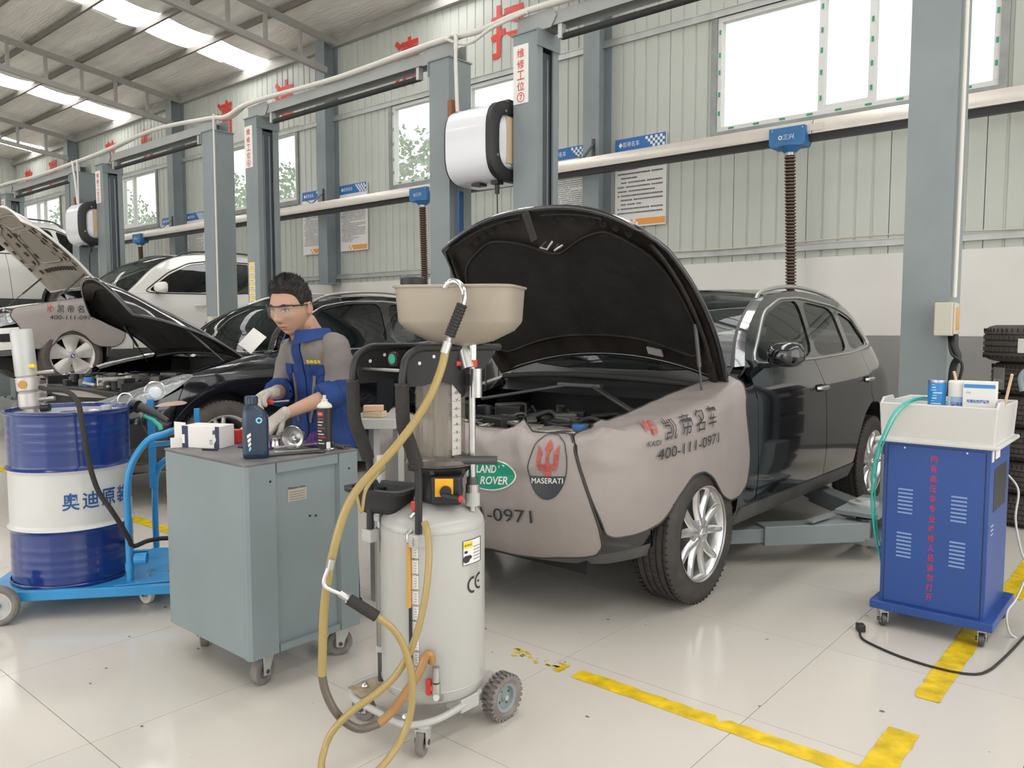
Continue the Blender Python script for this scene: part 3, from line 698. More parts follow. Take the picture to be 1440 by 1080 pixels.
hose('reel_cable', 'thin black cable hanging straight down from the nearest hose reel', [(-4.79, 5.39, 2.64), (-4.795, 5.40, 2.4), (-4.79, 5.40, 2.1), (-4.79, 5.40, 1.6), (-4.8, 5.42, 0.9), (-4.8, 5.44, 0.03)], 0.006, 'black', cat='cable')
hose('reel_cable', 'short black cable below the far white hose reel', [(-13.52, 5.39, 2.66), (-13.50, 5.36, 2.55), (-13.55, 5.38, 2.3), (-13.55, 5.40, 1.6)], 0.009, 'black', cat='cable')
# blue strip behind the reel, on the post
tag(MB().bb(-5.40, -5.37, 5.50, 5.56, 1.6, 2.72).build('air_riser', mat('blue pipe', (0.02, 0.075, 0.20), 0.4)), 'blue vertical pipe under the nearest hose reel beside the post', 'pipe')
# switch boxes on posts
def switch_box(x, y, z, w, d, h, label, face=1):
    t = thing('switch_box', label, 'switch box', (x, y, z))
    MB().bb(0, w, -d, 0, 0, h).build('case', 'box_beige', t, bevel=0.006)
    MB().bb(w, w+0.012, -d+0.015, -0.015, 0.01, h-0.005).build('cover', 'box_beige', t, bevel=0.003)
    MB().bb(w+0.012, w+0.016, -d+0.035, -0.035, 0.035, h-0.03).build('orange_label', 'amber', t)
    return t
switch_box(-1.20, 5.455, 1.385, 0.10, 0.13, 0.20, 'beige switch box with orange plate on the big right lift post')
switch_box(-9.86, 5.455, 1.44, 0.13, 0.10, 0.12, 'small beige box with a red mark on the post left of the mechanic')
tag(MB().bb(-17.3, -16.85, 8.62, 8.97, 2.62, 2.90).build('junction_box', mat('grey brown box', (0.17, 0.165, 0.15), 0.5), bevel=0.004), 'dark grey box hanging before the far wall column above the white car', 'box')
for k, (a, lab) in enumerate((([(-1.10, 5.40, 1.385), (-1.09, 5.36, 1.32), (-1.07, 5.36, 1.25), (-1.10, 5.38, 1.15), (-1.12, 5.40, 0.6), (-1.12, 5.42, 0.03)], 'thick black cable hanging under the beige switch box'), ([(-1.13, 5.40, 1.385), (-1.10, 5.34, 1.28), (-1.04, 5.33, 1.22), (-1.06, 5.34, 1.10), (-1.12, 5.36, 0.95), (-1.09, 5.34, 0.80), (-1.12, 5.38, 0.03)], 'thinner looping cable under the beige switch box'))):
    hose('switch_cable', lab, a, 0.022 if k == 0 else 0.009, 'black', cat='cable')
# exhaust suction rail on the wall with its carriages
t = thing('exhaust_rail', 'long cream suction rail running in front of the ribbed wall', 'exhaust rail', (0, 8.45, 3.36)); t.location = (0, 0, 0)
prof = [(-0.07, 0.065), (-0.075, 0.10), (-0.055, 0.17), (-0.03, 0.21), (0.03, 0.21), (0.055, 0.17), (0.075, 0.10), (0.07, 0.065)]
x = 2.6
while x > -27:
    x1 = max(x-5.7, -27.5)
    MB().prism([(8.45+a, 3.36+b) for a, b in prof], 1, lambda a, b, c, x=x, x1=x1: (x1+0.004+(x-x1-0.008)*c, a, b)).build('rail_section', 'cream', t, smooth=40)
    MB().bb(x1, x, 8.415, 8.485, 3.355, 3.43).build('rubber_lip', 'black', t)
    MB().bb(x1-0.12, x1+0.12, 8.37, 8.38, 3.45, 3.52).build('joint_plate', 'cream', t)
    x = x1
for cx in CXS:
    MB().bar((cx+0.05, 8.45, 3.57), (cx+0.05, 8.7, 3.80), 0.04, 0.012).bar((cx+0.05, 8.45, 3.57), (cx-0.05, 8.42, 3.62), 0.05, 0.01).bb(cx+0.03, cx+0.07, 8.68, 8.705, 3.6, 3.86).build('rail_bracket', 'dark_steel', t)
bl = mat('carriage blue', (0.035, 0.16, 0.36), 0.4, var=0.15, vscale=10)
def carriage(x, label, hose_to):
    c = thing('suction_carriage', label, 'suction carriage', (x, 8.40, 3.27), 0, 'blue suction carriages on the rail')
    MB().prism([(-0.20, 0.245), (0.18, 0.245), (0.19, 0.09), (0.17, 0.04), (-0.17, 0.04), (-0.20, 0.08)], 0.2, lambda a, b, q: (a, -0.09+q, b)).build('body', bl, c, bevel=0.006)
    MB().cyl((0, 0, 0.05), (0, 0, -0.01), 0.13, 20, 0.06).build('funnel', bl, c)
    MB().cyl((0, 0, -0.01), (0, 0, -0.04), 0.055, 20).build('clamp', 'steel', c)
    text('logo_lettering', '❂三兴', 0.1, 'print_white', c, lambda a, b: Vector((-0.01+a, -0.095, 0.14+b)), box=(0.17, 0.055))
    for k in (-1, 1): MB().cyl((k*0.16, -0.095, 0.22), (k*0.16, -0.088, 0.22), 0.008, 8).build('screw', 'steel', c)
    pts = []; L = hose_to; nr = int(L/0.034); rr = []
    for i in range(nr):
        z = -0.04-L*i/nr
        for dz, r in ((0, 0.040), (0.008, 0.040), (0.012, 0.057), (0.026, 0.057), (0.030, 0.040)): pts.append((0.05*(i/nr)+0.006*sin(i*0.05), 0, z-dz)); rr.append(r)
    hm = MB().tube(pts, rr, 12)
    for i in range(len(hm.f)): hm.mi[i] = 1 if (i//12) % 5 == 2 else 0
    hm.build('corrugated_hose', [mat('black hose groove', (0.016, 0.013, 0.011), 0.7), mat('rusty hose ridge', (0.15, 0.095, 0.06), 0.6)], c)
carriage(-3.33, 'blue carriage with a corrugated hose above the nearest black car', 1.75)
carriage(-8.98, 'blue carriage partly behind the central post with its hose hanging', 1.75)
carriage(-18.35, 'far blue carriage with hose above the white car', 0.9)
# ================================================================== CARS
class Skin:
    """unrolled body side: u follows the plan outline (u = distance from the nose on the flank), z is height"""
    def __init__(s, plan, ins, inf, inr, zs, wf=1.2, wr=1.3):
        pts = []; n = len(plan)
        for i in range(n-1):
            p0 = plan[max(0, i-1)]; p1 = plan[i]; p2 = plan[i+1]; p3 = plan[min(n-1, i+2)]
            for k in range(8):
                t = k/8
                pts.append(tuple(0.5*((2*p1[j])+(p2[j]-p0[j])*t+(2*p0[j]-5*p1[j]+4*p2[j]-p3[j])*t*t+(3*p1[j]-p0[j]-3*p2[j]+p3[j])*t**3) for j in (0, 1)))
        pts.append(plan[-1]); s.p = pts; s.c = [0]
        for a, b in zip(pts, pts[1:]): s.c.append(s.c[-1]+hypot(b[0]-a[0], b[1]-a[1]))
        s.L = plan[-1][1]; s.hw = max(p[0] for p in plan)
        s.s0 = next(s.c[i] for i in range(len(pts)) if pts[i][1] >= 1.0) ; s.y0 = next(p[1] for p in pts if p[1] >= 1.0)
        s.umin = s.y0-s.s0; s.umax = s.umin+s.c[-1]
        s.ins, s.inf, s.inr, s.zs, s.wf, s.wr = ins, inf, inr, zs, wf, wr
    def plan(s, u):
        q = min(max(u-s.umin, 0), s.c[-1]-1e-9); lo, hi = 0, len(s.c)-1
        while hi-lo > 1:
            m = (lo+hi)//2
            if s.c[m] <= q: lo = m
            else: hi = m
        t = (q-s.c[lo])/max(1e-9, s.c[hi]-s.c[lo]); a, b = s.p[lo], s.p[hi]
        return a[0]+(b[0]-a[0])*t, a[1]+(b[1]-a[1])*t
    def raw(s, u, z):
        if u < s.umin:
            x, y, zz = s.raw(2*s.umin-u, z); return -x, y, zz
        over = 0
        zt = interp(s.zs, u) if u < s.zs[-1][0] else 99
        if z > zt: over = z-zt; z = zt
        x, y = s.plan(u)
        kf = max(0, 1-y/s.wf); kf = kf*kf*(3-2*kf); kr = max(0, 1-(s.L-y)/s.wr); kr = kr*kr*(3-2*kr)
        x2 = x*(1-interp(s.ins, z)/s.hw); y2 = y+interp(s.inf, z)*kf-interp(s.inr, z)*kr
        if over:
            e = 0.004; xa, ya = s.plan(u-e); xb, yb = s.plan(u+e); dx, dy = xb-xa, yb-ya; l = hypot(dx, dy) or 1.0
            nx, ny = dy/l, -dx/l
            w = min(over, 0.05); f = over-w
            x2 -= nx*(w*0.6+f); y2 -= ny*(w*0.6+f); z += w*0.6+0.12*f-0.25*f*f
        return x2, y2, z
    def at(s, u, z, off=0.0, side=1):
        x, y, zz = s.raw(u, z)
        if off or True:
            e = 0.006
            a = s.raw(u-e, z); b = s.raw(u+e, z); c = s.raw(u, z-e); d = s.raw(u, z+e)
            du = (b[0]-a[0], b[1]-a[1], b[2]-a[2]); dz = (d[0]-c[0], d[1]-c[1], d[2]-c[2])
            n = (du[1]*dz[2]-du[2]*dz[1], du[2]*dz[0]-du[0]*dz[2], du[0]*dz[1]-du[1]*dz[0])
            l = sqrt(n[0]**2+n[1]**2+n[2]**2) or 1; n = (n[0]/l, n[1]/l, n[2]/l)
        return ((x+n[0]*off)*side, y+n[1]*off, zz+n[2]*off), (n[0]*side, n[1], n[2])
SUV = Skin([(0, 0), (0.35, 0.015), (0.60, 0.07), (0.78, 0.19), (0.88, 0.40), (0.925, 0.70), (0.945, 1.1), (0.95, 2.0), (0.95, 3.2), (0.935, 3.8), (0.90, 4.25), (0.80, 4.50), (0.55, 4.61), (0.3, 4.63), (0, 4.64)],
  [(0.28, 0.10), (0.36, 0.05), (0.45, 0.025), (0.6, 0.005), (0.8, 0.0), (1.0, 0.006), (1.08, 0.02), (1.15, 0.055), (1.22, 0.085), (1.4, 0.16), (1.6, 0.255), (1.72, 0.33)],
  [(0.28, 0.16), (0.4, 0.05), (0.55, 0.0), (0.75, 0.01), (0.9, 0.05), (1.05, 0.18)],
  [(0.28, 0.12), (0.45, 0.02), (0.7, 0.0), (0.95, 0.03), (1.1, 0.09), (1.3, 0.24), (1.5, 0.40), (1.7, 0.58)],
  [(-0.9, 0.86), (0.0, 0.88), (0.4, 0.93), (0.9, 1.0), (1.35, 1.08), (1.5, 1.11)])
POR = Skin([(0, 0), (0.35, 0.02), (0.60, 0.09), (0.78, 0.24), (0.89, 0.48), (0.94, 0.78), (0.96, 1.1), (0.965, 2.0), (0.965, 3.4), (0.95, 3.9), (0.90, 4.35), (0.78, 4.60), (0.5, 4.70), (0.25, 4.72), (0, 4.72)],
  [(0.20, 0.10), (0.30, 0.05), (0.45, 0.02), (0.6, 0.0), (0.8, 0.0), (0.92, 0.01), (1.0, 0.03), (1.08, 0.075), (1.2, 0.155), (1.4, 0.27), (1.55, 0.36), (1.64, 0.42)],
  [(0.2, 0.16), (0.35, 0.04), (0.5, 0.0), (0.6, 0.01), (0.7, 0.05), (0.8, 0.11), (0.9, 0.20), (1.0, 0.32)],
  [(0.2, 0.12), (0.45, 0.02), (0.7, 0.0), (0.95, 0.05), (1.1, 0.12), (1.3, 0.3), (1.5, 0.52), (1.6, 0.7)],
  [(-0.9, 0.70), (0.0, 0.76), (0.3, 0.86), (0.6, 0.96), (1.0, 1.03), (1.5, 1.10), (1.7, 1.12)])
BMW = Skin([(0, 0), (0.35, 0.015), (0.62, 0.07), (0.80, 0.19), (0.90, 0.40), (0.945, 0.70), (0.965, 1.1), (0.97, 2.0), (0.97, 3.4), (0.955, 4.0), (0.92, 4.45), (0.82, 4.70), (0.55, 4.82), (0.3, 4.85), (0, 4.86)],
  [(0.22, 0.10), (0.30, 0.05), (0.40, 0.03), (0.55, 0.005), (0.8, 0.0), (0.95, 0.006), (1.05, 0.03), (1.12, 0.06), (1.3, 0.13), (1.5, 0.22), (1.65, 0.30), (1.76, 0.36)],
  [(0.22, 0.16), (0.35, 0.05), (0.5, 0.0), (0.7, 0.01), (0.85, 0.05), (1.0, 0.18)],
  [(0.22, 0.12), (0.4, 0.02), (0.7, 0.0), (0.95, 0.03), (1.1, 0.09), (1.3, 0.24), (1.5, 0.40), (1.7, 0.58)],
  [(-0.9, 0.82), (0.0, 0.84), (0.4, 0.90), (0.9, 0.98), (1.35, 1.04), (1.6, 1.07)])
from mathutils import noise as mnoise
def pip(p, poly):
    x, y = p; c = False; n = len(poly); j = n-1
    for i in range(n):
        xi, yi = poly[i]; xj, yj = poly[j]
        if (yi > y) != (yj > y) and x < (xj-xi)*(y-yi)/(yj-yi)+xi: c = not c
        j = i
    return c
def dens(poly, step, closed=True):
    out = []; n = len(poly)
    for i in range(n if closed else n-1):
        a, b = poly[i], poly[(i+1) % n]; k = max(1, int(hypot(b[0]-a[0], b[1]-a[1])/step+0.5))
        out += [(a[0]+(b[0]-a[0])*t/k, a[1]+(b[1]-a[1])*t/k) for t in range(k)]
    if not closed: out.append(poly[-1])
    return out
def round2(poly, r=0.35, n=3):
    """soften the corners of a polygon"""
    out = []; m = len(poly)
    for i in range(m):
        p0, p1, p2 = poly[i-1], poly[i], poly[(i+1) % m]
        a = (p1[0]+(p0[0]-p1[0])*r, p1[1]+(p0[1]-p1[1])*r); b = (p1[0]+(p2[0]-p1[0])*r, p1[1]+(p2[1]-p1[1])*r)
        for k in range(n+1):
            t = k/n; out.append(tuple((1-t)**2*a[j]+2*t*(1-t)*p1[j]+t*t*b[j] for j in (0, 1)))
    return out
def fill(poly, holes, step):
    """2D triangulation with inner points"""
    pb = dens(poly, step); hb = [dens(h, step) for h in holes]
    vs = list(pb); es = [(i, (i+1) % len(pb)) for i in range(len(pb))]
    for h in hb:
        b = len(vs); vs += h; es += [(b+i, b+(i+1) % len(h)) for i in range(len(h))]
    x0 = min(p[0] for p in pb); x1 = max(p[0] for p in pb); y0 = min(p[1] for p in pb); y1 = max(p[1] for p in pb)
    bd = list(vs); i = 0; y = y0+step*0.5
    while y < y1:
        x = x0+step*(0.5 if i % 2 else 1.0)
        while x < x1:
            if pip((x, y), pb) and not any(pip((x, y), h) for h in hb) and min((x-q[0])**2+(y-q[1])**2 for q in bd) > (step*0.45)**2: vs.append((x, y))
            x += step
        y += step*0.87; i += 1
    r = delaunay_2d_cdt([Vector(v) for v in vs], es, [], 0, 1e-7)
    V = [(v.x, v.y) for v in r[0]]; F = []
    for f in r[2]:
        c = (sum(V[k][0] for k in f)/len(f), sum(V[k][1] for k in f)/len(f))
        if pip(c, pb) and not any(pip(c, h) for h in hb): F.append(tuple(f))
    return V, F, [pb]+hb
def panel(sk, root, name, poly, m, side=1, holes=(), off=0.0, step=0.09, lip=0.02, disp=None, sm=None):
    V, F, loops = fill(poly, holes, step)
    P = [sk.at(u, z, off+(disp(u, z) if disp else 0), side) for u, z in V]
    vs = [p[0] for p in P]; ns = [p[1] for p in P]; fs = []
    for f in F:
        a, b, c = (Vector(vs[k]) for k in f[:3]); n = (b-a).cross(c-a)
        fs.append(f if n.dot(Vector(ns[f[0]])) > 0 else tuple(reversed(f)))
    if disp: ns = None
    if lip:
        for L in loops:
            m_ = len(L)
            for i in range(m_):
                (u0, z0), (u1, z1) = L[i], L[(i+1) % m_]; b = len(vs)
                dd = (disp(u0, z0) if disp else 0, disp(u1, z1) if disp else 0)
                q = [sk.at(u0, z0, off+dd[0], side)[0], sk.at(u1, z1, off+dd[1], side)[0], sk.at(u1, z1, off-lip+dd[1], side)[0], sk.at(u0, z0, off-lip+dd[0], side)[0]]
                vs += q; fs.append((b, b+1, b+2, b+3))
                if ns is not None:
                    n = (Vector(q[1])-Vector(q[0])).cross(Vector(q[3])-Vector(q[0])); n = tuple(n.normalized()) if n.length > 1e-12 else (0, 0, 1); ns += [n]*4
    me = bpy.data.meshes.new(name); me.from_pydata(vs, [], fs); me.materials.append(M[m] if isinstance(m, str) else m)
    me.shade_smooth()
    if ns is not None: me.normals_split_custom_set_from_vertices(ns)
    else:
        me.set_sharp_from_angle(angle=radians(50))
    o = bpy.data.objects.new(name, me); COL.objects.link(o); o.parent = root
    return o
def seam(sk, root, name, loop, r, m, side=1, off=0.0, closed=True, disp=None, n=6):
    pts = [sk.at(u, z, off+(disp(u, z) if disp else 0), side)[0] for u, z in dens(loop, 0.05, closed)]
    return MB().tube(pts, r, n, closed=closed).build(name, m, root, smooth=70)
def arc2(cx, cy, r, a0, a1, n=14): return [(cx+r*cos(radians(a0+(a1-a0)*i/n)), cy+r*sin(radians(a0+(a1-a0)*i/n))) for i in range(n+1)]

def wheel(root, name, x, y, z, R, w, rr, style, out=1, tyre='tyre', hub=None, yaw=0.0):
    """x = outer face of the tyre; out = +1 outward is +x"""
    e = bpy.data.objects.new(name, None); COL.objects.link(e); e.parent = root; e.location = (x, y, z); e.rotation_euler = (0, 0, (0 if out > 0 else pi)+yaw)
    # profile (radius, x) local: x=0 outer face, negative inwards
    g = []
    for k in range(5):
        c = -w*(0.18+0.16*k); g += [(R-0.001, c+0.018), (R-0.001, c+0.006), (R-0.010, c+0.005), (R-0.010, c-0.005), (R-0.001, c-0.006)]
    prof = [(rr-0.005, -0.012), (rr+0.012, -0.006), (rr+(R-rr)*0.35, 0.004), (rr+(R-rr)*0.62, 0.0), (R-0.028, -0.012), (R-0.010, -0.026)]+g+[(R-0.010, -w+0.026), (R-0.028, -w+0.012), (rr+(R-rr)*0.5, -w), (rr, -w+0.015)]
    MB().lathe([(a, b) for a, b in prof], (0, 0, 0), 'X', 72).build('tyre', tyre, e, smooth=30)
    # shoulder sipes
    tb = MB()
    for k in range(64):
        a = 2*pi*k/64
        for xx, wd in ((-0.034, 0.034), (-w+0.034, 0.034), (-w*0.42, 0.022), (-w*0.58, 0.022)):
            c = Vector((xx, (R-0.0032)*cos(a), (R-0.0032)*sin(a)))
            tb.box(c, (wd, 0.006, 0.007), 0, Matrix.Rotation(a-pi/2, 4, 'X'))
    tag(tb.build('tread_sipes', 'black', e), kind='stuff')
    MB().lathe([(rr-0.004, -0.010), (rr+0.006, -0.004), (rr+0.002, -0.012), (rr-0.012, -0.022), (rr-0.022, -0.045), (rr-0.035, -0.10), (rr-0.035, -w+0.02)], (0, 0, 0), 'X', 56).build('rim_barrel', 'alloy' if style != 5 else 'alloy_dull', e, smooth=40)
    MB().lathe([(0.001, -0.12), (0.10, -0.12), (0.145, -0.10), (0.145, -0.125), (0.001, -0.13)], (0, 0, 0), 'X', 32).build('brake_disc', 'dark_steel', e)
    al = 'alloy' if style != 5 else 'alloy_dull'
    def spoke(a, w0, w1, tilt=0.0, r0=0.045, th=0.018):
        mb = MB(); r1 = rr-0.012; secs = []
        for i in range(7):
            t = i/6; r = r0+(r1-r0)*t; hw = (w0+(w1-w0)*t)*0.5; xo = -0.018-0.020*sin(pi*min(1, t*1.1))*0.6-0.004*t; off = tilt*t
            secs.append([(xo-th, r, -hw+off), (xo, r, -hw*0.62+off), (xo+0.004, r, off), (xo, r, hw*0.62+off), (xo-th, r, hw+off)])
        vs = []; rot = Matrix.Rotation(a, 4, 'X')
        for s_ in secs: vs += [rot @ Vector(p) for p in s_]
        fs = [(i*5+k, i*5+(k+1) % 5, (i+1)*5+(k+1) % 5, (i+1)*5+k) for i in range(6) for k in range(5)]+[tuple(range(5)), tuple(range(34, 29, -1))]
        mb.add(vs, fs); return mb.build('spoke', al, e, smooth=50)
    if style == 10:
        for k in range(5):
            a = 2*pi*k/5+0.2
            spoke(a-0.13, 0.055, 0.040, -0.040); spoke(a+0.13, 0.055, 0.040, 0.040)
    elif style == 5:
        for k in range(5): spoke(2*pi*k/5+0.32, 0.095, 0.235, 0, 0.05, 0.02)
    else:
        for k in range(5):
            a = 2*pi*k/5+0.5; spoke(a-0.08, 0.05, 0.035, -0.02); spoke(a+0.08, 0.05, 0.035, 0.02)
    MB().lathe([(0.001, -0.006), (0.030, -0.006), (0.034, -0.012), (0.034, -0.02), (0.078, -0.024), (0.082, -0.045), (0.001, -0.05)], (0, 0, 0), 'X', 32).build('hub', al, e, smooth=40)
    for k in range(5):
        a = 2*pi*k/5+0.5
        MB().cyl((-0.022, 0.055*cos(a), 0.055*sin(a)), (-0.030+0.007, 0.055*cos(a), 0.055*sin(a)), 0.011, 10).cyl((-0.0225, 0.055*cos(a), 0.055*sin(a)), (-0.0215, 0.055*cos(a), 0.055*sin(a)), 0.010, 10).build('wheel_bolt', 'black', e)
    if hub == 'rings':
        mb = MB()
        for k in range(4): mb.tube([(-0.004, -0.018+0.012*k+0.009*cos(t), 0.009*sin(t)) for t in [2*pi*i/14 for i in range(14)]], 0.0016, 5, closed=True)
        mb.build('hub_emblem', 'chrome', e)
    if hub == 'round':
        MB().lathe([(0.001, -0.003), (0.027, -0.003), (0.027, -0.007)], (0, 0, 0), 'X', 24).build('hub_emblem', 'print_black', e)
        for k in range(4):
            MB().add([(-0.002, 0, 0)]+[(-0.002, 0.018*cos(k*pi/2+t*pi/12), 0.018*sin(k*pi/2+t*pi/12)) for t in range(7)], [(0, i, i+1) for i in range(1, 7)]).build('emblem_quarter', 'print_white' if k % 2 else 'print_blue', e)
    return e
S_LOW = 1.0
def strip(sk, E, crown, root, name, m, t0, t1, a0=-1, a1=1, off=0.0, nt=14, na=20, m2=None):
    """lofted roof / windscreen surface between the two edge curves; E = dense (u,z) list; crown = table over t"""
    def pt(t, a):
        q = t*(len(E)-1); i = min(int(q), len(E)-2); f = q-i
        u = E[i][0]+(E[i+1][0]-E[i][0])*f; z = E[i][1]+(E[i+1][1]-E[i][1])*f
        x, y, zz = sk.raw(u, z); j = min(i+1, len(E)-1); k = max(i-1, 0)
        A = sk.raw(*E[k]); B = sk.raw(*E[min(i+2, len(E)-1)]); dy, dz = B[1]-A[1], B[2]-A[2]; l = hypot(dy, dz) or 1
        c = interp(crown, t)*(1-abs(a)**2.2)+off
        q_ = max(0, 1-t/0.16)*S_LOW; ny, nz = -dz/l*(1-q_)-0.95*q_, dy/l*(1-q_)-0.42*q_
        return (x*a, y+ny*c, zz+nz*c)
    mb = MB(); mb.grid(lambda u, v: pt(t0+(t1-t0)*u, a0+(a1-a0)*v), nt, na)
    o = mb.build(name, m, root, smooth=60)
    return o, pt
def seat(root, x, y, z, m='seat_leather'):
    o = MB().bb(x-0.24, x+0.24, y-0.25, y+0.25, z, z+0.16).build('seat', m, root, bevel=0.04, seg=3)
    MB().box((x, y+0.32, z+0.42), (0.46, 0.12, 0.66), 0, Matrix.Rotation(radians(-14), 4, 'X')).build('seat_back', m, o, bevel=0.045, seg=3)
    MB().box((x, y+0.42, z+0.86), (0.26, 0.09, 0.17), 0, Matrix.Rotation(radians(-10), 4, 'X')).build('headrest', m, o, bevel=0.035, seg=3)

def car(name, label, sk, loc, S):
    """S: spec dict"""
    r = thing(name, label, 'car', loc); pm = S['paint']; ax, rx = S['axle'], S['rear_axle']; R = S['R']; za = S['za']; ra = S['arch']
    belt = S['belt']; sb, st = S['sill_b'], S['sill_t']; L = sk.L; ef = S['eng_front']; hz = S['hinge'][0]
    du = S['door_u']      # front-door leading edge, B split, rear-door trailing edge at belt
    a_ang = degrees_(atan2(sb-za, 1)); 
    def arch(cx, up=True):
        # points over the arch from front-bottom to rear-bottom
        return arc2(cx, za, ra, 180+S.get('aa', 12), -S.get('aa', 12), 16)
    fa = arch(ax); rA = arch(rx)
    shoulder = lambda u0, u1: [(u0+(u1-u0)*i/6, interp(sk.zs, u0+(u1-u0)*i/6)) for i in range(7)]
    for side in (1, -1):
        g = 0.004
        bel = lambda u: interp(belt, u)
        # front fender
        fen = [fa[0]]+fa[1:]+[(du[0]+S['dk']-g, sb+0.02), (du[0]-g, 0.8), (du[0]-g, interp(sk.zs, du[0]))]+list(reversed(shoulder(S['fen_u'], du[0]-g)))[1:]+[(S['fen_u']+0.03, S['lamp_z'])]+[(fa[0][0]-0.02, fa[0][1]+0.14)]
        panel(sk, r, 'front_fender', fen, pm, side)
        # doors
        d1 = [(du[0]+S['dk'], st+g), (du[1]+0.04, st+g), (du[1]+0.0, 0.8), (du[1]-0.03, bel(du[1])), (du[0], bel(du[0])), (du[0], 0.8)]
        panel(sk, r, 'front_door', d1, pm, side)
        rp = [p for p in rA if p[1] > st and p[0] < rx+0.02]
        k = [p for p in arc2(rx, za, ra+0.012, 175, 96, 8) if p[1] > st+0.02 and p[1] < 0.86]
        d2 = [(du[1]+0.04+2*g, st+g)]+[(k[0][0]-0.004, st+g)]+k+[(du[2]-g, max(k[-1][1]+0.04, 0.92)), (du[2]+0.04-g, bel(du[2])), (du[1]-0.03+2*g, bel(du[1])), (du[1]+2*g, 0.8)]
        panel(sk, r, 'rear_door', d2, pm, side)
        # quarter panel
        q = [(x_, y_) for x_, y_ in arc2(rx, za, ra, 94, -S.get('aa', 12), 12)]
        kq = list(reversed(k))
        qp = [(du[2]+0.04+g, bel(du[2])), (du[2]+g, max(k[-1][1]+0.04, 0.92))]+[(k[-1][0]+0.008, k[-1][1]+0.006)]+q+[(sk.umax-0.9, 0.42), (sk.umax-0.02, 0.42), (sk.umax-0.02, 1.0), (sk.umax-0.75, 1.02), (S['E'][-1][0], bel(4.0))]
        panel(sk, r, 'quarter_panel', qp, pm, side)
        # sill
        sl = [(fa[-1][0]+0.02, sb), (rA[0][0]-0.02, sb), (rA[0][0]-0.0, st-0.01), (du[0]+S['dk'], st-g), (fa[-1][0], st+0.02)]
        panel(sk, r, 'sill', [(fa[-1][0]+0.01, sb+0.005), (rA[0][0]-0.01, sb+0.005), (rA[0][0]-0.005, st-g), (fa[-1][0]+0.06, st-g)], S['sill_m'], side, off=0.006, lip=0.10)
        # rear bumper
        panel(sk, r, 'rear_bumper', [(rA[-1][0]+0.01, rA[-1][1]), (sk.umax-0.02, 0.26), (sk.umax-0.02, 0.414), (rA[-1][0]+0.08, 0.414)], S['sill_m'], side, off=0.01)
        # front bumper (half) and lamp
        bz = S['bump_z']
        bp = [(fa[0][0]-0.02, bz[0]+0.03), (fa[0][0]-0.005, fa[0][1]), (fa[0][0]-0.03, fa[0][1]+0.14), (S['fen_u']+0.02, S['lamp_z']-0.01)]+[p for p in S['bump_top']]+[(sk.umin, S['bump_top'][-1][1]), (sk.umin, bz[0]), (S['fen_u']-0.3, bz[0])]
        panel(sk, r, 'front_bumper', bp, pm, side, holes=S.get('bump_holes', ()))
        panel(sk, r, 'front_lip', [(fa[0][0]-0.02, bz[0]+0.025), (S['fen_u']-0.3, bz[0]-0.005), (sk.umin, bz[0]-0.005), (sk.umin, bz[0]-0.07), (S['fen_u']-0.25, bz[0]-0.07), (fa[0][0]-0.04, bz[0]-0.05)], 'cladding', side, off=-0.004)
        if S.get('clad'):
            for pts in (fa, rA):
                cx = ax if pts is fa else rx
                o_ = arc2(cx, za, ra+0.045, 180+S['aa'], -S['aa'], 16)
                panel(sk, r, 'arch_trim', list(pts)+list(reversed(o_)), S['clad'], side, off=0.008, step=0.07)
        # lamp
        lp = round2(S['lamp'], 0.3)
        panel(sk, r, 'headlamp', lp, 'glass_lamp', side, off=0.006, step=0.05, lip=0.015)
        panel(sk, r, 'lamp_housing', lp, 'lamp_house', side, off=-0.06, step=0.08, lip=0)
        lc = S['lamp_c']
        for (u_, z_), rr_ in lc:
            p, n_ = sk.at(u_, z_, -0.045, side); p = Vector(p); n_ = Vector(n_)
            MB().cyl(p, p+n_*0.03, rr_*0.6, 20, rr_, cap=False).cyl(p, p+n_*0.004, rr_*0.6, 20).build('lamp_reflector', 'mirror', r)
            MB().tube([p+n_*0.03+(n_.cross(Vector((0, 0, 1))).normalized()*cos(t)+Vector((0, 0, 1))*sin(t))*rr_ for t in [2*pi*i/20 for i in range(20)]], 0.006, 6, closed=True).build('lamp_ring', 'chrome', r)
        # greenhouse frame with window holes
        E = S['E']; wins = [round2(w_, 0.22, 3) for w_ in S['win']]
        gh = [(E[0][0]-0.02, bel(E[0][0]))]+E+[(E[-1][0]+0.01, bel(E[-1][0]))]
        gb = [(E[-1][0]-(E[-1][0]-E[0][0])*i/14, bel(E[-1][0]-(E[-1][0]-E[0][0])*i/14)) for i in range(1, 14)]
        panel(sk, r, 'window_frame', gh+gb, S.get('frame_m', pm), side, holes=wins, step=0.10)
        for w_ in wins:
            panel(sk, r, 'side_glass', w_, S.get('side_glass', 'glass_dark'), side, off=-0.010, step=0.12, lip=0)
        ol = S['win_outline']
        seam(sk, r, 'window_trim', round2(ol, 0.2, 3), 0.008, S.get('trim_m', 'chrome'), side, off=0.004)
        # black shells added behind the doors to block light through the gaps
        panel(sk, r, 'inner_shell', [(fa[-1][0]+0.03, sb), (rA[0][0]-0.03, sb), (rA[0][0]-0.05, 0.9), (rA[0][0]-0.05, bel(2.5)-0.02), (fa[-1][0]+0.03, bel(2)-0.02)], 'under', side, off=-0.05, step=0.2, lip=0)
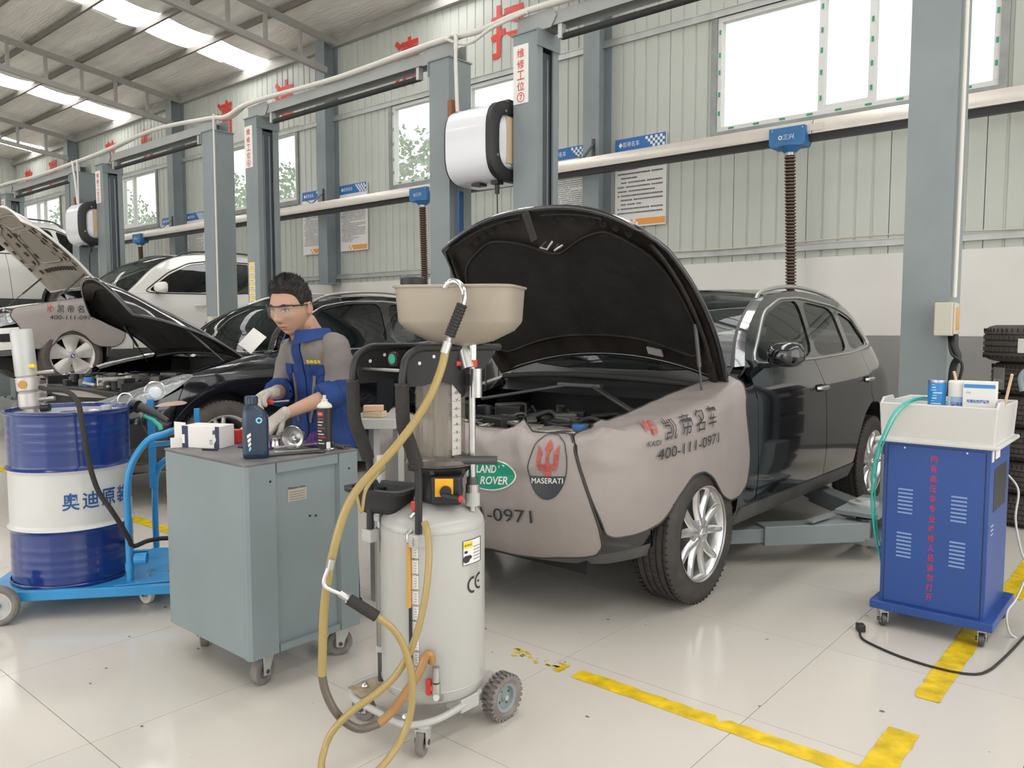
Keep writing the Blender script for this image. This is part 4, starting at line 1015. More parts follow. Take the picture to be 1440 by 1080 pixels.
        # wheel-arch liners
        for cx in (ax, rx):
            mb = MB(); n = 16
            pr = arc2(cx, za, ra+0.004, 192, -12, n); xo = sk.at(cx, za+ra-0.02, -0.01, 1)[0][0]; xi = xo-0.32
            vs = []
            for (a_, b_) in pr:
                xs = sk.raw(a_, b_)[0]-0.006; vs += [(xs*side, sk.raw(a_, b_)[1], b_), (xi*side, a_, b_)]
            mb.add(vs, [(2*i, 2*i+1, 2*i+3, 2*i+2) for i in range(n)]); mb.add([v for v in vs[1::2]], [tuple(range(n+1))]); mb.build('arch_liner', 'under', r)
        # wheels
        fl_ = S.get('droop', 0)
        for cx, tg in ((ax, 'f'), (rx, 'r')):
            wheel(r, 'wheel', side*(sk.hw-0.005), cx, za-fl_, R, S['tw'], S['rr'], S['style'], side, S.get('tyre', 'tyre'), S.get('hub'), yaw=S.get('steer', 0) if tg == 'f' else 0)
        # mirror
        mu, mz = S['mirror']
        p = Vector(sk.at(mu, mz, 0.0, side)[0]); mm = MB()
        mp = []
        for i in range(9):
            t = i/8; s_ = (1-abs(2*t-1)**3.2*0.92)**0.5
            mp.append((p.x+side*(0.05+0.215*t), s_*0.115*(1.05-0.2*t), s_*0.088*(0.86+0.14*t)))
        vs = []; n = 20
        for xx, ry, rz in mp:
            for k in range(n):
                th = 2*pi*k/n; cy = cos(th); cz = sin(th)
                yy = ry*abs(cy)**0.7*(1 if cy > 0 else -1); yy = yy*0.30 if yy > 0 else yy*1.0
                vs.append((xx, p.y-0.01+yy+0.03, p.z+0.035+rz*abs(cz)**0.7*(1.0 if cz > 0 else -0.8)))
        mm.add(vs, [(i*n+k, i*n+(k+1) % n, (i+1)*n+(k+1) % n, (i+1)*n+k) for i in range(8) for k in range(n)]+[tuple(range(n)), tuple(8*n+k for k in range(n))])
        mo = mm.build('mirror', S.get('mirror_m', pm), r, smooth=50)
        MB().bar((p.x, p.y+0.01, p.z-0.03), (p.x+side*0.10, p.y+0.0, p.z-0.02), 0.06, 0.03).build('mirror_foot', 'black', mo, bevel=0.008)
        # handles
        for hu, hz_ in S['handles']:
            panel(sk, r, 'handle_recess', round2([(hu-0.075, hz_-0.022), (hu+0.06, hz_-0.026), (hu+0.06, hz_+0.026), (hu-0.075, hz_+0.026)], 0.3), 'under' if pm != 'car_white' else pm, side, off=0.002, step=0.1, lip=0)
            MB().tube([sk.at(hu-0.085, hz_, 0.008, side)[0], sk.at(hu-0.06, hz_, 0.034, side)[0], sk.at(hu+0.04, hz_, 0.036, side)[0], sk.at(hu+0.075, hz_, 0.008, side)[0]], [0.011, 0.014, 0.014, 0.011], 10).build('door_handle', S.get('handle_m', pm), r, smooth=60)
        if S.get('rail'):
            pts = [Vector(sk.at(u, z+0.0, 0.0, side)[0])+Vector((-side*0.05, 0, dz)) for u, z, dz in S['rail']]
            MB().tube(smooth_path(pts, 5), 0.014, 8).build('roof_rail', S.get('rail_m', 'alloy'), r, smooth=60)
        # fender top strip into the bay
        xin = S['bay_w']
        def ft(u, v):
            uu = S['fen_u']+0.02+(du[0]+0.02-S['fen_u']-0.02)*u; x, y, z = sk.raw(uu, interp(sk.zs, uu)-0.0005)
            a_ = min(1, v*3)
            return ((x+(xin-x)*v)*side, y+(min(y, hz)-y)*v*0.2, z+0.022*sin(min(1, v*1.6)*pi/2)-0.03*max(0, v-0.5)*2)
        MB().grid(ft, 12, 6).build('fender_top', pm if not S.get('closed') else pm, r, smooth=60)
    # roof loft
    E = S['E']; cr = S['crown']; tw, tr = S['t_ws'], S['t_rw']
    strip(sk, E, cr, r, 'windscreen', S.get('ws_glass', 'glass_clear'), 0.004, tw, -0.93, 0.93, off=-0.004)
    for a0, a1 in ((-1, -0.93), (0.93, 1)): strip(sk, E, cr, r, 'screen_pillar', pm, 0, tw, a0, a1, na=3)
    for a_ in (-0.925, 0.925): 
        o, pf = strip(sk, E, cr, r, 'screen_frit', 'black', 0.0, tw, a_-0.012, a_+0.012, off=0.001, na=2)
    strip(sk, E, cr, r, 'roof', pm, tw, tr, na=24)
    strip(sk, E, cr, r, 'rear_screen', 'glass_dark', tr, 0.985, -0.9, 0.9, off=-0.004)
    for a0, a1 in ((-1, -0.9), (0.9, 1)): strip(sk, E, cr, r, 'rear_pillar', pm, tr, 1, a0, a1, na=3)
    _, pf = strip(sk, E, cr, r, 'screen_header', 'black', tw-0.012, tw+0.002, -0.95, 0.95, off=0.001, nt=2)
    # tailgate fill between the pillars
    yb = sk.raw(E[-1][0], E[-1][1])
    MB().bb(-sk.hw+0.28, sk.hw-0.28, L-0.6, L-0.22, 0.5, 1.2).build('tailgate', pm, r, bevel=0.04)
    # underbody, firewall, dashboard, seats
    MB().bb(-sk.hw+0.30, sk.hw-0.30, 0.25, L-0.3, sb-0.06, sb+0.08).build('underbody', 'under', r)
    MB().bb(-sk.hw+0.10, sk.hw-0.10, fa[-1][0]+0.05, rA[0][0]-0.05, sb-0.01, sb+0.06).build('floor_pan', 'under', r)
    hy, hzz = S['hinge']
    b0 = S['cabin']
    MB().bb(-0.74, 0.74, b0+0.02, b0+0.08, sb, hzz-0.02).build('bulkhead', 'bay', r)
    MB().bb(-sk.hw+0.16, sk.hw-0.16, b0+0.10, b0+0.62, hzz-0.28, hzz-0.04).build('dashboard', mat('dashboard grey', (0.11, 0.105, 0.095), 0.6), r, bevel=0.05, seg=3)
    sw = MB().tube([(0.38+0.18*cos(t), b0+0.74+0.03*sin(t), hzz-0.04+0.17*sin(t)) for t in [2*pi*i/28 for i in range(28)]], 0.014, 8, closed=True).build('steering_wheel', 'seat_leather', r, smooth=60)
    MB().cyl((0.38, b0+0.72, hzz-0.04), (0.38, b0+0.75, hzz-0.04), 0.065, 18).bar((0.21, b0+0.735, hzz-0.04), (0.55, b0+0.735, hzz-0.04), 0.02, 0.035).bar((0.38, b0+0.735, hzz-0.2), (0.38, b0+0.735, hzz-0.05), 0.02, 0.035).build('wheel_hub', 'seat_leather', sw)
    for sx in (-0.40, 0.40): seat(r, sx, b0+1.30, sb+0.25, S.get('seat_m', 'seat_leather'))
    o = MB().bb(-0.66, 0.66, b0+2.05, b0+2.5, sb+0.22, sb+0.40).build('rear_bench', S.get('seat_m', 'seat_leather'), r, bevel=0.04)
    MB().box((0, b0+2.62, sb+0.68), (1.30, 0.14, 0.62), 0, Matrix.Rotation(radians(-12), 4, 'X')).build('bench_back', S.get('seat_m', 'seat_leather'), o, bevel=0.04)
    # cowl
    yc0 = hy
    def cowl(u, v):
        a = -1+2*v; p0 = (a*(S['bay_w']+0.06), hy-0.02-0.07*(1-a*a), hzz-0.05); p1 = Vector(pf(0.004, a*0.93)); p1 = p1+Vector((0, 0.0, -0.004))
        return tuple(Vector(p0)*(1-u)+p1*u)
    MB().grid(cowl, 3, 16).build('cowl_panel', 'black', r, smooth=50)
    for sgn, x0_ in ((1, 0.5), (1, -0.25)):
        a = Vector(pf(0.03, 0.45 if x0_ > 0 else -0.2)); b = Vector(pf(0.055, -0.25 if x0_ > 0 else -0.78)); up = Vector((0, -0.02, 0.012))
        MB().tube([a+up*0.6, (a+b)/2+up*1.8, b+up*0.8], 0.009, 6).build('wiper', 'black', r)
    # engine bay tub
    if not S.get('closed'):
        bw = S['bay_w']
        MB().bb(-bw, bw, ef+0.05, b0+0.02, 0.40, 0.42).build('bay_floor', 'bay', r)
        for sd in (-1, 1): MB().bb(sd*bw-0.01, sd*bw+0.01, ef+0.02, b0+0.02, 0.4, interp(sk.zs, ef+0.3)-0.04).bb(sd*(bw-0.14), sd*bw, ax-0.25, ax+0.25, 0.42, 0.90).build('inner_fender', 'bay', r)
        MB().bb(-bw+0.02, bw-0.02, ef, ef+0.10, 0.6, S['slam']-0.01).build('radiator_support', 'bay', r, bevel=0.01)
    return r
def degrees_(x): return x*180/pi
def clutter(r, x0, x1, y0, y1, z, n, seed, mats=('bay', 'bay', 'bay_grey', 'black', 'bay_alu')):
    rr = random.Random(seed)
    for k in range(n):
        x = x0+(x1-x0)*rr.random(); y = y0+(y1-y0)*rr.random(); zz = z+rr.random()*0.05; m = mats[int(rr.random()*len(mats))]
        t = rr.random()
        if t < 0.45:
            pts = [(x, y, zz)]; d = rr.random()*6.28
            for q in range(3): d += rr.gauss(0, 0.7); l = 0.07+rr.random()*0.08; x += l*cos(d); y += l*sin(d)*0.7; pts.append((min(max(x, x0), x1), min(max(y, y0), y1), zz+rr.gauss(0, 0.02)))
            MB().tube(smooth_path(pts, 4), 0.007+rr.random()*0.014, 7).build('engine_hose', m, r, smooth=60)
        elif t < 0.75:
            MB().box((x, y, zz), (0.06+rr.random()*0.13, 0.05+rr.random()*0.10, 0.06+rr.random()*0.06), rr.random()*3).build('engine_part', m, r, bevel=0.008)
        else:
            MB().lathe([(0.001, 0.04), (0.02+rr.random()*0.025, 0.04), (0.035, 0.03), (0.035, -0.03)], (x, y, zz), 'Z', 14).build('engine_cap', m, r, smooth=40)
def hood(sk, r, H, m_out, m_in, ang):
    """H: dict yf,bow,hy,hz,w table over t(0 front..1 hinge),zc table,crown; local origin at hinge line"""
    hy, hz = H['hinge']
    e = bpy.data.objects.new('hood', None)
    def pt(a, t, off=0.0):
        w = interp(H['w'], t); yf = H['yf']+H['bow']*abs(a)**2.5*1.0; yr = hy-H.get('rbow', 0.0)*(1-a*a)
        y = yf+(yr-yf)*t; z = interp(H['z'], t)-H['crown']*abs(a)**2.4
        return Vector((a*w, y-hy, z-hz+off))
    me = MB().grid(lambda u, v: pt(-1+2*v, u), 16, 24)
    o = me.build('hood', m_out, r, smooth=60)
    o.location = (0, hy, hz); o.rotation_euler = (-radians(ang), 0, 0)
    inner = lambda u, v: pt((-1+2*v)*0.985, 0.012+u*0.976, -0.026-0.010*sin(min(1, max(0, 4*min(v, 1-v, u, 1-u)))*pi/2))
    MB().grid(inner, 16, 24).build('hood_inner_panel', m_in, o, smooth=60)
    loop = [pt(-1+2*i/24, 0, -0.013) for i in range(25)]+[pt(1, i/16, -0.013) for i in range(1, 17)]+[pt(1-2*i/24, 1, -0.013) for i in range(1, 25)]+[pt(-1, 1-i/16, -0.013) for i in range(1, 16)]
    MB().tube(loop, 0.016, 8, closed=True).build('hood_edge', m_out, o, smooth=60)
    return o, pt
def on_hood(o, pt, name, poly, m, off=-0.045, th=0.012, step=0.12):
    V, F, loops = fill(poly, (), step); n = len(V)
    vs = [tuple(pt(a, t, off)) for a, t in V]+[tuple(pt(a, t, off+th)) for a, t in V]; fs = [tuple(f) for f in F]
    L = loops[0]; b = len(vs)
    vs += [tuple(pt(a, t, off)) for a, t in L]+[tuple(pt(a, t, off+th+0.01)) for a, t in L]; k = len(L)
    fs += [(b+i, b+(i+1) % k, b+k+(i+1) % k, b+k+i) for i in range(k)]
    mb = MB(); mb.v = vs; mb.f = fs; mb.mi = [0]*len(fs)
    return mb.build(name, m, o, smooth=40)
def dE(pts, n=3): return [(p.x, p.y) for p in smooth_path([(a, b, 0) for a, b in pts], n)]
def wr_disp(base, amp, seed, fold=None):
    def f(u, z):
        d = base+amp*(mnoise.noise(Vector((u*3.1+seed, z*3.7, seed)))*0.7+mnoise.noise(Vector((u*7.3, z*8.1+seed, seed)))*0.35)
        if fold: d += fold(u, z)
        return max(d, 0.006)
    return f
# ---------------------------------------------------------------- nearest black car
E1 = dE([(1.50, 1.215), (1.68, 1.395), (2.0, 1.56), (2.28, 1.645), (2.84, 1.69), (3.35, 1.665), (3.9, 1.60), (4.25, 1.49), (4.45, 1.34)])
S1 = dict(paint='car_black', axle=0.89, rear_axle=3.76, R=0.368, za=0.425, arch=0.425, droop=0.055, aa=14, belt=[(0, 1.1), (1.5, 1.205), (2.6, 1.215), (3.4, 1.235), (4.0, 1.27), (4.45, 1.33)],
 sill_b=0.31, sill_t=0.42, sill_m='cladding', eng_front=0.26, hinge=(1.40, 1.17), door_u=(1.52, 2.63, 3.66), dk=0.05, fen_u=0.42, lamp_z=0.72, bump_z=(0.36, 0.6), bump_top=[(0.0, 0.66), (-0.3, 0.66)],
 lamp=[(0.42, 0.74), (0.46, 0.88), (0.1, 0.85), (-0.1, 0.80), (-0.1, 0.70), (0.1, 0.69)], lamp_c=[((0.1, 0.77), 0.05), ((0.28, 0.79), 0.05)], E=E1,
 win=[[(1.66, 1.235), (2.08, 1.515), (2.43, 1.605), (2.73, 1.62), (2.60, 1.235)], [(2.67, 1.235), (2.80, 1.622), (3.36, 1.575), (3.33, 1.255)], [(3.42, 1.26), (3.46, 1.558), (3.90, 1.48), (4.02, 1.30)]],
 win_outline=[(1.59, 1.218), (2.06, 1.535), (2.42, 1.625), (2.80, 1.642), (3.42, 1.592), (3.95, 1.505), (4.10, 1.285), (3.4, 1.24), (2.6, 1.22)],
 tw=0.235, rr=0.245, style=10, hub='rings', mirror=(1.72, 1.235), handles=[(2.52, 1.03), (3.55, 1.035)], rail=[(2.14, 1.605, 0.01), (2.3, 1.645, 0.03), (2.84, 1.69, 0.035), (3.35, 1.665, 0.035), (3.9, 1.60, 0.03), (4.2, 1.51, 0.005)], rail_m='alloy',
 bay_w=0.74, crown=[(0, 0.13), (0.1, 0.13), (0.375, 0.05), (0.55, 0.03), (0.8, 0.05), (1, 0.10)], t_ws=0.375, t_rw=0.80, cabin=1.5, slam=0.88, trim_m='alloy', handle_m='alloy', steer=0.0)
car1 = car('black_suv', 'nearest black SUV with its hood open and grey covers over nose and fender', SUV, (-2.82, 2.84, 0), S1)
H1 = dict(yf=0.25, bow=0.16, hinge=(1.42, 1.17), rbow=0.12, w=[(0, 0.71), (0.15, 0.78), (0.4, 0.84), (0.7, 0.86), (1, 0.84)], z=[(0, 0.90), (0.12, 0.975), (0.6, 1.10), (1, 1.17)], crown=0.09)
h1, hp1 = hood(SUV, car1, H1, 'car_black', 'hood_inner', 63.5)
pad = round2([(-0.86, 0.20), (-0.55, 0.12), (-0.28, 0.19), (0.0, 0.30), (0.28, 0.19), (0.55, 0.12), (0.86, 0.22), (0.90, 0.60), (0.86, 0.88), (0.4, 0.84), (-0.4, 0.84), (-0.88, 0.88), (-0.92, 0.55)], 0.3)
on_hood(h1, hp1, 'hood_liner', pad, 'hood_liner', -0.052, 0.02)
MB().tube([hp1(a, t, -0.055) for a, t in dens(pad, 0.08)], 0.008, 6, closed=True).build('liner_seam', 'hood_inner', h1)
rr = random.Random(5)
for a, t in [(-0.75, 0.10), (-0.66, 0.085), (-0.57, 0.075), (-0.48, 0.068), (-0.52, 0.14), (0.48, 0.07), (0.57, 0.075), (0.66, 0.085), (0.75, 0.10), (0.33, 0.05), (0.2, 0.05), (0.12, 0.08), (-0.3, 0.05), (0.60, 0.16)]:
    p = hp1(a, t, -0.040); MB().lathe([(0.022, -0.004), (0.016, 0.0), (0.012, 0.006), (0.001, 0.006)], tuple(p), 'Z', 14).build('stamped_hole', 'under', h1)
for a0, a1 in ((-0.85, -0.15), (0.05, 0.62)): MB().tube([hp1(a0+(a1-a0)*i/8, 0.035, -0.044) for i in range(9)], 0.006, 6).build('seal_strip', 'black', h1)
q = hp1(-0.08, 0.02, -0.04)
MB().bar(q+Vector((0, -0.02, 0)), q+Vector((0.05, 0.14, -0.05)), 0.055, 0.012).build('hood_latch_arm', 'hood_inner', h1, bevel=0.004)
MB().tube([q+Vector((0.10, 0.16, -0.02)), q+Vector((0.10, 0.17, -0.08)), q+Vector((0.15, 0.18, -0.09)), q+Vector((0.17, 0.15, -0.05))], 0.006, 6).tube([q+Vector((0.18, 0.18, -0.02)), q+Vector((0.20, 0.19, -0.09)), q+Vector((0.25, 0.17, -0.07))], 0.006, 6).build('hood_striker', 'steel', h1)
on_hood(h1, hp1, 'hood_sticker', [(0.42, 0.90), (0.54, 0.90), (0.54, 0.945), (0.42, 0.945)], 'galv', -0.050, 0.002)
for s_ in (-1, 1):
    on_hood(h1, hp1, 'hinge_arm', [(s_*0.90, 0.86), (s_*0.95, 0.86), (s_*0.95, 0.99), (s_*0.90, 0.99)], 'hood_inner', -0.07, 0.03)
    MB().tube([hp1(s_*0.93, 0.1+0.85*i/10, -0.05) for i in range(11)], 0.012, 6).build('hood_edge_rib', 'hood_inner', h1)
# gas struts
def hw(o, loc, ang, p):
    return Matrix.Translation(loc) @ Matrix.Rotation(-radians(ang), 4, 'X') @ Vector(p)
def strut(r, hloc, ang, ptop, pbot, name='gas_strut'):
    a = hw(None, hloc, ang, ptop); b = Vector(pbot); m = a+(b-a)*0.55
    MB().cyl(a, m, 0.012, 12).cyl(m, b, 0.006, 10).build(name, 'dark_steel', r, smooth=40)
for s_ in (-1, 1): strut(car1, (0, 1.42, 1.17), 63.5, hp1(s_*0.90, 0.62, -0.05), (s_*0.80, 1.12, 1.03))
# engine bay contents
MB().bar((-0.55, 0.80, 0.99), (-0.08, 1.10, 1.085), 0.035, 0.018).bar((0.55, 0.80, 0.99), (0.08, 1.10, 1.085), 0.035, 0.018).bar((-0.16, 1.09, 1.085), (0.16, 1.09, 1.085), 0.05, 0.025).build('strut_brace', 'dark_steel', car1, bevel=0.006)
MB().tube(smooth_path([(-0.78, 1.28, 1.10), (-0.4, 1.20, 1.13), (0, 1.18, 1.14), (0.4, 1.20, 1.13), (0.78, 1.28, 1.10)], 6), 0.018, 8).build('bay_seal', 'rubber', car1, smooth=60)
MB().grid(lambda u, v: (-0.76+1.52*v, 1.20+0.16*u-0.03*(1-(2*v-1)**2), 1.02+0.10*u), 2, 12).build('plenum_cover', 'black', car1)
MB().bb(-0.33, 0.33, 0.42, 0.98, 0.62, 0.83).build('engine_cover', 'bay', car1, bevel=0.04, seg=3)
for k in range(5): MB().bb(-0.28+k*0.13, -0.20+k*0.13, 0.45, 0.95, 0.825, 0.84).build('cover_rib', 'black', car1, bevel=0.006)
MB().bb(-0.68, -0.42, 0.45, 0.72, 0.6, 0.90).build('air_filter_box', 'black', car1, bevel=0.03, seg=3)
MB().bb(0.42, 0.66, 0.72, 1.02, 0.6, 0.90).build('battery', 'black', car1, bevel=0.015)
MB().lathe([(0.001, 0.935), (0.034, 0.935), (0.038, 0.93), (0.038, 0.905), (0.025, 0.90), (0.025, 0.85)], (0.42, 0.50, 0), 'Z', 20).build('washer_cap', mat('blue cap', (0.025, 0.13, 0.33), 0.4), car1, smooth=40)
MB().bb(0.30, 0.62, 0.38, 0.62, 0.80, 0.90).build('coolant_tank', mat('yellowed plastic', (0.50, 0.44, 0.33), 0.5), car1, bevel=0.03, seg=3)
MB().bb(0.66, 0.80, 1.10, 1.34, 1.05, 1.075).build('blue_rag', mat('blue cloth', (0.03, 0.17, 0.45), 0.8), car1, bevel=0.008)
clutter(car1, -0.68, 0.62, 0.34, 0.66, 0.845, 70, 11, ('bay', 'bay', 'bay_grey', 'black', 'bay_alu', 'bay_grey')); clutter(car1, -0.70, 0.70, 0.62, 1.12, 0.87, 46, 12, ('bay', 'black', 'bay_grey', 'black'))
MB().bb(-0.70, 0.70, 0.20, 0.36, 0.845, 0.875).build('slam_panel', 'bay_grey', car1, bevel=0.008)
for k in range(7): MB().cyl((-0.6+k*0.2, 0.28, 0.875), (-0.6+k*0.2, 0.28, 0.882), 0.011, 8).build('slam_bolt', 'steel', car1)
MB().lathe([(0.06, -0.05), (0.07, -0.02), (0.06, 0.02), (0.068, 0.05), (0.055, 0.07)], (-0.52, 0.62, 0.93), 'Z', 16).build('bellows', 'black', car1, smooth=40)
MB().bb(-0.14, 0.12, -0.0, 0.02, 0.20, 0.31).build('tow_cover', 'galv', car1)
# covers
fold_b = lambda u, z: 0.022*exp(-((u-0.12-0.35*(z-0.9))/0.05)**2)*min(1, max(0, (z-0.75)*5))+0.016*exp(-((z-0.93-0.15*(u-0.1))/0.022)**2)*max(0, 1-abs(u-0.18)/0.25)+0.012*exp(-((z-0.83+0.2*(u-0.1))/0.02)**2)*max(0, 1-abs(u-0.15)/0.18)
dB = wr_disp(0.020, 0.012, 3.0, fold_b)
PB = [(-0.02, 1.0), (0.15, 1.12), (0.41, 1.19), (0.75, 1.27), (1.12, 1.31), (1.47, 1.27), (1.37, 1.12), (1.31, 1.02), (1.33, 0.888), (1.375, 0.70), (1.36, 0.57), (1.277, 0.505), (1.15, 0.505), (1.053, 0.55), (0.94, 0.66), (0.841, 0.706), (0.74, 0.70), (0.656, 0.631), (0.56, 0.54), (0.499, 0.492), (0.331, 0.462), (0.22, 0.459), (0.175, 0.48), (0.159, 0.534), (0.103, 0.654), (0.03, 0.83)]
PB = round2(PB, 0.3, 2)
cvB = thing('fender_cover', 'grey leatherette cover with red emblem over the front fender of the nearest black car', 'fender cover', (-2.82, 2.84, 0))
panel(SUV, cvB, 'cloth', PB, 'cover', 1, off=0.0, step=0.032, lip=0.006, disp=dB)
seam(SUV, cvB, 'piping', PB, 0.0055, 'piping', 1, off=0.0, disp=dB)
fold_a = lambda u, z: 0.032*exp(-((u+0.24+0.5*(z-0.85))/0.03)**2)*min(1, max(0, (z-0.72)*5))+0.022*exp(-((u+0.42-0.8*(z-0.85))/0.04)**2)*min(1, max(0, (z-0.7)*5))+0.014*exp(-((z-0.89-0.12*sin(u*6))/0.025)**2)
dA = wr_disp(0.026, 0.012, 8.0, fold_a)
PA = [(-1.65, 0.40), (-1.2, 0.33), (-0.74, 0.315), (-0.443, 0.34), (-0.176, 0.342), (0.05, 0.37), (0.125, 0.385), (0.159, 0.43), (0.145, 0.52), (0.11, 0.62), (0.03, 0.82), (-0.03, 0.97), (-0.12, 0.965), (-0.22, 0.945), (-0.30, 0.99), (-0.5, 1.0), (-0.9, 1.0), (-1.4, 1.03), (-1.7, 0.9)]
PA = round2(PA, 0.25, 2)
cvA = thing('nose_cover', 'grey leatherette cover with green and trident emblems across the nose of the nearest black car', 'fender cover', (-2.82, 2.84, 0))
panel(SUV, cvA, 'cloth', PA, 'cover', 1, off=0.0, step=0.032, lip=0.006, disp=dA)
seam(SUV, cvA, 'piping', PA, 0.0055, 'piping', 1, off=0.0, disp=dA)
def onc(sk, disp, u0, z0, slope=0.0, e=0.010):
    return lambda a, b: sk.at(u0+a-b*slope, z0+b+a*slope, disp(u0+a-b*slope, z0+b+a*slope)+e)[0]
def ell(sk, disp, name, par, u0, z0, ru, rz, m, e, half=None, n=32, slope=0):
    ps = [(ru*cos(2*pi*i/n), rz*sin(2*pi*i/n)) for i in range(n)]
    if half is not None: ps = [(a, b) for a, b in ps if b <= half]; ps.sort(key=lambda p: atan2(p[1]+rz*0.2, p[0])); 
    f = onc(sk, disp, u0, z0, slope, e); mb = MB()
    x0 = -ru
    V, F, _ = fill(ps, (), 0.03); mb.add([f(a, b) for a, b in V], F); return mb.build(name, m, par)
for k, ch in enumerate('凯帝名车'):
    u = 0.515+0.125*k; text('cover_lettering', ch, 0.1, 'print_black', cvB, onc(SUV, dB, u, 0.945+0.010*k, 0.05), box=(0.088, 0.098), sub=0.012)
text('emblem', 'K', 0.1, 'print_red', cvB, onc(SUV, dB, 0.375, 0.965, 0.05), box=(0.055, 0.07), sub=0.012); text('emblem', 'D', 0.1, 'print_red', cvB, onc(SUV, dB, 0.40, 0.955, 0.05, 0.0115), box=(0.04, 0.06), shear=0.3)
text('cover_lettering', 'KAIDI', 0.1, 'print_black', cvB, onc(SUV, dB, 0.40, 0.888, 0.05), box=(0.085, 0.024), sub=0.012)
text('cover_lettering', '400-111-0971', 0.1, 'print_black', cvB, onc(SUV, dB, 0.70, 0.850, 0.065), box=(0.54, 0.052), sub=0.012)
text('cover_lettering', '400-111-0971', 0.1, 'print_black', cvA, onc(SUV, dA, -0.49, 0.535, 0.065), box=(0.66, 0.058), sub=0.012)
ell(SUV, dA, 'green_emblem', cvA, -0.405, 0.722, 0.152, 0.074, 'print_white', 0.004, slope=0.1); ell(SUV, dA, 'emblem_ring', cvA, -0.405, 0.722, 0.144, 0.068, 'print_green', 0.006, slope=0.1)
f_ = onc(SUV, dA, -0.405, 0.722, 0.1, 0.008)
text('emblem_lettering', 'LAND ‘', 0.1, 'print_white', cvA, lambda a, b: f_(a-0.01, b+0.028), bold=0.002, shear=0.2, box=(0.15, 0.038), sub=0.012); text('emblem_lettering', '’ ROVER', 0.1, 'print_white', cvA, lambda a, b: f_(a+0.01, b-0.026), bold=0.002, shear=0.2, box=(0.19, 0.038), sub=0.012)
# trident oval
u0, z0 = -0.100, 0.79
f_ = onc(SUV, dA, u0, z0, 0.06, 0.005)
MB().tube([onc(SUV, dA, u0, z0, 0.06, 0.004)(0.088*cos(t), 0.148*sin(t)) for t in [2*pi*i/40 for i in range(40)]], 0.0022, 5, closed=True).build('oval_outline', 'print_black', cvA)
hp = [(0.086*cos(t), 0.146*sin(t)) for t in [pi+0.31+(pi-0.62)*i/20 for i in range(21)]]
V, F, _ = fill(hp, (), 0.03); MB().add([f_(a, b) for a, b in V], F).build('oval_lower_half', mat('print dark slate', (0.035, 0.04, 0.045), 0.4), cvA)
f2 = onc(SUV, dA, u0, z0, 0.06, 0.007)
text('emblem_lettering', 'MASERATI', 0.1, 'print_white', cvA, lambda a, b: f2(a, b-0.065), box=(0.145, 0.024), sub=0.012)
tri = [[(-0.007, -0.02), (0.007, -0.02), (0.007, 0.07), (0.018, 0.07), (0.0, 0.115), (-0.018, 0.07), (-0.007, 0.07)], [(-0.045, 0.0), (-0.030, 0.0), (-0.032, 0.05), (-0.026, 0.055), (-0.05, 0.085), (-0.05, 0.05)], [(0.045, 0.0), (0.030, 0.0), (0.032, 0.05), (0.026, 0.055), (0.05, 0.085), (0.05, 0.05)], [(-0.045, -0.004), (0.045, -0.004), (0.038, 0.008), (-0.038, 0.008)], [(-0.04, -0.018), (0.04, -0.018), (0.04, -0.008), (-0.04, -0.008)], [(-0.012, -0.045), (0.012, -0.045), (0.016, -0.022), (-0.016, -0.022)]]
for tp in tri:
    V, F, _ = fill(tp, (), 0.03); MB().add([f2(a, b) for a, b in V], F).build('trident_piece', 'print_red', cvA)

# ---------------------------------------------------------------- second black car
E2 = dE([(1.56, 1.14), (1.80, 1.37), (2.05, 1.50), (2.30, 1.59), (2.62, 1.645), (3.1, 1.665), (3.6, 1.62), (4.0, 1.51), (4.3, 1.38), (4.5, 1.26)])
S2 = dict(paint='car_black2', axle=1.06, rear_axle=3.93, R=0.375, za=0.395, arch=0.43, droop=0.02, aa=10, belt=[(0, 1.0), (1.6, 1.11), (2.3, 1.115), (3.0, 1.15), (3.6, 1.18), (4.5, 1.25)],
 sill_b=0.25, sill_t=0.36, sill_m='car_black2', eng_front=0.30, hinge=(1.43, 1.12), door_u=(1.75, 2.95, 3.85), dk=0.04, fen_u=0.62, lamp_z=0.88, bump_z=(0.28, 0.6), bump_top=[(0.30, 0.70), (0.1, 0.62), (-0.3, 0.60)], clad='car_black2',
 lamp=[(0.63, 0.90), (0.72, 0.97), (0.60, 0.985), (0.42, 0.945), (0.18, 0.86), (-0.02, 0.79), (-0.08, 0.74), (0.05, 0.72), (0.28, 0.74), (0.48, 0.80)], lamp_c=[((0.40, 0.86), 0.075), ((0.20, 0.80), 0.055)], E=E2,
 win=[[(1.90, 1.15), (2.10, 1.42), (2.30, 1.52), (2.62, 1.575), (3.02, 1.59), (2.93, 1.17)], [(3.02, 1.18), (3.12, 1.59), (3.55, 1.55), (3.74, 1.46), (3.82, 1.22)]],
 win_outline=[(1.80, 1.125), (2.06, 1.44), (2.28, 1.545), (2.62, 1.60), (3.1, 1.612), (3.6, 1.565), (3.95, 1.42), (4.05, 1.24), (3.0, 1.15)],
 tw=0.265, rr=0.25, style=6, mirror=(1.98, 1.15), handles=[(2.80, 0.98), (3.70, 1.0)], rail=[(2.2, 1.56, 0.02), (2.5, 1.63, 0.04), (3.1, 1.665, 0.045), (3.6, 1.62, 0.04), (3.9, 1.54, 0.01)],
 bay_w=0.74, crown=[(0, 0.17), (0.35, 0.05), (0.55, 0.03), (0.8, 0.05), (1, 0.10)], t_ws=0.33, t_rw=0.80, cabin=1.62, slam=0.86, steer=-0.12, tyre='tyre_brown', mirror_m='car_black2', handle_m='car_black2')
car2 = car('black_sports_suv', 'second black car with rounded headlamps and its hood propped open behind the mechanic', POR, (-6.98, 2.35, 0.08), S2)
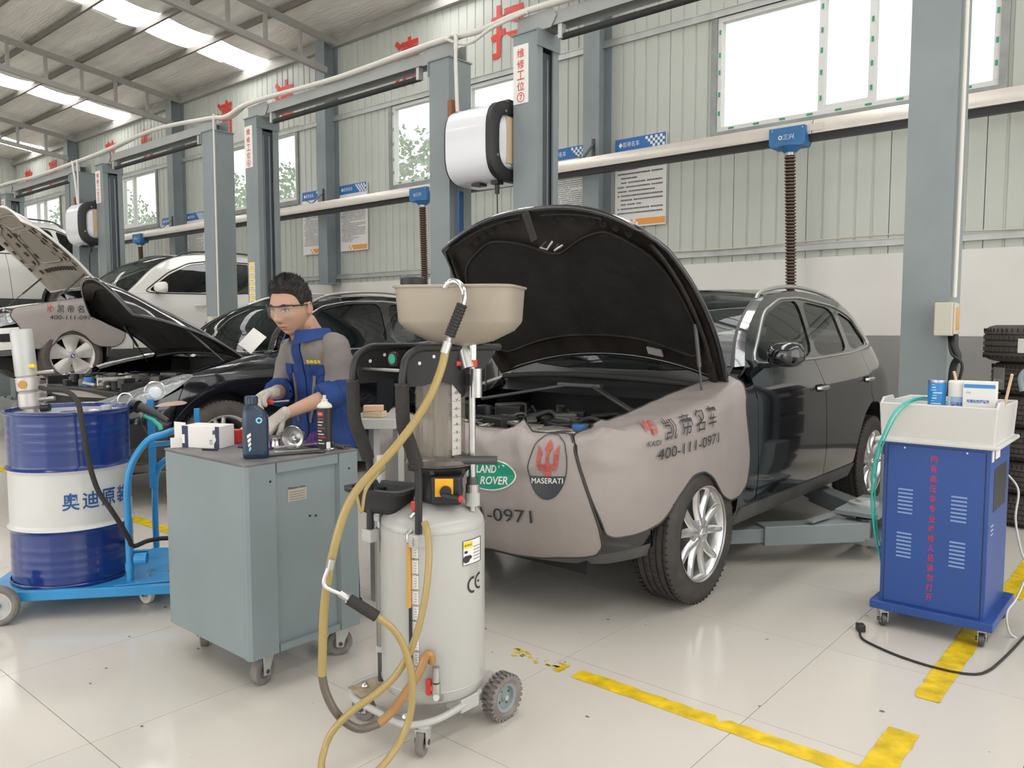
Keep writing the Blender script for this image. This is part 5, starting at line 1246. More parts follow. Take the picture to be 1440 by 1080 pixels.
H2 = dict(yf=0.28, bow=0.34, hinge=(1.43, 1.12), w=[(0, 0.42), (0.2, 0.56), (0.6, 0.70), (1, 0.80)], z=[(0, 0.78), (0.15, 0.86), (0.6, 1.04), (1, 1.12)], crown=0.07)
h2, hp2 = hood(POR, car2, H2, 'car_black2', 'hood_inner', 49)
pad2 = round2([(-0.7, 0.30), (-0.3, 0.14), (0.3, 0.14), (0.7, 0.30), (0.85, 0.75), (0.8, 0.9), (-0.8, 0.9), (-0.85, 0.75)], 0.3)
on_hood(h2, hp2, 'hood_liner', pad2, 'hood_liner', -0.050, 0.015)
on_hood(h2, hp2, 'hood_nose_brace', round2([(-0.75, 0.03), (0.75, 0.03), (0.6, 0.13), (0.25, 0.11), (-0.25, 0.11), (-0.6, 0.13)], 0.3), 'hood_inner', -0.06, 0.03)
for s_ in (-1, 1): strut(car2, (0, 1.43, 1.12), 49, hp2(s_*0.86, 0.45, -0.04), (s_*0.76, 1.22, 1.02))
MB().tube([hp2(-1+2*i/20, 0.965, -0.05) for i in range(21)], 0.012, 6).build('hood_rear_rib', 'hood_inner', h2)
clutter(car2, -0.66, 0.68, 0.36, 1.25, 0.86, 110, 21, ('bay', 'bay_grey', 'bay_alu', 'bay_grey', 'black', 'bay_alu'))
MB().bb(-0.30, 0.30, 0.5, 1.05, 0.62, 0.86).build('engine_cover', 'bay_grey', car2, bevel=0.05, seg=3)
MB().bb(-0.66, -0.40, 0.5, 0.9, 0.6, 0.88).build('air_filter_box', 'black', car2, bevel=0.03)
MB().bb(0.34, 0.66, 0.62, 0.95, 0.6, 0.90).build('intake_box', 'bay_grey', car2, bevel=0.03)
MB().lathe([(0.001, 0.93), (0.04, 0.93), (0.045, 0.90), (0.045, 0.80)], (-0.10, 0.42, 0), 'Z', 16).build('washer_cap', 'print_blue', car2)
MB().grid(lambda u, v: (-0.72+1.44*v, 0.16+0.30*u+0.22*(2*v-1)**2, 0.80+0.06*u), 3, 14).build('slam_panel', mat('bay brown grey', (0.22, 0.19, 0.16), 0.5), car2)
panel(POR, car2, 'side_marker', round2([(0.44, 0.735), (0.68, 0.74), (0.72, 0.755), (0.66, 0.775), (0.50, 0.765)], 0.3), mat('marker lens', (0.55, 0.42, 0.33), 0.25), 1, off=0.006, step=0.05)
panel(POR, car2, 'bumper_intake', round2([(0.05, 0.42), (0.45, 0.42), (0.48, 0.60), (0.1, 0.62)], 0.3), 'under', 1, off=0.004, step=0.1, lip=0)
pf2 = [(-6.98+0.50, 2.35+1.75, 1.36), (-6.98+0.68, 2.35+1.80, 1.30)]
t = thing('paper_sheet', 'white sheet of paper tucked under the wiper of the second black car', 'paper', (-6.40, 3.90, 1.31), 0)
MB().box((0, 0, 0), (0.22, 0.003, 0.20), 0, Matrix.Rotation(radians(22), 4, 'Y') @ Matrix.Rotation(radians(-38), 4, 'X')).build('sheet', 'paper', t)
# ---------------------------------------------------------------- white car on the raised lift
E3 = dE([(1.75, 1.16), (1.90, 1.278), (2.14, 1.486), (2.386, 1.631), (2.675, 1.723), (3.2, 1.765), (3.855, 1.755), (4.3, 1.66), (4.6, 1.48), (4.72, 1.3)])
S3 = dict(paint='car_white', axle=0.985, rear_axle=3.92, R=0.375, za=0.375, arch=0.44, droop=0.035, aa=8, belt=[(0, 1.0), (1.7, 1.15), (2.3, 1.16), (3.0, 1.175), (4.6, 1.24)],
 sill_b=0.25, sill_t=0.42, sill_m='clad_white', eng_front=0.28, hinge=(1.48, 1.25), door_u=(1.72, 2.96, 3.88), dk=0.05, fen_u=0.45, lamp_z=0.72, bump_z=(0.42, 0.6), bump_top=[(0.1, 0.68), (-0.3, 0.66)], clad='clad_white',
 lamp=[(0.42, 0.76), (0.48, 0.90), (0.1, 0.86), (-0.15, 0.80), (-0.15, 0.72), (0.1, 0.70)], lamp_c=[((0.1, 0.79), 0.05), ((0.28, 0.81), 0.05)], E=E3, frame_m='car_white',
 win=[[(1.98, 1.18), (2.36, 1.44), (2.70, 1.595), (3.05, 1.65), (2.96, 1.19)], [(3.05, 1.20), (3.14, 1.655), (3.76, 1.65), (3.80, 1.21)], [(3.88, 1.22), (3.86, 1.64), (4.25, 1.56), (4.42, 1.27)]],
 win_outline=[(1.92, 1.165), (2.34, 1.46), (2.69, 1.615), (3.08, 1.672), (3.8, 1.665), (4.28, 1.575), (4.48, 1.25), (3.0, 1.175)], trim_m='black',
 tw=0.255, rr=0.262, style=5, hub='round', mirror=(2.13, 1.20), handles=[(2.72, 1.0), (3.70, 1.01)], rail=[(2.5, 1.66, 0.0), (2.72, 1.73, 0.045), (3.2, 1.765, 0.05), (3.855, 1.755, 0.05), (4.25, 1.68, 0.02)], rail_m='clad_white', handle_m='car_white',
 bay_w=0.76, crown=[(0, 0.16), (0.41, 0.05), (0.55, 0.03), (0.8, 0.05), (1, 0.10)], t_ws=0.41, t_rw=0.80, cabin=1.72, slam=0.88, seat_m=mat('teal grey seats', (0.05, 0.08, 0.10), 0.6), tyre='tyre_brown')
car3 = car('white_suv', 'white SUV lifted off the floor with its beige lined hood open', BMW, (-11.75, 3.05, 0.72), S3)
H3 = dict(yf=0.14, bow=0.22, hinge=(1.48, 1.25), w=[(0, 0.74), (0.3, 0.85), (0.7, 0.88), (1, 0.86)], z=[(0, 0.90), (0.12, 0.99), (0.6, 1.16), (1, 1.25)], crown=0.07)
h3, hp3 = hood(BMW, car3, H3, 'car_white', 'hood_beige', 60)
for poly in ([(-0.30, 0.30), (0.30, 0.30), (0.42, 0.66), (-0.42, 0.66)], [(-0.42, 0.10), (0.42, 0.10), (0.30, 0.24), (-0.30, 0.24)], [(0.42, 0.16), (0.72, 0.20), (0.86, 0.60), (0.52, 0.66)], [(-0.42, 0.16), (-0.72, 0.20), (-0.86, 0.60), (-0.52, 0.66)]):
    on_hood(h3, hp3, 'stamped_field', round2(poly, 0.2), mat('hood field', (0.27, 0.24, 0.20), 0.5), -0.050, 0.012)
    MB().tube([hp3(a, t, -0.052) for a, t in dens(round2(poly, 0.2), 0.08)], 0.012, 6, closed=True).build('stamped_rib', 'hood_beige', h3, smooth=60)
slots = [(s*(0.50+0.03*k), 0.16+0.115*k) for s in (-1, 1) for k in range(6)]+[(s*(0.80+0.02*k), 0.18+0.12*k) for s in (-1, 1) for k in range(5)]+[(s*0.36, 0.30+0.13*k) for s in (-1, 1) for k in range(3)]
for a, t in slots: on_hood(h3, hp3, 'slot', [(a-0.022, t-0.028), (a+0.022, t-0.022), (a+0.026, t+0.022), (a-0.018, t+0.028)], 'hood_beige_dk', -0.066, 0.004)
for k in range(9): a = -0.48+0.12*k; on_hood(h3, hp3, 'slot', [(a-0.022, 0.72), (a+0.022, 0.72), (a+0.022, 0.765), (a-0.022, 0.765)], 'hood_beige_dk', -0.062, 0.004)
for s_ in (-1, 1): strut(car3, (0, 1.48, 1.25), 60, hp3(s_*0.86, 0.80, -0.04), (s_*0.76, 0.80, 0.98))
clutter(car3, -0.66, 0.66, 0.36, 1.3, 0.86, 40, 31)
MB().bb(-0.32, 0.32, 0.55, 1.2, 0.65, 0.95).build('engine_cover', 'bay', car3, bevel=0.05, seg=3)
panel(BMW, car3, 'fog_recess', round2([(0.18, 0.52), (0.38, 0.53), (0.36, 0.63), (0.16, 0.62)], 0.3), 'under', 1, off=0.004, step=0.08, lip=0)
panel(BMW, car3, 'door_lettering_strip', [(1.88, 0.50), (2.12, 0.50), (2.12, 0.512), (1.88, 0.512)], 'hood_beige', 1, off=0.004, step=0.08, lip=0)
PC = round2([(0.283, 0.90), (0.33, 0.98), (0.70, 1.08), (1.10, 1.14), (1.55, 1.16), (1.62, 1.03), (1.64, 0.60), (1.60, 0.50), (1.50, 0.45), (1.32, 0.455), (1.22, 0.50), (1.127, 0.605), (0.985, 0.667), (0.85, 0.61), (0.77, 0.49), (0.72, 0.45), (0.61, 0.435), (0.50, 0.45), (0.46, 0.55), (0.40, 0.72), (0.28, 0.84)], 0.3, 2)
dC = wr_disp(0.022, 0.008, 15.0)
cvC = thing('fender_cover', 'grey leatherette cover hanging over the fender of the raised white car', 'fender cover', (-11.75, 3.05, 0.72))
panel(BMW, cvC, 'cloth', PC, 'cover', 1, off=0.0, step=0.05, lip=0.006, disp=dC)
seam(BMW, cvC, 'piping', PC, 0.006, 'piping', 1, off=0.0, disp=dC)
for k, ch in enumerate('凯帝名车'): text('cover_lettering', ch, 0.1, 'print_black', cvC, onc(BMW, dC, 0.84+0.125*k, 0.93, -0.02, 0.008), box=(0.085, 0.09), sub=0.012)
text('emblem', 'K', 0.1, 'print_red', cvC, onc(BMW, dC, 0.70, 0.93, 0, 0.008), box=(0.06, 0.07), sub=0.012); text('emblem', 'D', 0.1, 'print_red', cvC, onc(BMW, dC, 0.73, 0.92, 0, 0.009), box=(0.04, 0.06), sub=0.012)
text('cover_lettering', '400-111-0971', 0.1, 'print_black', cvC, onc(BMW, dC, 0.98, 0.825, 0, 0.008), box=(0.52, 0.05), sub=0.012)
# ---------------------------------------------------------------- far white car, raised higher
S4 = dict(S3); S4['closed'] = True; S4['rail_m'] = 'clad_white'
car4 = car('white_suv', 'far white SUV raised high on its lift behind the tilted white hood', BMW, (-16.07, 1.75, 1.47), S4)
h4, hp4 = hood(BMW, car4, H3, 'car_white', 'hood_inner', 0)
# ================================================================== FOREGROUND EQUIPMENT
def caster(root, x, y, z_top, r, w, ang, name='caster', m='caster_grey', fork='galv'):
    e = bpy.data.objects.new(name, None); COL.objects.link(e); e.parent = root; e.location = (x, y, 0); e.rotation_euler = (0, 0, ang)
    MB().lathe([(0.001, -w*0.3), (r*0.5, -w*0.3), (r*0.55, -w*0.42), (r*0.72, -w*0.5), (r*0.95, -w*0.42), (r, -w*0.2), (r, w*0.2), (r*0.95, w*0.42), (r*0.72, w*0.5), (r*0.55, w*0.42), (r*0.5, w*0.3), (0.001, w*0.3)], (0, 0, r), 'X', 28).build('wheel', m, e, smooth=35)
    for s in (-1, 1): MB().prism([(-0.018, r-0.012), (0.012, r-0.016), (0.018, r+0.01), (0.045, z_top-0.012), (-0.02, z_top-0.012)], 0.004, lambda a, b, c, s=s: (s*(w*0.5+0.004)+c, a, b)).build('fork', fork, e)
    MB().bb(-w*0.5-0.006, w*0.5+0.006, -0.02, 0.045, z_top-0.016, z_top-0.010).cyl((0, 0.01, z_top-0.012), (0, 0.01, z_top), 0.026, 16).build('swivel', fork, e)
    MB().cyl((-w*0.5-0.012, 0, r), (w*0.5+0.012, 0, r), 0.009, 10).build('axle_bolt', 'dark_steel', e)
    return e
# ---------------------------------------------------------------- blue drum and its trolley
t = thing('oil_drum', 'large blue drum with a white band and dark blue lettering on the left', 'drum', (-4.47, 1.64, 0.135))
R_ = 0.292; prof = [(0.001, 0.012), (R_-0.02, 0.012), (R_-0.015, 0.0), (R_, 0.0), (R_+0.004, 0.008), (R_, 0.018)]
def barrel_r(z):
    r = R_-0.006
    for c in (0.29, 0.59): r += 0.012*exp(-((z-c)/0.010)**2)
    for c in (0.06, 0.10, 0.14, 0.19, 0.69, 0.73, 0.77, 0.81): r += 0.0012*exp(-((z-c)/0.012)**2)
    return r
def drum_part(name, z0, z1, m, caps=0):
    n = max(4, int((z1-z0)/0.006)); pr = [(barrel_r(z0+(z1-z0)*i/n), z0+(z1-z0)*i/n) for i in range(n+1)]
    return MB().lathe(pr, (0, 0, 0), 'Z', 64).build(name, m, t, smooth=60)
drum_part('lower_body', 0.018, 0.29, 'blue_drum'); drum_part('white_band', 0.29, 0.59, 'white_drum'); drum_part('upper_body', 0.59, 0.862, 'blue_drum')
MB().lathe(prof, (0, 0, 0), 'Z', 64).build('bottom_rim', 'blue_drum', t, smooth=50)
MB().lathe([(R_-0.006, 0.862), (R_+0.003, 0.868), (R_+0.005, 0.876), (R_, 0.884), (R_-0.008, 0.882), (R_-0.012, 0.866), (R_-0.03, 0.860), (0.001, 0.862)], (0, 0, 0), 'Z', 64).build('lid_rim', 'blue_drum', t, smooth=50)
MB().lathe([(0.04, 0.8625), (R_-0.034, 0.8635), (R_-0.034, 0.861)], (0, 0, 0), 'Z', 48).build('lid_top', mat('dusty lid', (0.33, 0.33, 0.36), 0.35, var=0.3, vscale=6), t)
MB().cyl((0.05, 0.17, 0.86), (0.05, 0.17, 0.885), 0.028, 16).build('bung', 'galv', t)
MB().bb(0.10, 0.16, 0.06, 0.09, 0.862, 0.875).build('lid_note', 'paper', t)
# lettering curved round the drum; camera looks from direction a0
for k, ch in enumerate('奥迪原装机油'):
    a0 = radians(-21.5)+k*radians(18.0)
    text('drum_lettering', ch, 0.1, mat('drum lettering blue', (0.02, 0.09, 0.28), 0.4), t, lambda a, b, a0=a0: Vector(((R_-0.0035)*cos(a0+a/R_), (R_-0.0035)*sin(a0+a/R_), 0.437+b)), bold=0.0015, box=(0.080, 0.088), sub=0.02)
# drum pump standing in the bung
p = thing('drum_pump', 'upright aluminium air pump standing on the blue drum lid', 'pump', (-4.60, 1.505, 0.998))
p.rotation_euler = Matrix.Rotation(radians(-4.5), 3, Vector((-0.65, 0.76, 0))).to_euler()
for name, pr, m in (('pump_barrel', [(0.001, 0.43), (0.049, 0.43), (0.052, 0.425), (0.052, 0.19), (0.046, 0.185), (0.044, 0.18)], 'galv'), ('pump_collar', [(0.044, 0.185), (0.054, 0.178), (0.054, 0.115), (0.047, 0.108), (0.040, 0.10)], 'alloy_dull'), ('pump_base', [(0.040, 0.105), (0.050, 0.095), (0.052, 0.03), (0.045, 0.02), (0.034, 0.015), (0.034, -0.01)], 'alloy_dull')):
    MB().lathe(pr, (0, 0, 0), 'Z', 32).build(name, m, p, smooth=35)
d_ = Vector((0.72, -0.69, 0)).normalized()
MB().cyl(d_*0.040+Vector((0, 0, 0.145)), d_*0.056+Vector((0, 0, 0.145)), 0.022, 20).build('round_badge', mat('brass badge', (0.42, 0.23, 0.06), 0.35, 0.4), p)
MB().cyl(d_*0.03+Vector((0.02, 0.02, 0.235)), d_*0.03+Vector((0.045, 0.045, 0.235)), 0.011, 14).build('yellow_badge', 'yellow', p)
MB().cyl((0.03, 0.03, 0.20), (0.10, 0.10, 0.20), 0.010, 10).cyl((0.03, 0.03, 0.06), (0.09, 0.09, 0.06), 0.012, 10).build('outlet', 'steel', p)
MB().cyl((0.06, 0.03, 0.015), (0.09, 0.06, 0.015), 0.02, 10).build('lower_knob', 'black', p)
def C2W(px, py, D):
    """photo pixel at depth D (metres along the view) to a point, used only while laying out hoses"""
    cy, sy = cos(radians(40.574)), sin(radians(40.574)); pt = radians(4.246)
    xr = (px-720)/1118; yu = -(py-540)/1118; f = cos(pt)+yu*sin(pt); k = D/f
    z = 1.45+k*(yu*cos(pt)-sin(pt))
    return (-sy*D+cy*xr*k, cy*D+sy*xr*k, z)
hose('drum_hose', 'black rubber hose hanging from the drum pump down the front of the blue drum', [C2W(57, 545, 4.12), C2W(72, 548, 4.0), C2W(95, 551, 3.9), C2W(110, 568, 3.84), C2W(118, 610, 3.8), C2W(125, 650, 3.79), C2W(138, 690, 3.8), C2W(155, 715, 3.82), C2W(170, 738, 3.86), C2W(181, 757, 3.92), C2W(188, 768, 4.02), C2W(210, 760, 4.3), C2W(240, 757, 4.4), C2W(280, 765, 4.4)], 0.0125, 'rubber', 10, 8)
tr = thing('drum_trolley', 'light blue steel trolley carrying the blue drum', 'trolley', (-4.47, 1.64, 0), radians(50.1))
MB().bb(-0.36, 0.60, -0.325, -0.295, 0.095, 0.145).bb(-0.36, 0.60, 0.34, 0.37, 0.095, 0.145).bb(-0.36, -0.32, -0.3, 0.34, 0.10, 0.13).bb(0.0, 0.04, -0.3, 0.34, 0.10, 0.13).build('frame', 'trolley_blue', tr, bevel=0.004)
MB().bb(-0.34, 0.30, -0.3, 0.345, 0.125, 0.133).build('drum_plate', 'trolley_blue', tr)
MB().prism([(0.29, -0.32), (0.56, -0.28), (0.60, -0.22), (0.60, 0.36), (0.29, 0.36)], 0.008, lambda a, b, c: (a, b, 0.145+c)).build('deck', 'trolley_blue', tr, bevel=0.003)
for xx, yy in ((0.42, -0.18), (0.50, -0.13), (0.42, -0.10), (0.50, 0.20)): MB().cyl((xx, yy, 0.153), (xx, yy, 0.160), 0.010, 6).build('deck_bolt', 'steel', tr)
MB().tube(smooth_path([(0.345, -0.24, 0.12), (0.345, -0.24, 0.45), (0.345, -0.24, 0.62), (0.37, -0.23, 0.75), (0.44, -0.20, 0.86), (0.52, -0.16, 0.89), (0.53, -0.05, 0.89), (0.53, 0.20, 0.87), (0.50, 0.30, 0.80), (0.42, 0.38, 0.70), (0.32, 0.42, 0.60), (0.30, 0.42, 0.4), (0.30, 0.42, 0.14)], 6), 0.018, 12).build('handle_tube', 'trolley_blue', tr, smooth=60)
MB().bar((0.30, 0.40, 0.50), (0.30, 0.40, 1.02), 0.035, 0.035).bar((0.55, 0.42, 0.50), (0.55, 0.42, 0.96), 0.03, 0.03).build('upright', 'trolley_blue', tr, bevel=0.003)
MB().tube([(0.44, -0.2, 0.84), (0.62, -0.02, 0.83), (0.66, 0.10, 0.83)], 0.013, 10).tube([(0.50, -0.06, 0.88), (0.66, 0.12, 0.88)], 0.012, 10).build('cross_bar', 'trolley_blue', tr, smooth=50)
MB().lathe([(0.022, 0.20), (0.022, 0.245)], (0.345, -0.24, 0), 'Z', 16).cyl((0.37, -0.24, 0.26), (0.43, -0.24, 0.26), 0.03, 14, cap=False).build('hose_ring', 'trolley_blue', tr)
def big_wheel(root, x, y, r, w, name='wheel', m='rubber', hubm='galv'):
    e = bpy.data.objects.new(name, None); COL.objects.link(e); e.parent = root; e.location = (x, y, r)
    MB().lathe([(r*0.70, -w*0.42), (r*0.86, -w*0.5), (r*0.97, -w*0.38), (r, -w*0.15), (r, w*0.15), (r*0.97, w*0.38), (r*0.86, w*0.5), (r*0.70, w*0.42)], (0, 0, 0), 'Y', 36, close=True).build('tyre', m, e, smooth=35)
    MB().lathe([(0.001, -w*0.2), (r*0.55, -w*0.18), (r*0.62, -w*0.42), (r*0.72, -w*0.42), (r*0.72, w*0.42), (r*0.62, w*0.42), (r*0.55, w*0.18), (0.001, w*0.2)], (0, 0, 0), 'Y', 32).build('rim', hubm, e, smooth=35)
    MB().cyl((0, -w*0.6, 0), (0, w*0.6, 0), r*0.17, 16).cyl((0, -w*0.7, 0), (0, w*0.7, 0), r*0.09, 6).build('axle_nut', 'print_blue' if hubm == 'galv' else 'dark_steel', e)
    return e
big_wheel(tr, -0.22, -0.37, 0.098, 0.045, m='caster_grey'); big_wheel(tr, -0.22, 0.42, 0.098, 0.045, m='caster_grey')
caster(tr, 0.40, -0.16, 0.145, 0.05, 0.03, 0.9, m='cream_white'); caster(tr, 0.40, 0.25, 0.145, 0.05, 0.03, 0.5, m='cream_white')
bg = thing('blow_gun', 'black and green air blow gun hung on the light blue trolley post', 'air tool', C2W(215, 588, 4.3))
bg.rotation_euler = (0, 0, radians(40.6)); bg.scale = (0.78, 0.78, 0.78)
MB().tube([(-0.09, 0, 0.08), (-0.03, 0, 0.055), (0.04, 0, 0.02), (0.10, 0, -0.02)], [0.034, 0.03, 0.024, 0.02], 12).build('body', mat('charcoal tool', (0.05, 0.05, 0.048), 0.5), bg, smooth=50)
MB().tube([(-0.05, -0.03, 0.02), (0.02, -0.04, -0.01), (0.07, -0.05, -0.05), (0.075, -0.05, -0.075)], [0.010, 0.014, 0.017, 0.016], 10).build('grip', 'green_tool', bg, smooth=50)
MB().tube([(-0.10, 0, 0.08), (-0.15, 0.02, 0.09)], [0.045, 0.04], 14).build('coupling', 'black', bg, smooth=40)
MB().tube(smooth_path([(-0.05, 0, 0.05), (-0.09, 0.02, -0.03), (-0.05, 0.03, -0.12), (-0.03, 0.04, -0.2)], 5), 0.004, 6).build('wire', 'dark_steel', bg)

# ---------------------------------------------------------------- grey tool cabinet on casters
cx0, cx1, cy0, cy1 = -3.385, -2.735, 1.625, 2.16
cab = thing('tool_cabinet', 'grey green steel tool cabinet on four casters before the mechanic', 'tool cabinet', (-3.06, 1.89, 0))
def cw(x0, x1, y0, y1, z0, z1): return MB().bb(x0+3.06, x1+3.06, y0-1.89, y1-1.89, z0, z1)
cw(cx0, cx1-0.03, cy0, cy1, 0.135, 0.905).build('body', 'cab_grey', cab, bevel=0.006)
mb = MB(); X = cx1+3.06; y0, y1 = cy0-1.89, cy1-1.89
MB().prism([(X-0.031, y0+0.0), (X-0.012, y0+0.0), (X+0.0, y0+0.012), (X, y0+0.13), (X-0.018, y0+0.137), (X-0.031, y0+0.137)], 0.77, lambda a, b, c: (a, b, 0.135+c)).build('corner_post', 'cab_grey', cab)
MB().prism([(X-0.031, y1-0.102), (X-0.018, y1-0.102), (X, y1-0.095), (X, y1-0.0), (X-0.031, y1-0.0)], 0.77, lambda a, b, c: (a, b, 0.135+c)).build('corner_post', 'cab_grey', cab)
MB().bb(X-0.031, X-0.002, y0+0.137, y1-0.102, 0.135, 0.165).build('bottom_rail', 'cab_grey', cab); MB().bb(X-0.031, X-0.002, y0+0.137, y1-0.102, 0.865, 0.905).build('top_rail', 'cab_grey', cab)
MB().bb(X-0.031, X-0.020, y0+0.135, y1-0.10, 0.165, 0.865).build('recessed_door', 'cab_grey', cab)
cw(cx0-0.002, cx1+0.002, cy0-0.002, cy1+0.002, 0.905, 0.915).build('top', 'cab_top', cab, bevel=0.003)
MB().bb(X-0.019, X-0.0175, y0+0.195, y0+0.285, 0.735, 0.785).build('label_plate', mat('old beige label', (0.42, 0.37, 0.31), 0.6), cab)
text('label_lettering', 'Please note', 0.02, 'print_black', cab, lambda a, b: Vector((X-0.017, y0+0.24+a, 0.79+b)), box=(0.08, 0.010))
for k in range(4): MB().bb(X-0.0174, X-0.017, y0+0.203, y0+0.277, 0.742+0.010*k, 0.7435+0.010*k).build('label_rule', 'print_black', cab)
for yy, zz in ((y0+0.105, 0.835), (y1-0.045, 0.835), (y0+0.30, 0.66), (y0+0.33, 0.655)): MB().cyl((X-0.02 if yy > y0+0.2 and yy < y0+0.4 else X-0.002, yy, zz), ((X-0.017 if yy > y0+0.2 and yy < y0+0.4 else X+0.002), yy, zz), 0.005, 10).build('screw', 'black', cab)
for (x, y, a) in ((-2.80, 1.715, 0.3), (-3.345, 1.76, 1.1), (-2.80, 2.10, -0.5), (-3.34, 2.08, 0.8)): caster(cab, x+3.06, y-1.89, 0.135, 0.056, 0.040, a)
ZT = 0.9155
# things on the cabinet
b = thing('oil_bottle', 'dark blue plastic motor oil bottle on the near corner of the cabinet', 'oil bottle', (-2.855, 1.745, ZT), radians(52))
mb = MB(); secs = []
for z, hx, hy, oy in ((0.0, 0.046, 0.030, 0), (0.006, 0.050, 0.034, 0), (0.02, 0.0505, 0.0345, 0), (0.10, 0.0505, 0.0345, 0), (0.165, 0.050, 0.034, 0), (0.185, 0.045, 0.031, -0.003), (0.205, 0.030, 0.026, -0.010), (0.215, 0.020, 0.020, -0.012), (0.222, 0.020, 0.020, -0.012)):
    secs.append([(oy*1.2+hx*abs(cos(2*pi*k/28))**0.5*(1 if cos(2*pi*k/28) > 0 else -1), hy*abs(sin(2*pi*k/28))**0.55*(1 if sin(2*pi*k/28) > 0 else -1), z) for k in range(28)])
vs = [p_ for s_ in secs for p_ in s_]; mb.add(vs, [(i*28+k, i*28+(k+1) % 28, (i+1)*28+(k+1) % 28, (i+1)*28+k) for i in range(8) for k in range(28)]+[tuple(range(28))])
mb.build('body', 'navy', b, smooth=50)
mb = MB(); mb.lathe([(0.024, 0.216), (0.0255, 0.218), (0.0255, 0.246), (0.023, 0.250), (0.001, 0.250)], (-0.0144, 0, 0), 'Z', 24); mb.build('cap', 'navy', b, smooth=35)
for k in range(12): a = 2*pi*k/12; MB().bar((-0.0144+0.026*cos(a), 0.026*sin(a), 0.222), (-0.0144+0.026*cos(a), 0.026*sin(a), 0.244), 0.002, 0.003).build('cap_rib', 'navy', b)
MB().bb(0.012, 0.045, -0.0365, -0.0350, 0.03, 0.17).build('side_panel', 'navy', b, bevel=0.001)
MB().cyl((0.018, -0.036, 0.155), (0.018, -0.0372, 0.155), 0.0125, 24).build('round_badge', 'cyan', b)
MB().cyl((0.018, -0.037, 0.155), (0.018, -0.0378, 0.155), 0.0065, 16).build('badge_centre', 'navy', b)
for k in range(4): MB().prism([(-0.030+0.002*k, 0.095-0.018*k), (-0.016, 0.106-0.018*k), (-0.014, 0.094-0.018*k), (-0.028+0.002*k, 0.083-0.018*k)], 0.001, lambda a_, c_, q: (a_, -0.0352-q, c_)).build('label_stripe', 'print_white' if k < 3 else 'cyan', b)
bx = thing('parts_box', 'opened white and navy cardboard parts box on the cabinet', 'box', (-3.285, 1.775, ZT), radians(26))
bx.scale = (0.74, 1, 0.96)
MB().bb(-0.125, 0.125, -0.055, 0.055, 0, 0.10).build('carton', 'paper', bx, bevel=0.002)
MB().bb(-0.126, -0.085, -0.056, -0.055, 0.0, 0.10).build('navy_band', mat('navy print', (0.02, 0.03, 0.09), 0.5), bx)
MB().bb(-0.127, -0.108, -0.0565, -0.056, 0.02, 0.06).build('white_patch', 'print_white', bx)
MB().prism([(0.09, 0.0), (0.125, 0.0), (0.125, 0.1), (0.098, 0.1), (0.098, 0.055), (0.105, 0.04), (0.09, 0.02)], 0.001, lambda a_, c_, q: (a_, -0.0555-q, c_)).build('corner_print', mat('navy print', (0.02, 0.03, 0.09), 0.5), bx)
MB().add([(0.082, -0.0562, 0.062), (0.100, -0.0562, 0.066), (0.096, -0.0562, 0.085), (0.080, -0.0562, 0.080)], [(0, 1, 2, 3)]).build('part_picture', 'bay_grey', bx)
MB().bb(-0.015, 0.015, 0, 0.001, 0.0, 0.0).build('fold', 'paper', bx)
for k in range(3): MB().bb(0.06, 0.08, -0.0563, -0.0556, 0.020+0.008*k, 0.0225+0.008*k).build('small_print', 'print_black', bx)
MB().box((-0.175, -0.02, 0.06), (0.10, 0.003, 0.10), radians(-12)).build('open_flap', 'paper', bx)
MB().box((-0.155, -0.065, 0.02), (0.06, 0.003, 0.05), radians(30), None).build('lower_flap', 'paper', bx)
rb = tag(MB().bb(-0.03, 0.03, -0.02, 0.02, 0, 0.062).build('red_box', 'red', None, bevel=0.003), 'small bright red box behind the white parts box', 'box'); rb.location = (-3.285, 1.905, ZT); rb.rotation_euler = (0, 0, 0.4)
pn = tag(MB().cyl((-0.035, 0, 0.005), (0.035, 0, 0.005), 0.0045, 8).build('marker_pen', 'black'), 'thin black pen lying before the white parts box', 'pen'); pn.location = (-3.165, 1.715, ZT); pn.rotation_euler = (0, 0, 0.55)
def rag(name, label, x, y, s, seed, m='purple', h=0.04, sy=0.7):
    rr_ = random.Random(seed)
    def f(u, v):
        a = 2*pi*u; r = v*s*(0.8+0.3*mnoise.noise(Vector((cos(a)*2+seed, sin(a)*2, 0))))
        return (x+r*cos(a), y+r*sin(a)*sy, ZT+0.004+max(0, h*(1-v**1.6)*(0.75+0.7*mnoise.noise(Vector((cos(a)*v*4+seed, sin(a)*v*4, 3))))))
    return tag(MB().grid(f, 36, 10).build(name, m, None, smooth=70), label, 'rag')
rag('rag', 'crumpled purple rag behind the dark blue bottle', -3.10, 1.91, 0.13, 2, h=0.055); rag('rag', 'crumpled purple rag behind the spray can', -2.93, 2.09, 0.085, 5, h=0.075)
hc = thing('filter_cup', 'round metal filter housing lying on its side by the purple rag', 'metal housing', (-2.93, 1.985, ZT+0.052), radians(25))
MB().lathe([(0.001, -0.012), (0.012, -0.014), (0.016, -0.02), (0.030, -0.012), (0.047, -0.016), (0.052, -0.026), (0.050, -0.030), (0.040, -0.012), (0.018, 0.03), (0.018, 0.05), (0.001, 0.05)], (0, 0, 0), 'Y', 36).build('housing', 'steel', hc, smooth=40)
MB().lathe([(0.001, -0.022), (0.007, -0.022), (0.009, -0.012)], (0, 0, 0), 'Y', 16).build('centre_nut', 'alloy', hc)
tag(MB().lathe([(0.001, 0), (0.022, 0.0), (0.024, 0.01), (0.018, 0.025), (0.02, 0.045), (0.001, 0.048)], (-3.0, 1.93, ZT), 'Z', 20).build('metal_fitting', 'chrome', None, smooth=40), 'shiny metal fitting between the bottle and the round housing', 'fitting')
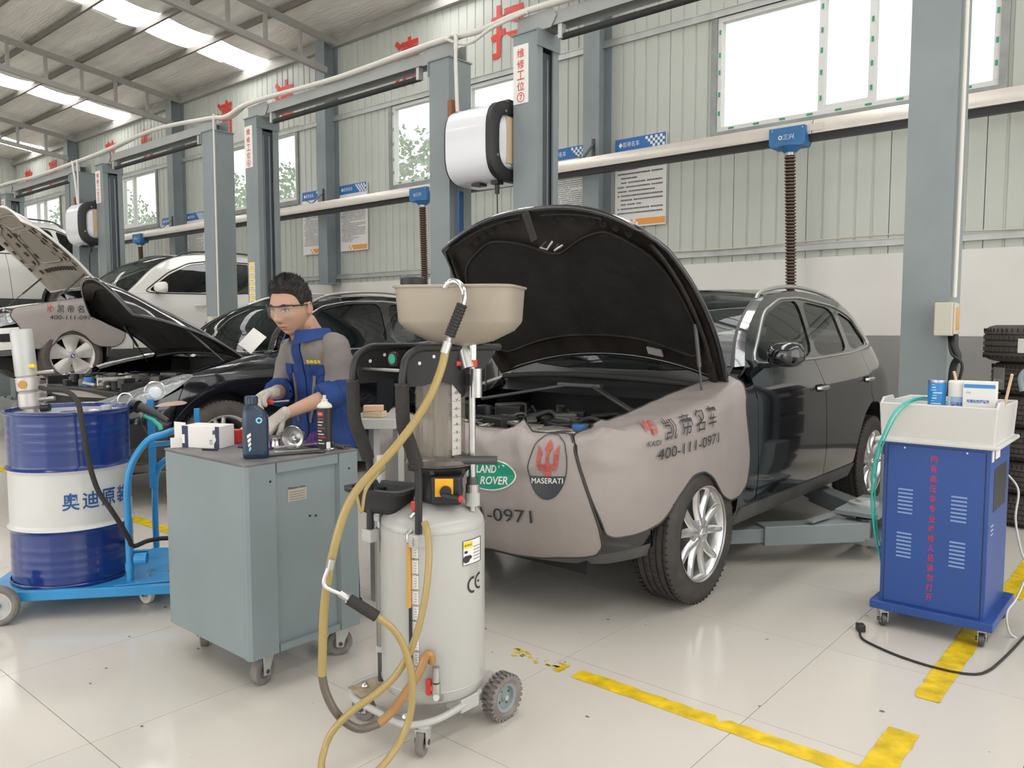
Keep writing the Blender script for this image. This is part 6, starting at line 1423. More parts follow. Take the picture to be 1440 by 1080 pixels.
def wrench(x0, y0, x1, y1, label, w=0.016, m='steel', z=0.006):
    a = Vector((x0, y0, ZT+z)); b2 = Vector((x1, y1, ZT+z)); t_ = thing('wrench', label, 'wrench', tuple((a+b2)/2))
    d = (b2-a).normalized(); L_ = (b2-a).length
    MB().bar(-d*L_/2, d*L_/2, w, 0.008).build('shaft', m, t_, bevel=0.002)
    MB().tube([d*L_*0.5+Vector((0.016*cos(q), 0.016*sin(q), 0)) for q in [2*pi*i/16 for i in range(16)]], 0.005, 6, closed=True).build('ring_end', m, t_)
    MB().box(-d*L_/2, (0.036, 0.030, 0.009), atan2(d.y, d.x)).build('jaw', m, t_, bevel=0.003)
wrench(-2.875, 1.86, -2.79, 2.06, 'long steel wrench lying along the cabinet edge'); wrench(-2.84, 1.80, -2.76, 1.99, 'dark handled tool lying along the right cabinet edge', 0.02, 'dark_steel'); wrench(-2.94, 1.90, -2.88, 2.12, 'thin steel tool under the round metal housing', 0.01, 'alloy', 0.016)
sc_ = thing('spray_can', 'black spray can with cream nozzle standing on the cabinet', 'spray can', (-2.805, 2.045, ZT), radians(45))
MB().lathe([(0.030, 0.0), (0.0325, 0.003), (0.0325, 0.008)], (0, 0, 0), 'Z', 32).build('base_rim', 'steel', sc_)
MB().lathe([(0.001, 0.004), (0.032, 0.005), (0.032, 0.180), (0.030, 0.184)], (0, 0, 0), 'Z', 40).build('can', 'black', sc_, smooth=40)
MB().lathe([(0.031, 0.183), (0.032, 0.188), (0.028, 0.197), (0.016, 0.206), (0.013, 0.210), (0.013, 0.218), (0.007, 0.220), (0.007, 0.236), (0.001, 0.236)], (0, 0, 0), 'Z', 32).build('shoulder', 'cream_white', sc_, smooth=35)
def oncan(a, b): q = -pi/2+a/0.0322; return Vector((0.0324*cos(q), 0.0324*sin(q), 0.09+b))
f_ = lambda x, z, e=0: (lambda a, b: oncan(x+a, z-0.09+b)*1.0)
mb = MB(); mb.grid(lambda u, v: oncan(-0.030+0.028*u, 0.060+0.016*v), 4, 1); mb.build('red_logo', 'red', sc_)
text('can_lettering', 'HHS', 0.02, 'print_white', sc_, lambda a, b: oncan(-0.018+a, 0.068+b)*1.003, box=(0.018, 0.008), sub=0.005)
rr = random.Random(9)
for k in range(9):
    z = 0.045-0.013*k; w = 0.02+0.02*rr.random(); mb = MB(); mb.grid(lambda u, v: oncan(-0.03+w*u, z+0.0035*v)*1.003, 4, 1); mb.build('can_print', 'print_white' if k % 3 else 'red', sc_)
mb = MB(); mb.grid(lambda u, v: oncan(0.010+0.018*u, -0.080+0.028*v)*1.003, 3, 1); mb.build('barcode', 'print_white', sc_)
mb = MB()
for k in range(22): mb.tube([(rr.random()*0.10-0.05, rr.random()*0.05-0.025, 0.003), (rr.random()*0.10-0.05, rr.random()*0.05-0.025, 0.012)], 0.003, 5)
o = mb.build('small_screws', 'bay_grey'); o.location = (-2.80, 2.12, ZT+0.002); tag(o, 'heap of small screws and bits on the right rear cabinet corner', 'screws', kind='stuff')

# ---------------------------------------------------------------- waste-oil drainer in front
TX, TY = -2.04, 1.945
dr = thing('oil_drainer', 'light grey wheeled waste oil drainer with clear chamber and black handles in front', 'oil drainer', (TX, TY, 0))
W2L = lambda p: (p[0]-TX, p[1]-TY, p[2])
TR = 0.186
tank_b = MB().lathe([(0.001, 0.125), (0.08, 0.128), (0.15, 0.142), (0.178, 0.165), (TR, 0.20), (TR, 0.74), (0.182, 0.765), (0.165, 0.790), (0.13, 0.812), (0.08, 0.826), (0.001, 0.83)], (0, 0, 0), 'Z', 72).build('tank', 'tank_grey', dr, smooth=50)
MB().lathe([(TR+0.0005, 0.745), (TR+0.002, 0.748), (TR+0.0005, 0.751)], (0, 0, 0), 'Z', 72).lathe([(TR+0.0005, 0.196), (TR+0.002, 0.199), (TR+0.0005, 0.202)], (0, 0, 0), 'Z', 72).build('weld_seam', 'tank_grey', tank_b)
# base tube frame, front at -Y
fr = smooth_path([(0.13, 0.10, 0.125), (0.16, -0.02, 0.125), (0.15, -0.14, 0.115), (0.08, -0.215, 0.105), (-0.05, -0.215, 0.105), (-0.20, -0.205, 0.105), (-0.275, -0.15, 0.105), (-0.26, -0.05, 0.115), (-0.19, 0.02, 0.125)], 6)
MB().tube(fr, 0.0125, 10).build('base_tube', 'tank_grey', dr, smooth=60)
MB().bb(0.09, 0.17, -0.03, 0.06, 0.10, 0.15).build('frame_bracket', 'tank_grey', dr, bevel=0.004)
MB().tube([(-0.20, 0.17, 0.10), (0.16, 0.17, 0.10)], 0.012, 10).bb(0.05, 0.13, 0.10, 0.24, 0.085, 0.135).bb(-0.2, -0.12, 0.10, 0.24, 0.085, 0.135).build('rear_axle', 'tank_grey', dr)
def tyre_wheel(x, y, r, w):
    e = bpy.data.objects.new('rear_wheel', None); COL.objects.link(e); e.parent = dr; e.location = (x, y, r)
    mb = MB().lathe([(r*0.62, -w*0.40), (r*0.80, -w*0.5), (r*0.93, -w*0.44), (r*0.965, -w*0.1), (r*0.965, w*0.1), (r*0.93, w*0.44), (r*0.80, w*0.5), (r*0.62, w*0.40)], (0, 0, 0), 'X', 40, close=True)
    mb.build('tyre', 'caster_grey', e, smooth=30)
    mb = MB()
    for k in range(26):
        a = 2*pi*k/26
        for s_ in (-1, 1): mb.box(Vector((s_*w*0.27, r*0.965*cos(a+0.06*s_), r*0.965*sin(a+0.06*s_))), (w*0.36, 0.011, 0.011), 0, Matrix.Rotation(a+0.06*s_-pi/2, 4, 'X'))
    tag(mb.build('tread_lugs', 'caster_grey', e), kind='stuff')
    MB().lathe([(0.001, w*0.28), (r*0.18, w*0.28), (r*0.22, w*0.14), (r*0.45, w*0.12), (r*0.50, w*0.34), (r*0.62, w*0.40), (r*0.62, -w*0.40), (0.001, -w*0.3)], (0, 0, 0), 'X', 32).build('rim', 'steel_paint', e, smooth=35)
    for k in range(4): a = k*pi/2+0.5; MB().cyl((w*0.12, r*0.34*cos(a), r*0.34*sin(a)), (w*0.16, r*0.34*cos(a), r*0.34*sin(a)), r*0.06, 8).build('rim_bolt', 'dark_steel', e)
    MB().cyl((0, 0, 0), (w*0.42, 0, 0), r*0.11, 12).build('axle_end', 'galv', e)
tyre_wheel(0.165, 0.19, 0.084, 0.055); tyre_wheel(-0.22, 0.20, 0.084, 0.055)
caster(dr, 0.125, -0.175, 0.105, 0.047, 0.028, 0.5); caster(dr, -0.215, -0.15, 0.105, 0.047, 0.028, 1.9)
for xx, yy in ((0.07, -0.20), (-0.22, -0.14)): MB().sphere((xx, yy, 0.125), 0.014, 12, 8).build('frame_bolt', 'chrome', dr)
MB().prism([(-0.27, -0.18), (-0.17, -0.2), (-0.15, -0.08), (-0.25, -0.06)], 0.006, lambda a, b_, c: (a, b_, 0.112+c)).build('corner_plate', mat('rusty beige plate', (0.42, 0.33, 0.22), 0.7, var=0.3, vscale=20), dr)
# handles and side plates; handles at -Y (front), plates run to +Y
def handle(X, name, zb):
    x = X-TX
    pts = [(x, 1.766-TY, zb), (x, 1.766-TY, 0.98), (x, 1.735-TY, 1.055), (x, 1.705-TY, 1.13), (x, 1.70-TY, 1.25), (x, 1.705-TY, 1.30), (x, 1.722-TY, 1.345), (x, 1.775-TY, 1.372), (x, 1.85-TY, 1.374), (x, 2.17-TY, 1.370)]
    P_ = smooth_path(pts, 5)
    h_ = MB().tube(P_, 0.0125, 10).build(name, 'black', dr, smooth=60)
    MB().tube(smooth_path([(x, 1.762-TY, 0.985), (x, 1.735-TY, 1.055), (x, 1.705-TY, 1.13), (x, 1.70-TY, 1.255)], 6), 0.023, 14).build('foam_grip', 'rubber', h_, smooth=50)
    MB().tube([(x, 1.70-TY, 1.255), (x, 1.70-TY, 1.262)], 0.025, 14).build('grip_ring', 'black', h_)
    pl = [(1.725, 1.25), (1.722, 1.34), (1.775, 1.366), (2.16, 1.362), (2.02, 1.235), (1.975, 1.205), (1.93, 1.25), (1.85, 1.26), (1.80, 1.25)]
    MB().prism(round2(pl, 0.15, 2), 0.003, lambda a, b_, c: (x-0.002+c, a-TY, b_)).build('side_plate', 'black', h_)
    for yy, zz in ((1.775, 1.325), (1.84, 1.345)): MB().cyl((x+0.001, yy-TY, zz), (x+0.003, yy-TY, zz), 0.006, 10).build('plate_hole', 'print_white', h_)
    return h_
handle(-1.92, 'handle', 0.745); handle(-2.17, 'handle', 0.70)
MB().prism([(2.17, 1.372), (2.02, 1.235), (1.98, 1.20)], 0.25, lambda a, b_, c: (-2.17-TX+c, a-TY, b_)).build('rear_tray_plate', 'black', dr)
MB().tube([(-2.17-TX, 1.745-TY, 1.30), (-1.92-TX, 1.745-TY, 1.30)], 0.005, 8).build('cross_rod', 'steel', dr)
MB().cyl((-0.02, -0.15, 1.335), (-0.02, -0.163, 1.335), 0.024, 20).cyl((-0.02, -0.16, 1.335), (-0.02, -0.165, 1.335), 0.019, 20).build('vacuum_gauge', 'black', dr)
MB().cyl((-0.02, -0.164, 1.335), (-0.02, -0.1655, 1.335), 0.017, 20).build('gauge_face', 'print_green', dr)
# brackets on the tank
MB().bb(0.095, 0.145, -0.205, -0.165, 0.715, 0.76).build('handle_clamp', 'tank_grey', dr, bevel=0.006); MB().bb(-0.155, -0.105, -0.20, -0.155, 0.69, 0.735).build('handle_clamp', 'tank_grey', dr, bevel=0.006)
for xx in (0.12,): MB().cyl((xx, -0.205, 0.745), (xx, -0.210, 0.745), 0.006, 6).cyl((xx, -0.205, 0.73), (xx, -0.210, 0.73), 0.006, 6).build('clamp_bolt', 'steel', dr)
# clear chamber
ccx, ccy = 0.028, 0.015
MB().lathe([(0.088, 0.975), (0.088, 1.33), (0.080, 1.342), (0.045, 1.352), (0.02, 1.36), (0.001, 1.362)], (ccx, ccy, 0), 'Z', 48).lathe([(0.082, 0.98), (0.082, 1.33)], (ccx, ccy, 0), 'Z', 48).build('clear_chamber', 'acrylic', dr, smooth=40)
for k in range(9): a = 2*pi*k/9+0.2; MB().bb(ccx+0.085*cos(a)-0.002, ccx+0.085*cos(a)+0.002, ccy+0.085*sin(a)-0.002, ccy+0.085*sin(a)+0.002, 0.98, 1.335).build('chamber_rib', 'acrylic', dr)
MB().tube([(ccx+0.03, ccy-0.075, 1.33), (ccx+0.03, ccy-0.077, 1.02), (ccx+0.028, ccy-0.08, 1.0)], 0.009, 10).build('sight_tube', 'acrylic', dr, smooth=50)
MB().cyl((ccx, ccy, 0.99), (ccx, ccy, 1.33), 0.028, 24).build('inner_pipe', mat('milky pipe', (0.45, 0.42, 0.38), 0.4), dr)
va = Vector((0.76, -0.65, 0)); va = Vector((0.996, -0.095, 0)).normalized()
g0 = Vector((ccx, ccy, 0))+va*0.0885; ta = Vector((0.095, 0.996, 0))
gp = MB()
gp.add([tuple(g0+ta*a+Vector((0, 0, z))) for a, z in ((-0.020, 1.0), (0.020, 1.0), (0.020, 1.29), (-0.020, 1.29))], [(0, 1, 2, 3)]); gp.build('scale_plate', mat('clear scale', (0.50, 0.48, 0.44), 0.4), dr)
g1 = g0+va*0.0008
MB().add([tuple(g1+ta*a+Vector((0, 0, z))) for a, z in ((-0.018, 1.300), (0.016, 1.300), (0.016, 1.307), (-0.018, 1.307))], [(0, 1, 2, 3)]).build('yellow_mark', 'yellow', dr)
MB().add([tuple(g1+ta*a+Vector((0, 0, z))) for a, z in ((-0.012, 1.270), (0.010, 1.270), (0.010, 1.292), (-0.012, 1.292))], [(0, 1, 2, 3)]).build('red_mark', 'print_red', dr)
for k, n_ in enumerate(('9', '8', '7', '6', '5', '4', '3', '2', '1')):
    z = 1.245-0.0275*k
    text('scale_lettering', '-'+n_+'-', 0.02, 'print_black', dr, lambda a, b_, z=z: g1+ta*a+Vector((0, 0, z+b_)), box=(0.030, 0.011))
MB().cyl((ccx-0.01, ccy-0.08, 1.30), (ccx-0.045, ccy-0.10, 1.285), 0.012, 14, 0.018).build('clear_knob', 'acrylic', dr, smooth=40)
MB().lathe([(0.001, 0.955), (0.10, 0.955), (0.122, 0.962), (0.128, 0.972), (0.122, 0.985), (0.10, 0.992), (0.088, 0.992)], (ccx, ccy, 0), 'Z', 56).build('chamber_flange', mat('smoked flange', (0.10, 0.09, 0.08), 0.25, coat=0.5), dr, smooth=40)
MB().lathe([(0.001, 0.83), (0.075, 0.835), (0.08, 0.86), (0.075, 0.90), (0.09, 0.93), (0.115, 0.95), (0.118, 0.958), (0.001, 0.958)], (ccx, ccy, 0), 'Z', 40).build('pump_head', 'black', dr, smooth=40)
KR = Matrix.Rotation(radians(40.574), 4, 'Z'); kc = Vector((0.125, -0.055, 0.885)); kx = Vector((0.76, 0.65, 0)); ky = Vector((-0.65, 0.76, 0))
MB().box(kc+ky*0.03, (0.105, 0.07, 0.10), 0, KR).build('pump_block', 'black', dr, bevel=0.01)
MB().box(kc-ky*0.007-kx*0.006+Vector((0, 0, 0.012)), (0.062, 0.004, 0.062), 0, KR).build('orange_plate', mat('orange yellow label', (0.85, 0.42, 0.02), 0.4), dr)
for k in range(6): a = 2*pi*k/6; MB().cyl((ccx+0.108*cos(a), ccy+0.108*sin(a), 0.94), (ccx+0.108*cos(a), ccy+0.108*sin(a), 0.955), 0.010, 10).build('flange_bolt', 'black', dr)
MB().tube([kc-ky*0.008, kc-ky*0.028], 0.020, 16).tube([kc-ky*0.028-kx*0.012-Vector((0, 0, 0.012)), kc-ky*0.03+kx*0.045-Vector((0, 0, 0.022))], 0.013, 12).build('selector_lever', 'black', dr, smooth=40)
MB().tube([kc-ky*0.03+kx*0.045-Vector((0, 0, 0.022)), kc-ky*0.03+kx*0.060-Vector((0, 0, 0.020))], 0.011, 12).build('lever_tip', 'red', dr)
# chrome riser pipe on the right of the chamber and its fittings
px_, py_ = 0.145, 0.055
MB().tube([(px_, py_, 0.80), (px_, py_, 1.38)], 0.012, 12).build('riser_pipe', 'steel', dr, smooth=60)
for z0, z1, r_, m_ in ((0.82, 0.865, 0.026, 'tank_grey'), (0.865, 0.895, 0.024, 'steel'), (0.895, 0.92, 0.02, 'dark_steel'), (1.24, 1.28, 0.016, 'black'), (1.305, 1.33, 0.019, 'red'), (1.33, 1.39, 0.017, 'chrome')):
    MB().cyl((px_, py_, z0), (px_, py_, z1), r_, 18).build('pipe_fitting', m_, dr)
MB().cyl((px_-0.03, py_-0.05, 1.318), (px_-0.012, py_-0.015, 1.318), 0.010, 10).build('red_tap', 'red', dr)
MB().cyl((0.12, -0.01, 0.985), (0.235, 0.085, 0.985), 0.015, 16).build('grey_lever_grip', 'dark_steel', dr, smooth=30)
# funnel
fu = thing('drain_funnel', 'big beige plastic drain funnel standing on top of the oil drainer', 'funnel', (-1.93, 1.985, 0))
def fsec(z, hx, hy, c, rot=radians(28), n=4):
    pts = []
    for sx_, sy_, a0 in ((1, 1, 0), (-1, 1, 90), (-1, -1, 180), (1, -1, 270)):
        for k in range(n+1):
            a = radians(a0+90*k/n); pts.append((sx_*(hx-c)+c*cos(a), sy_*(hy-c)+c*sin(a)))
    return [(x*cos(rot)-y*sin(rot), x*sin(rot)+y*cos(rot), z) for x, y in pts]
def floft(secs, name, m, par, smooth=35, cap0=False):
    n = len(secs[0]); mb = MB(); vs = [p_ for s_ in secs for p_ in s_]
    fs = [(i*n+k, i*n+(k+1) % n, (i+1)*n+(k+1) % n, (i+1)*n+k) for i in range(len(secs)-1) for k in range(n)]
    if cap0: fs.append(tuple(range(n)))
    return mb.add(vs, fs).build(name, m, par, smooth=smooth)
floft([fsec(1.378, 0.030, 0.030, 0.028), fsec(1.382, 0.055, 0.05, 0.045), fsec(1.395, 0.11, 0.09, 0.07), fsec(1.43, 0.180, 0.125, 0.09), fsec(1.455, 0.196, 0.142, 0.075), fsec(1.465, 0.199, 0.145, 0.07), fsec(1.573, 0.204, 0.150, 0.06), fsec(1.574, 0.210, 0.156, 0.06), fsec(1.581, 0.211, 0.157, 0.06), fsec(1.583, 0.204, 0.150, 0.06), fsec(1.575, 0.198, 0.144, 0.06), fsec(1.46, 0.190, 0.136, 0.07), fsec(1.40, 0.10, 0.08, 0.06)], 'bowl', 'beige', fu)
MB().cyl((0.03, 0, 1.30), (0.0, 0, 1.385), 0.026, 20).cyl((0.05, 0.02, 0.90+0.3), (0.05, 0.02, 1.30), 0.02, 16).build('stem', 'steel', fu, smooth=40)
tag(MB().lathe([(0.001, 1.612), (0.040, 1.612), (0.043, 1.608), (0.043, 1.50), (0.001, 1.50)], (-2.04, 1.86, 0), 'Z', 28).build('black_canister', 'black', None, smooth=35), 'black round canister sticking up over the left rim of the beige funnel', 'canister')
# black tool tray on the left
ty_ = floft([[(x-0.12, y-0.12, z) for x, y, z in fsec(*a, rot=radians(18))] for a in ((0.79, 0.075, 0.05, 0.03), (0.80, 0.085, 0.06, 0.035), (0.865, 0.098, 0.072, 0.035), (0.867, 0.122, 0.094, 0.04), (0.88, 0.124, 0.096, 0.04), (0.882, 0.104, 0.078, 0.035), (0.81, 0.09, 0.065, 0.035))], 'tool_tray', 'black', dr, cap0=True)
MB().bb(-0.26, -0.21, -0.19, -0.15, 0.855, 0.875).build('tray_clip', 'black', ty_, bevel=0.003)
# left rod holder
lx, ly = -0.215, -0.055
def ngon_tube(x, y, z0, z1, r, name, m, par, n=8): return MB().cyl((x, y, z0), (x, y, z1), r, n).build(name, m, par)
ngon_tube(lx, ly, 0.235, 0.70, 0.024, 'rod_holder', 'tank_sleeve', dr)
ngon_tube(lx, ly, 0.12, 0.235, 0.021, 'rod_foot', 'dark_steel', dr, 12)
for z_ in (0.235, 0.68, 0.73): MB().cyl((lx, ly, z_), (lx, ly, z_+0.02), 0.029, 20).bb(lx, lx+0.06, ly-0.008, ly+0.008, z_, z_+0.02).build('rod_clip', 'tank_grey', dr)
MB().cyl((lx, ly, 0.70), (lx, ly, 0.97), 0.016, 14).build('rod', 'white_drum', dr, smooth=40)
MB().cyl((lx, ly, 0.74), (lx, ly, 0.80), 0.024, 14).build('rod_collar', 'galv', dr)
MB().tube([(lx+0.03, ly-0.02, 0.62), (lx+0.03, ly-0.02, 0.86)], 0.012, 10).build('inner_tube', 'black', dr)
# sight gauge on the tank
def ont(ang, z, e=0.001): r = TR+e; return Vector((r*cos(ang), r*sin(ang), z))
cam_a = atan2(-TY, -TX)    # towards the camera
ga = cam_a-radians(21)
mb = MB(); mb.grid(lambda u, v: tuple(ont(ga-0.02+0.12*u, 0.24+0.50*v, 0.0015)), 3, 1); mb.build('level_scale', 'paper', dr)
MB().tube([ont(ga-0.055, 0.72, 0.012), ont(ga-0.055, 0.50, 0.012)], 0.007, 10).build('level_tube', mat('amber tube', (0.62, 0.30, 0.04), 0.25, coat=0.4), dr, smooth=60)
MB().tube([ont(ga-0.035, 0.50, 0.010), ont(ga-0.035, 0.225, 0.010)], 0.006, 10).build('level_tube_lower', 'black', dr, smooth=60)
MB().tube([ont(ga-0.055, 0.725, 0.012), ont(ga-0.055, 0.755, 0.014), ont(ga-0.01, 0.762, 0.0)], 0.009, 10).build('level_elbow', 'steel', dr, smooth=60)
MB().cyl(ont(ga+0.01, 0.775, -0.01), ont(ga+0.01, 0.775, 0.006), 0.020, 20).build('level_boss', 'tank_grey', dr)
text('scale_lettering', 'STOP', 0.02, 'print_black', dr, lambda a, b_: ont(ga+0.04+a/TR, 0.725+b_, 0.003), bold=0.001, box=(0.026, 0.010))
text('scale_lettering', 'MAX', 0.02, 'print_red', dr, lambda a, b_: ont(ga+0.04+a/TR, 0.708+b_, 0.003), bold=0.001, box=(0.022, 0.009))
for k, n_ in enumerate(('80', '70', '60', '50', '40', '30', '20', '10')):
    z = 0.665-0.053*k; text('scale_lettering', '◂'+n_+'▸', 0.02, 'print_black', dr, lambda a, b_, z=z: ont(ga+0.045+a/TR, z+b_, 0.003), box=(0.026, 0.009))
    for j in range(4): mb = MB(); mb.grid(lambda u, v: tuple(ont(ga+0.03+0.04*u, z+0.012+0.009*j+0.0015*v, 0.0025)), 2, 1); mb.build('scale_tick', 'print_black', dr)
# warning label and CE mark
la = cam_a+radians(33)
mb = MB(); mb.grid(lambda u, v: tuple(ont(la+0.50*u, 0.630+0.085*v, 0.001)), 8, 1); mb.build('warning_label', 'paper', dr)
mb = MB(); mb.grid(lambda u, v: tuple(ont(la+0.015+0.22*u, 0.688+0.022*v, 0.002)), 6, 1); mb.build('warning_band', 'yellow', dr)
text('warning_lettering', '▲WARNING', 0.02, 'print_black', dr, lambda a, b_: ont(la+0.125+a/TR, 0.699+b_, 0.003), box=(0.034, 0.008))
MB().tube([ont(la+0.5*u, z, 0.002) for u, z in [(i/8, 0.630) for i in range(9)]+[(1, 0.715)]+[(1-i/8, 0.715) for i in range(9)]], 0.0013, 4, closed=True).build('label_border', 'print_black', dr)
for cx_, cz_, w_, h_ in ((la+0.07, 0.675, 0.010, 0.010), (la+0.08, 0.650, 0.020, 0.026), (la+0.14, 0.655, 0.018, 0.016)):
    mb = MB(); n_ = 12; mb.add([tuple(ont(cx_+w_/TR*cos(2*pi*i/n_)*0.8, cz_+h_*0.5*sin(2*pi*i/n_), 0.0025)) for i in range(n_)], [tuple(range(n_))]); mb.build('pictogram', 'print_black', dr)
for k in range(5): mb = MB(); mb.grid(lambda u, v: tuple(ont(la+0.26+0.20*u, 0.643+0.011*k+0.002*v, 0.0025)), 4, 1); mb.build('label_line', 'print_black' if k < 4 else 'bay_grey', dr)
for k in range(6): mb = MB(); mb.grid(lambda u, v: tuple(ont(la+0.14+(0.28 if k % 2 else 0.32)*u, 0.575+0.009*k+0.0012*v, 0.0015)), 4, 1); mb.build('faint_print', 'cab_grey', dr)
def cmark(cx_, zc, r_, e, bar):
    mb = MB(); n_ = 14
    P0 = [(cx_+(r_*cos(a))/TR, zc+r_*1.05*sin(a)) for a in [radians(75+210*i/n_) for i in range(n_+1)]]; P1 = [(cx_+((r_-0.008)*cos(a))/TR, zc+(r_-0.008)*1.05*sin(a)) for a in [radians(75+210*i/n_) for i in range(n_+1)]]
    vs = [tuple(ont(a, z, e)) for a, z in P0]+[tuple(ont(a, z, e)) for a, z in P1]; mb.add(vs, [(i, i+1, n_+2+i, n_+1+i) for i in range(n_)])
    if bar: mb.add([tuple(ont(cx_-0.012/TR, zc-0.004, e)), tuple(ont(cx_-0.0/TR, zc-0.004, e)), tuple(ont(cx_-0.0/TR, zc+0.004, e)), tuple(ont(cx_-0.012/TR, zc+0.004, e))], [(0, 1, 2, 3)])
    mb.build('ce_mark_letter', 'print_black', dr)
cmark(la+0.25, 0.555, 0.028, 0.0015, False); cmark(la+0.45, 0.560, 0.028, 0.0015, True)
# small red valve on the shoulder and the drain valve below
v0 = Vector((0.055, -0.115, 0.812))
MB().tube([v0, v0+Vector((0.0, -0.03, 0.0)), v0+Vector((0, -0.045, -0.012))], 0.008, 10).build('relief_valve', 'steel', dr, smooth=50)
MB().bb(v0.x-0.012, v0.x+0.012, v0.y-0.03, v0.y-0.015, v0.z+0.008, v0.z+0.04).build('red_handle', 'red', dr, bevel=0.004)
va_ = cam_a+radians(2); vv = ont(va_, 0, 0.03)
MB().cyl((vv.x, vv.y, 0.255), (vv.x, vv.y, 0.305), 0.013, 14).cyl((vv.x, vv.y, 0.215), (vv.x, vv.y, 0.25), 0.015, 14).cyl((vv.x, vv.y, 0.20), (vv.x-0.01, vv.y+0.03, 0.185), 0.012, 12).build('drain_pipe', 'steel', dr, smooth=40)
q = vv+Vector((-0.018, -0.014, 0))
MB().cyl((q.x, q.y, 0.232), (q.x+0.012, q.y+0.009, 0.232), 0.013, 12).bb(q.x-0.014, q.x+0.004, q.y-0.006, q.y+0.010, 0.205, 0.262).build('red_drain_tap', 'red', dr, bevel=0.004)
# hoses
def ribbed(path, r, n=10):
    P_ = smooth_path(path, 12); return P_, [r*(1+0.0*(i % 2)) for i in range(len(P_))]
dh = thing('suction_hose', 'amber hose hanging from the beige funnel rim down in front of the grey cabinet', 'oil hose', (0, 0, 0))
MB().tube(smooth_path([C2W(626, 404, 2.62), C2W(632, 397, 2.61), C2W(642, 396, 2.60), C2W(650, 404, 2.58), C2W(653, 416, 2.57), C2W(650, 430, 2.56)], 6), 0.0095, 12).build('hook_pipe', 'chrome', dh, smooth=60)
MB().tube([C2W(650, 428, 2.56), C2W(632, 473, 2.55)], 0.0165, 14).build('ribbed_grip', 'rubber', dh, smooth=30)
a_ = Vector(C2W(650, 428, 2.56)); b_ = Vector(C2W(632, 473, 2.55))
for k in range(10): c_ = a_+(b_-a_)*(k+0.5)/10; MB().cyl(c_-(b_-a_)*0.03, c_+(b_-a_)*0.02, 0.0185, 14).build('grip_rib', 'black', dh)
MB().tube([C2W(632, 473, 2.55), C2W(630, 481, 2.545)], 0.009, 12).tube([C2W(630, 481, 2.545), C2W(625, 497, 2.54)], 0.015, 14).build('fitting', 'steel', dh, smooth=30)
MB().tube(smooth_path([C2W(626, 496, 2.54), C2W(620, 520, 2.53), C2W(606, 555, 2.51), C2W(584, 592, 2.50), C2W(555, 630, 2.48), C2W(523, 665, 2.46), C2W(500, 692, 2.45), C2W(483, 725, 2.44), C2W(470, 770, 2.43), C2W(460, 820, 2.43), C2W(455, 870, 2.43), C2W(453, 950, 2.43)], 6), 0.0135, 12).build('hose', 'hose_amber', dh, smooth=60)
MB().tube(smooth_path([C2W(453, 950, 2.43), C2W(457, 970, 2.43), C2W(468, 995, 2.43), C2W(485, 1015, 2.44), C2W(507, 1025, 2.46), C2W(532, 1018, 2.50)], 6), 0.0135, 12).build('dark_section', 'hose_dark', dh, smooth=60)
MB().tube(smooth_path([C2W(532, 1018, 2.50), C2W(552, 1000, 2.53), C2W(570, 975, 2.55), C2W(588, 948, 2.57), C2W(598, 925, 2.585), C2W(605, 920, 2.59), C2W(608, 932, 2.595)], 6), 0.0145, 12).build('oil_section', 'hose_oil', dh, smooth=60)
dh2 = thing('drain_hose', 'second amber hose looping from the tank to the black grip with a bent steel nozzle', 'oil hose', (0, 0, 0))
MB().tube(smooth_path([C2W(597, 735, 2.56), C2W(602, 755, 2.53), C2W(603, 790, 2.50), C2W(597, 845, 2.47), C2W(583, 900, 2.45), C2W(560, 945, 2.43), C2W(530, 975, 2.42), C2W(495, 1000, 2.41), C2W(468, 1028, 2.40), C2W(456, 1055, 2.385), C2W(453, 1085, 2.33), C2W(475, 1110, 2.26), C2W(515, 1098, 2.28), C2W(550, 1062, 2.36), C2W(572, 1022, 2.40), C2W(580, 980, 2.41), C2W(577, 940, 2.41), C2W(566, 905, 2.41), C2W(550, 882, 2.40), C2W(530, 867, 2.39)], 6), 0.0115, 12).build('hose', 'hose_amber', dh2, smooth=60)
MB().tube([C2W(530, 867, 2.39), C2W(490, 842, 2.38)], 0.018, 16).build('grip', 'rubber', dh2, smooth=30)
MB().tube([C2W(489, 847, 2.38), C2W(491, 835, 2.38)], 0.010, 10).tube([C2W(490, 842, 2.38), C2W(478, 834, 2.38)], 0.0125, 12).build('fitting', 'steel', dh2, smooth=30)
MB().tube(smooth_path([C2W(479, 835, 2.38), C2W(465, 829, 2.38), C2W(457, 824, 2.38), C2W(456, 815, 2.38), C2W(461, 801, 2.38), C2W(466, 790, 2.38)], 6), 0.007, 12).build('bent_nozzle', 'chrome', dh2, smooth=60)
MB().tube([C2W(464, 800, 2.38), C2W(467, 786, 2.38)], 0.011, 12).build('nozzle_tip', 'steel', dh2)
sh = tag(MB().tube(smooth_path([C2W(540, 660, 2.72), C2W(530, 668, 2.66), C2W(514, 690, 2.62), C2W(508, 720, 2.60), C2W(500, 690, 2.60)], 6), 0.006, 8).build('thin_amber_hose', 'hose_amber'), 'thin amber hose curling beside the black tool tray', 'hose')

# ---------------------------------------------------------------- blue cleaning cart on the right
mx0, mx1, my0, my1 = -1.10, -0.655, 4.02, 4.50
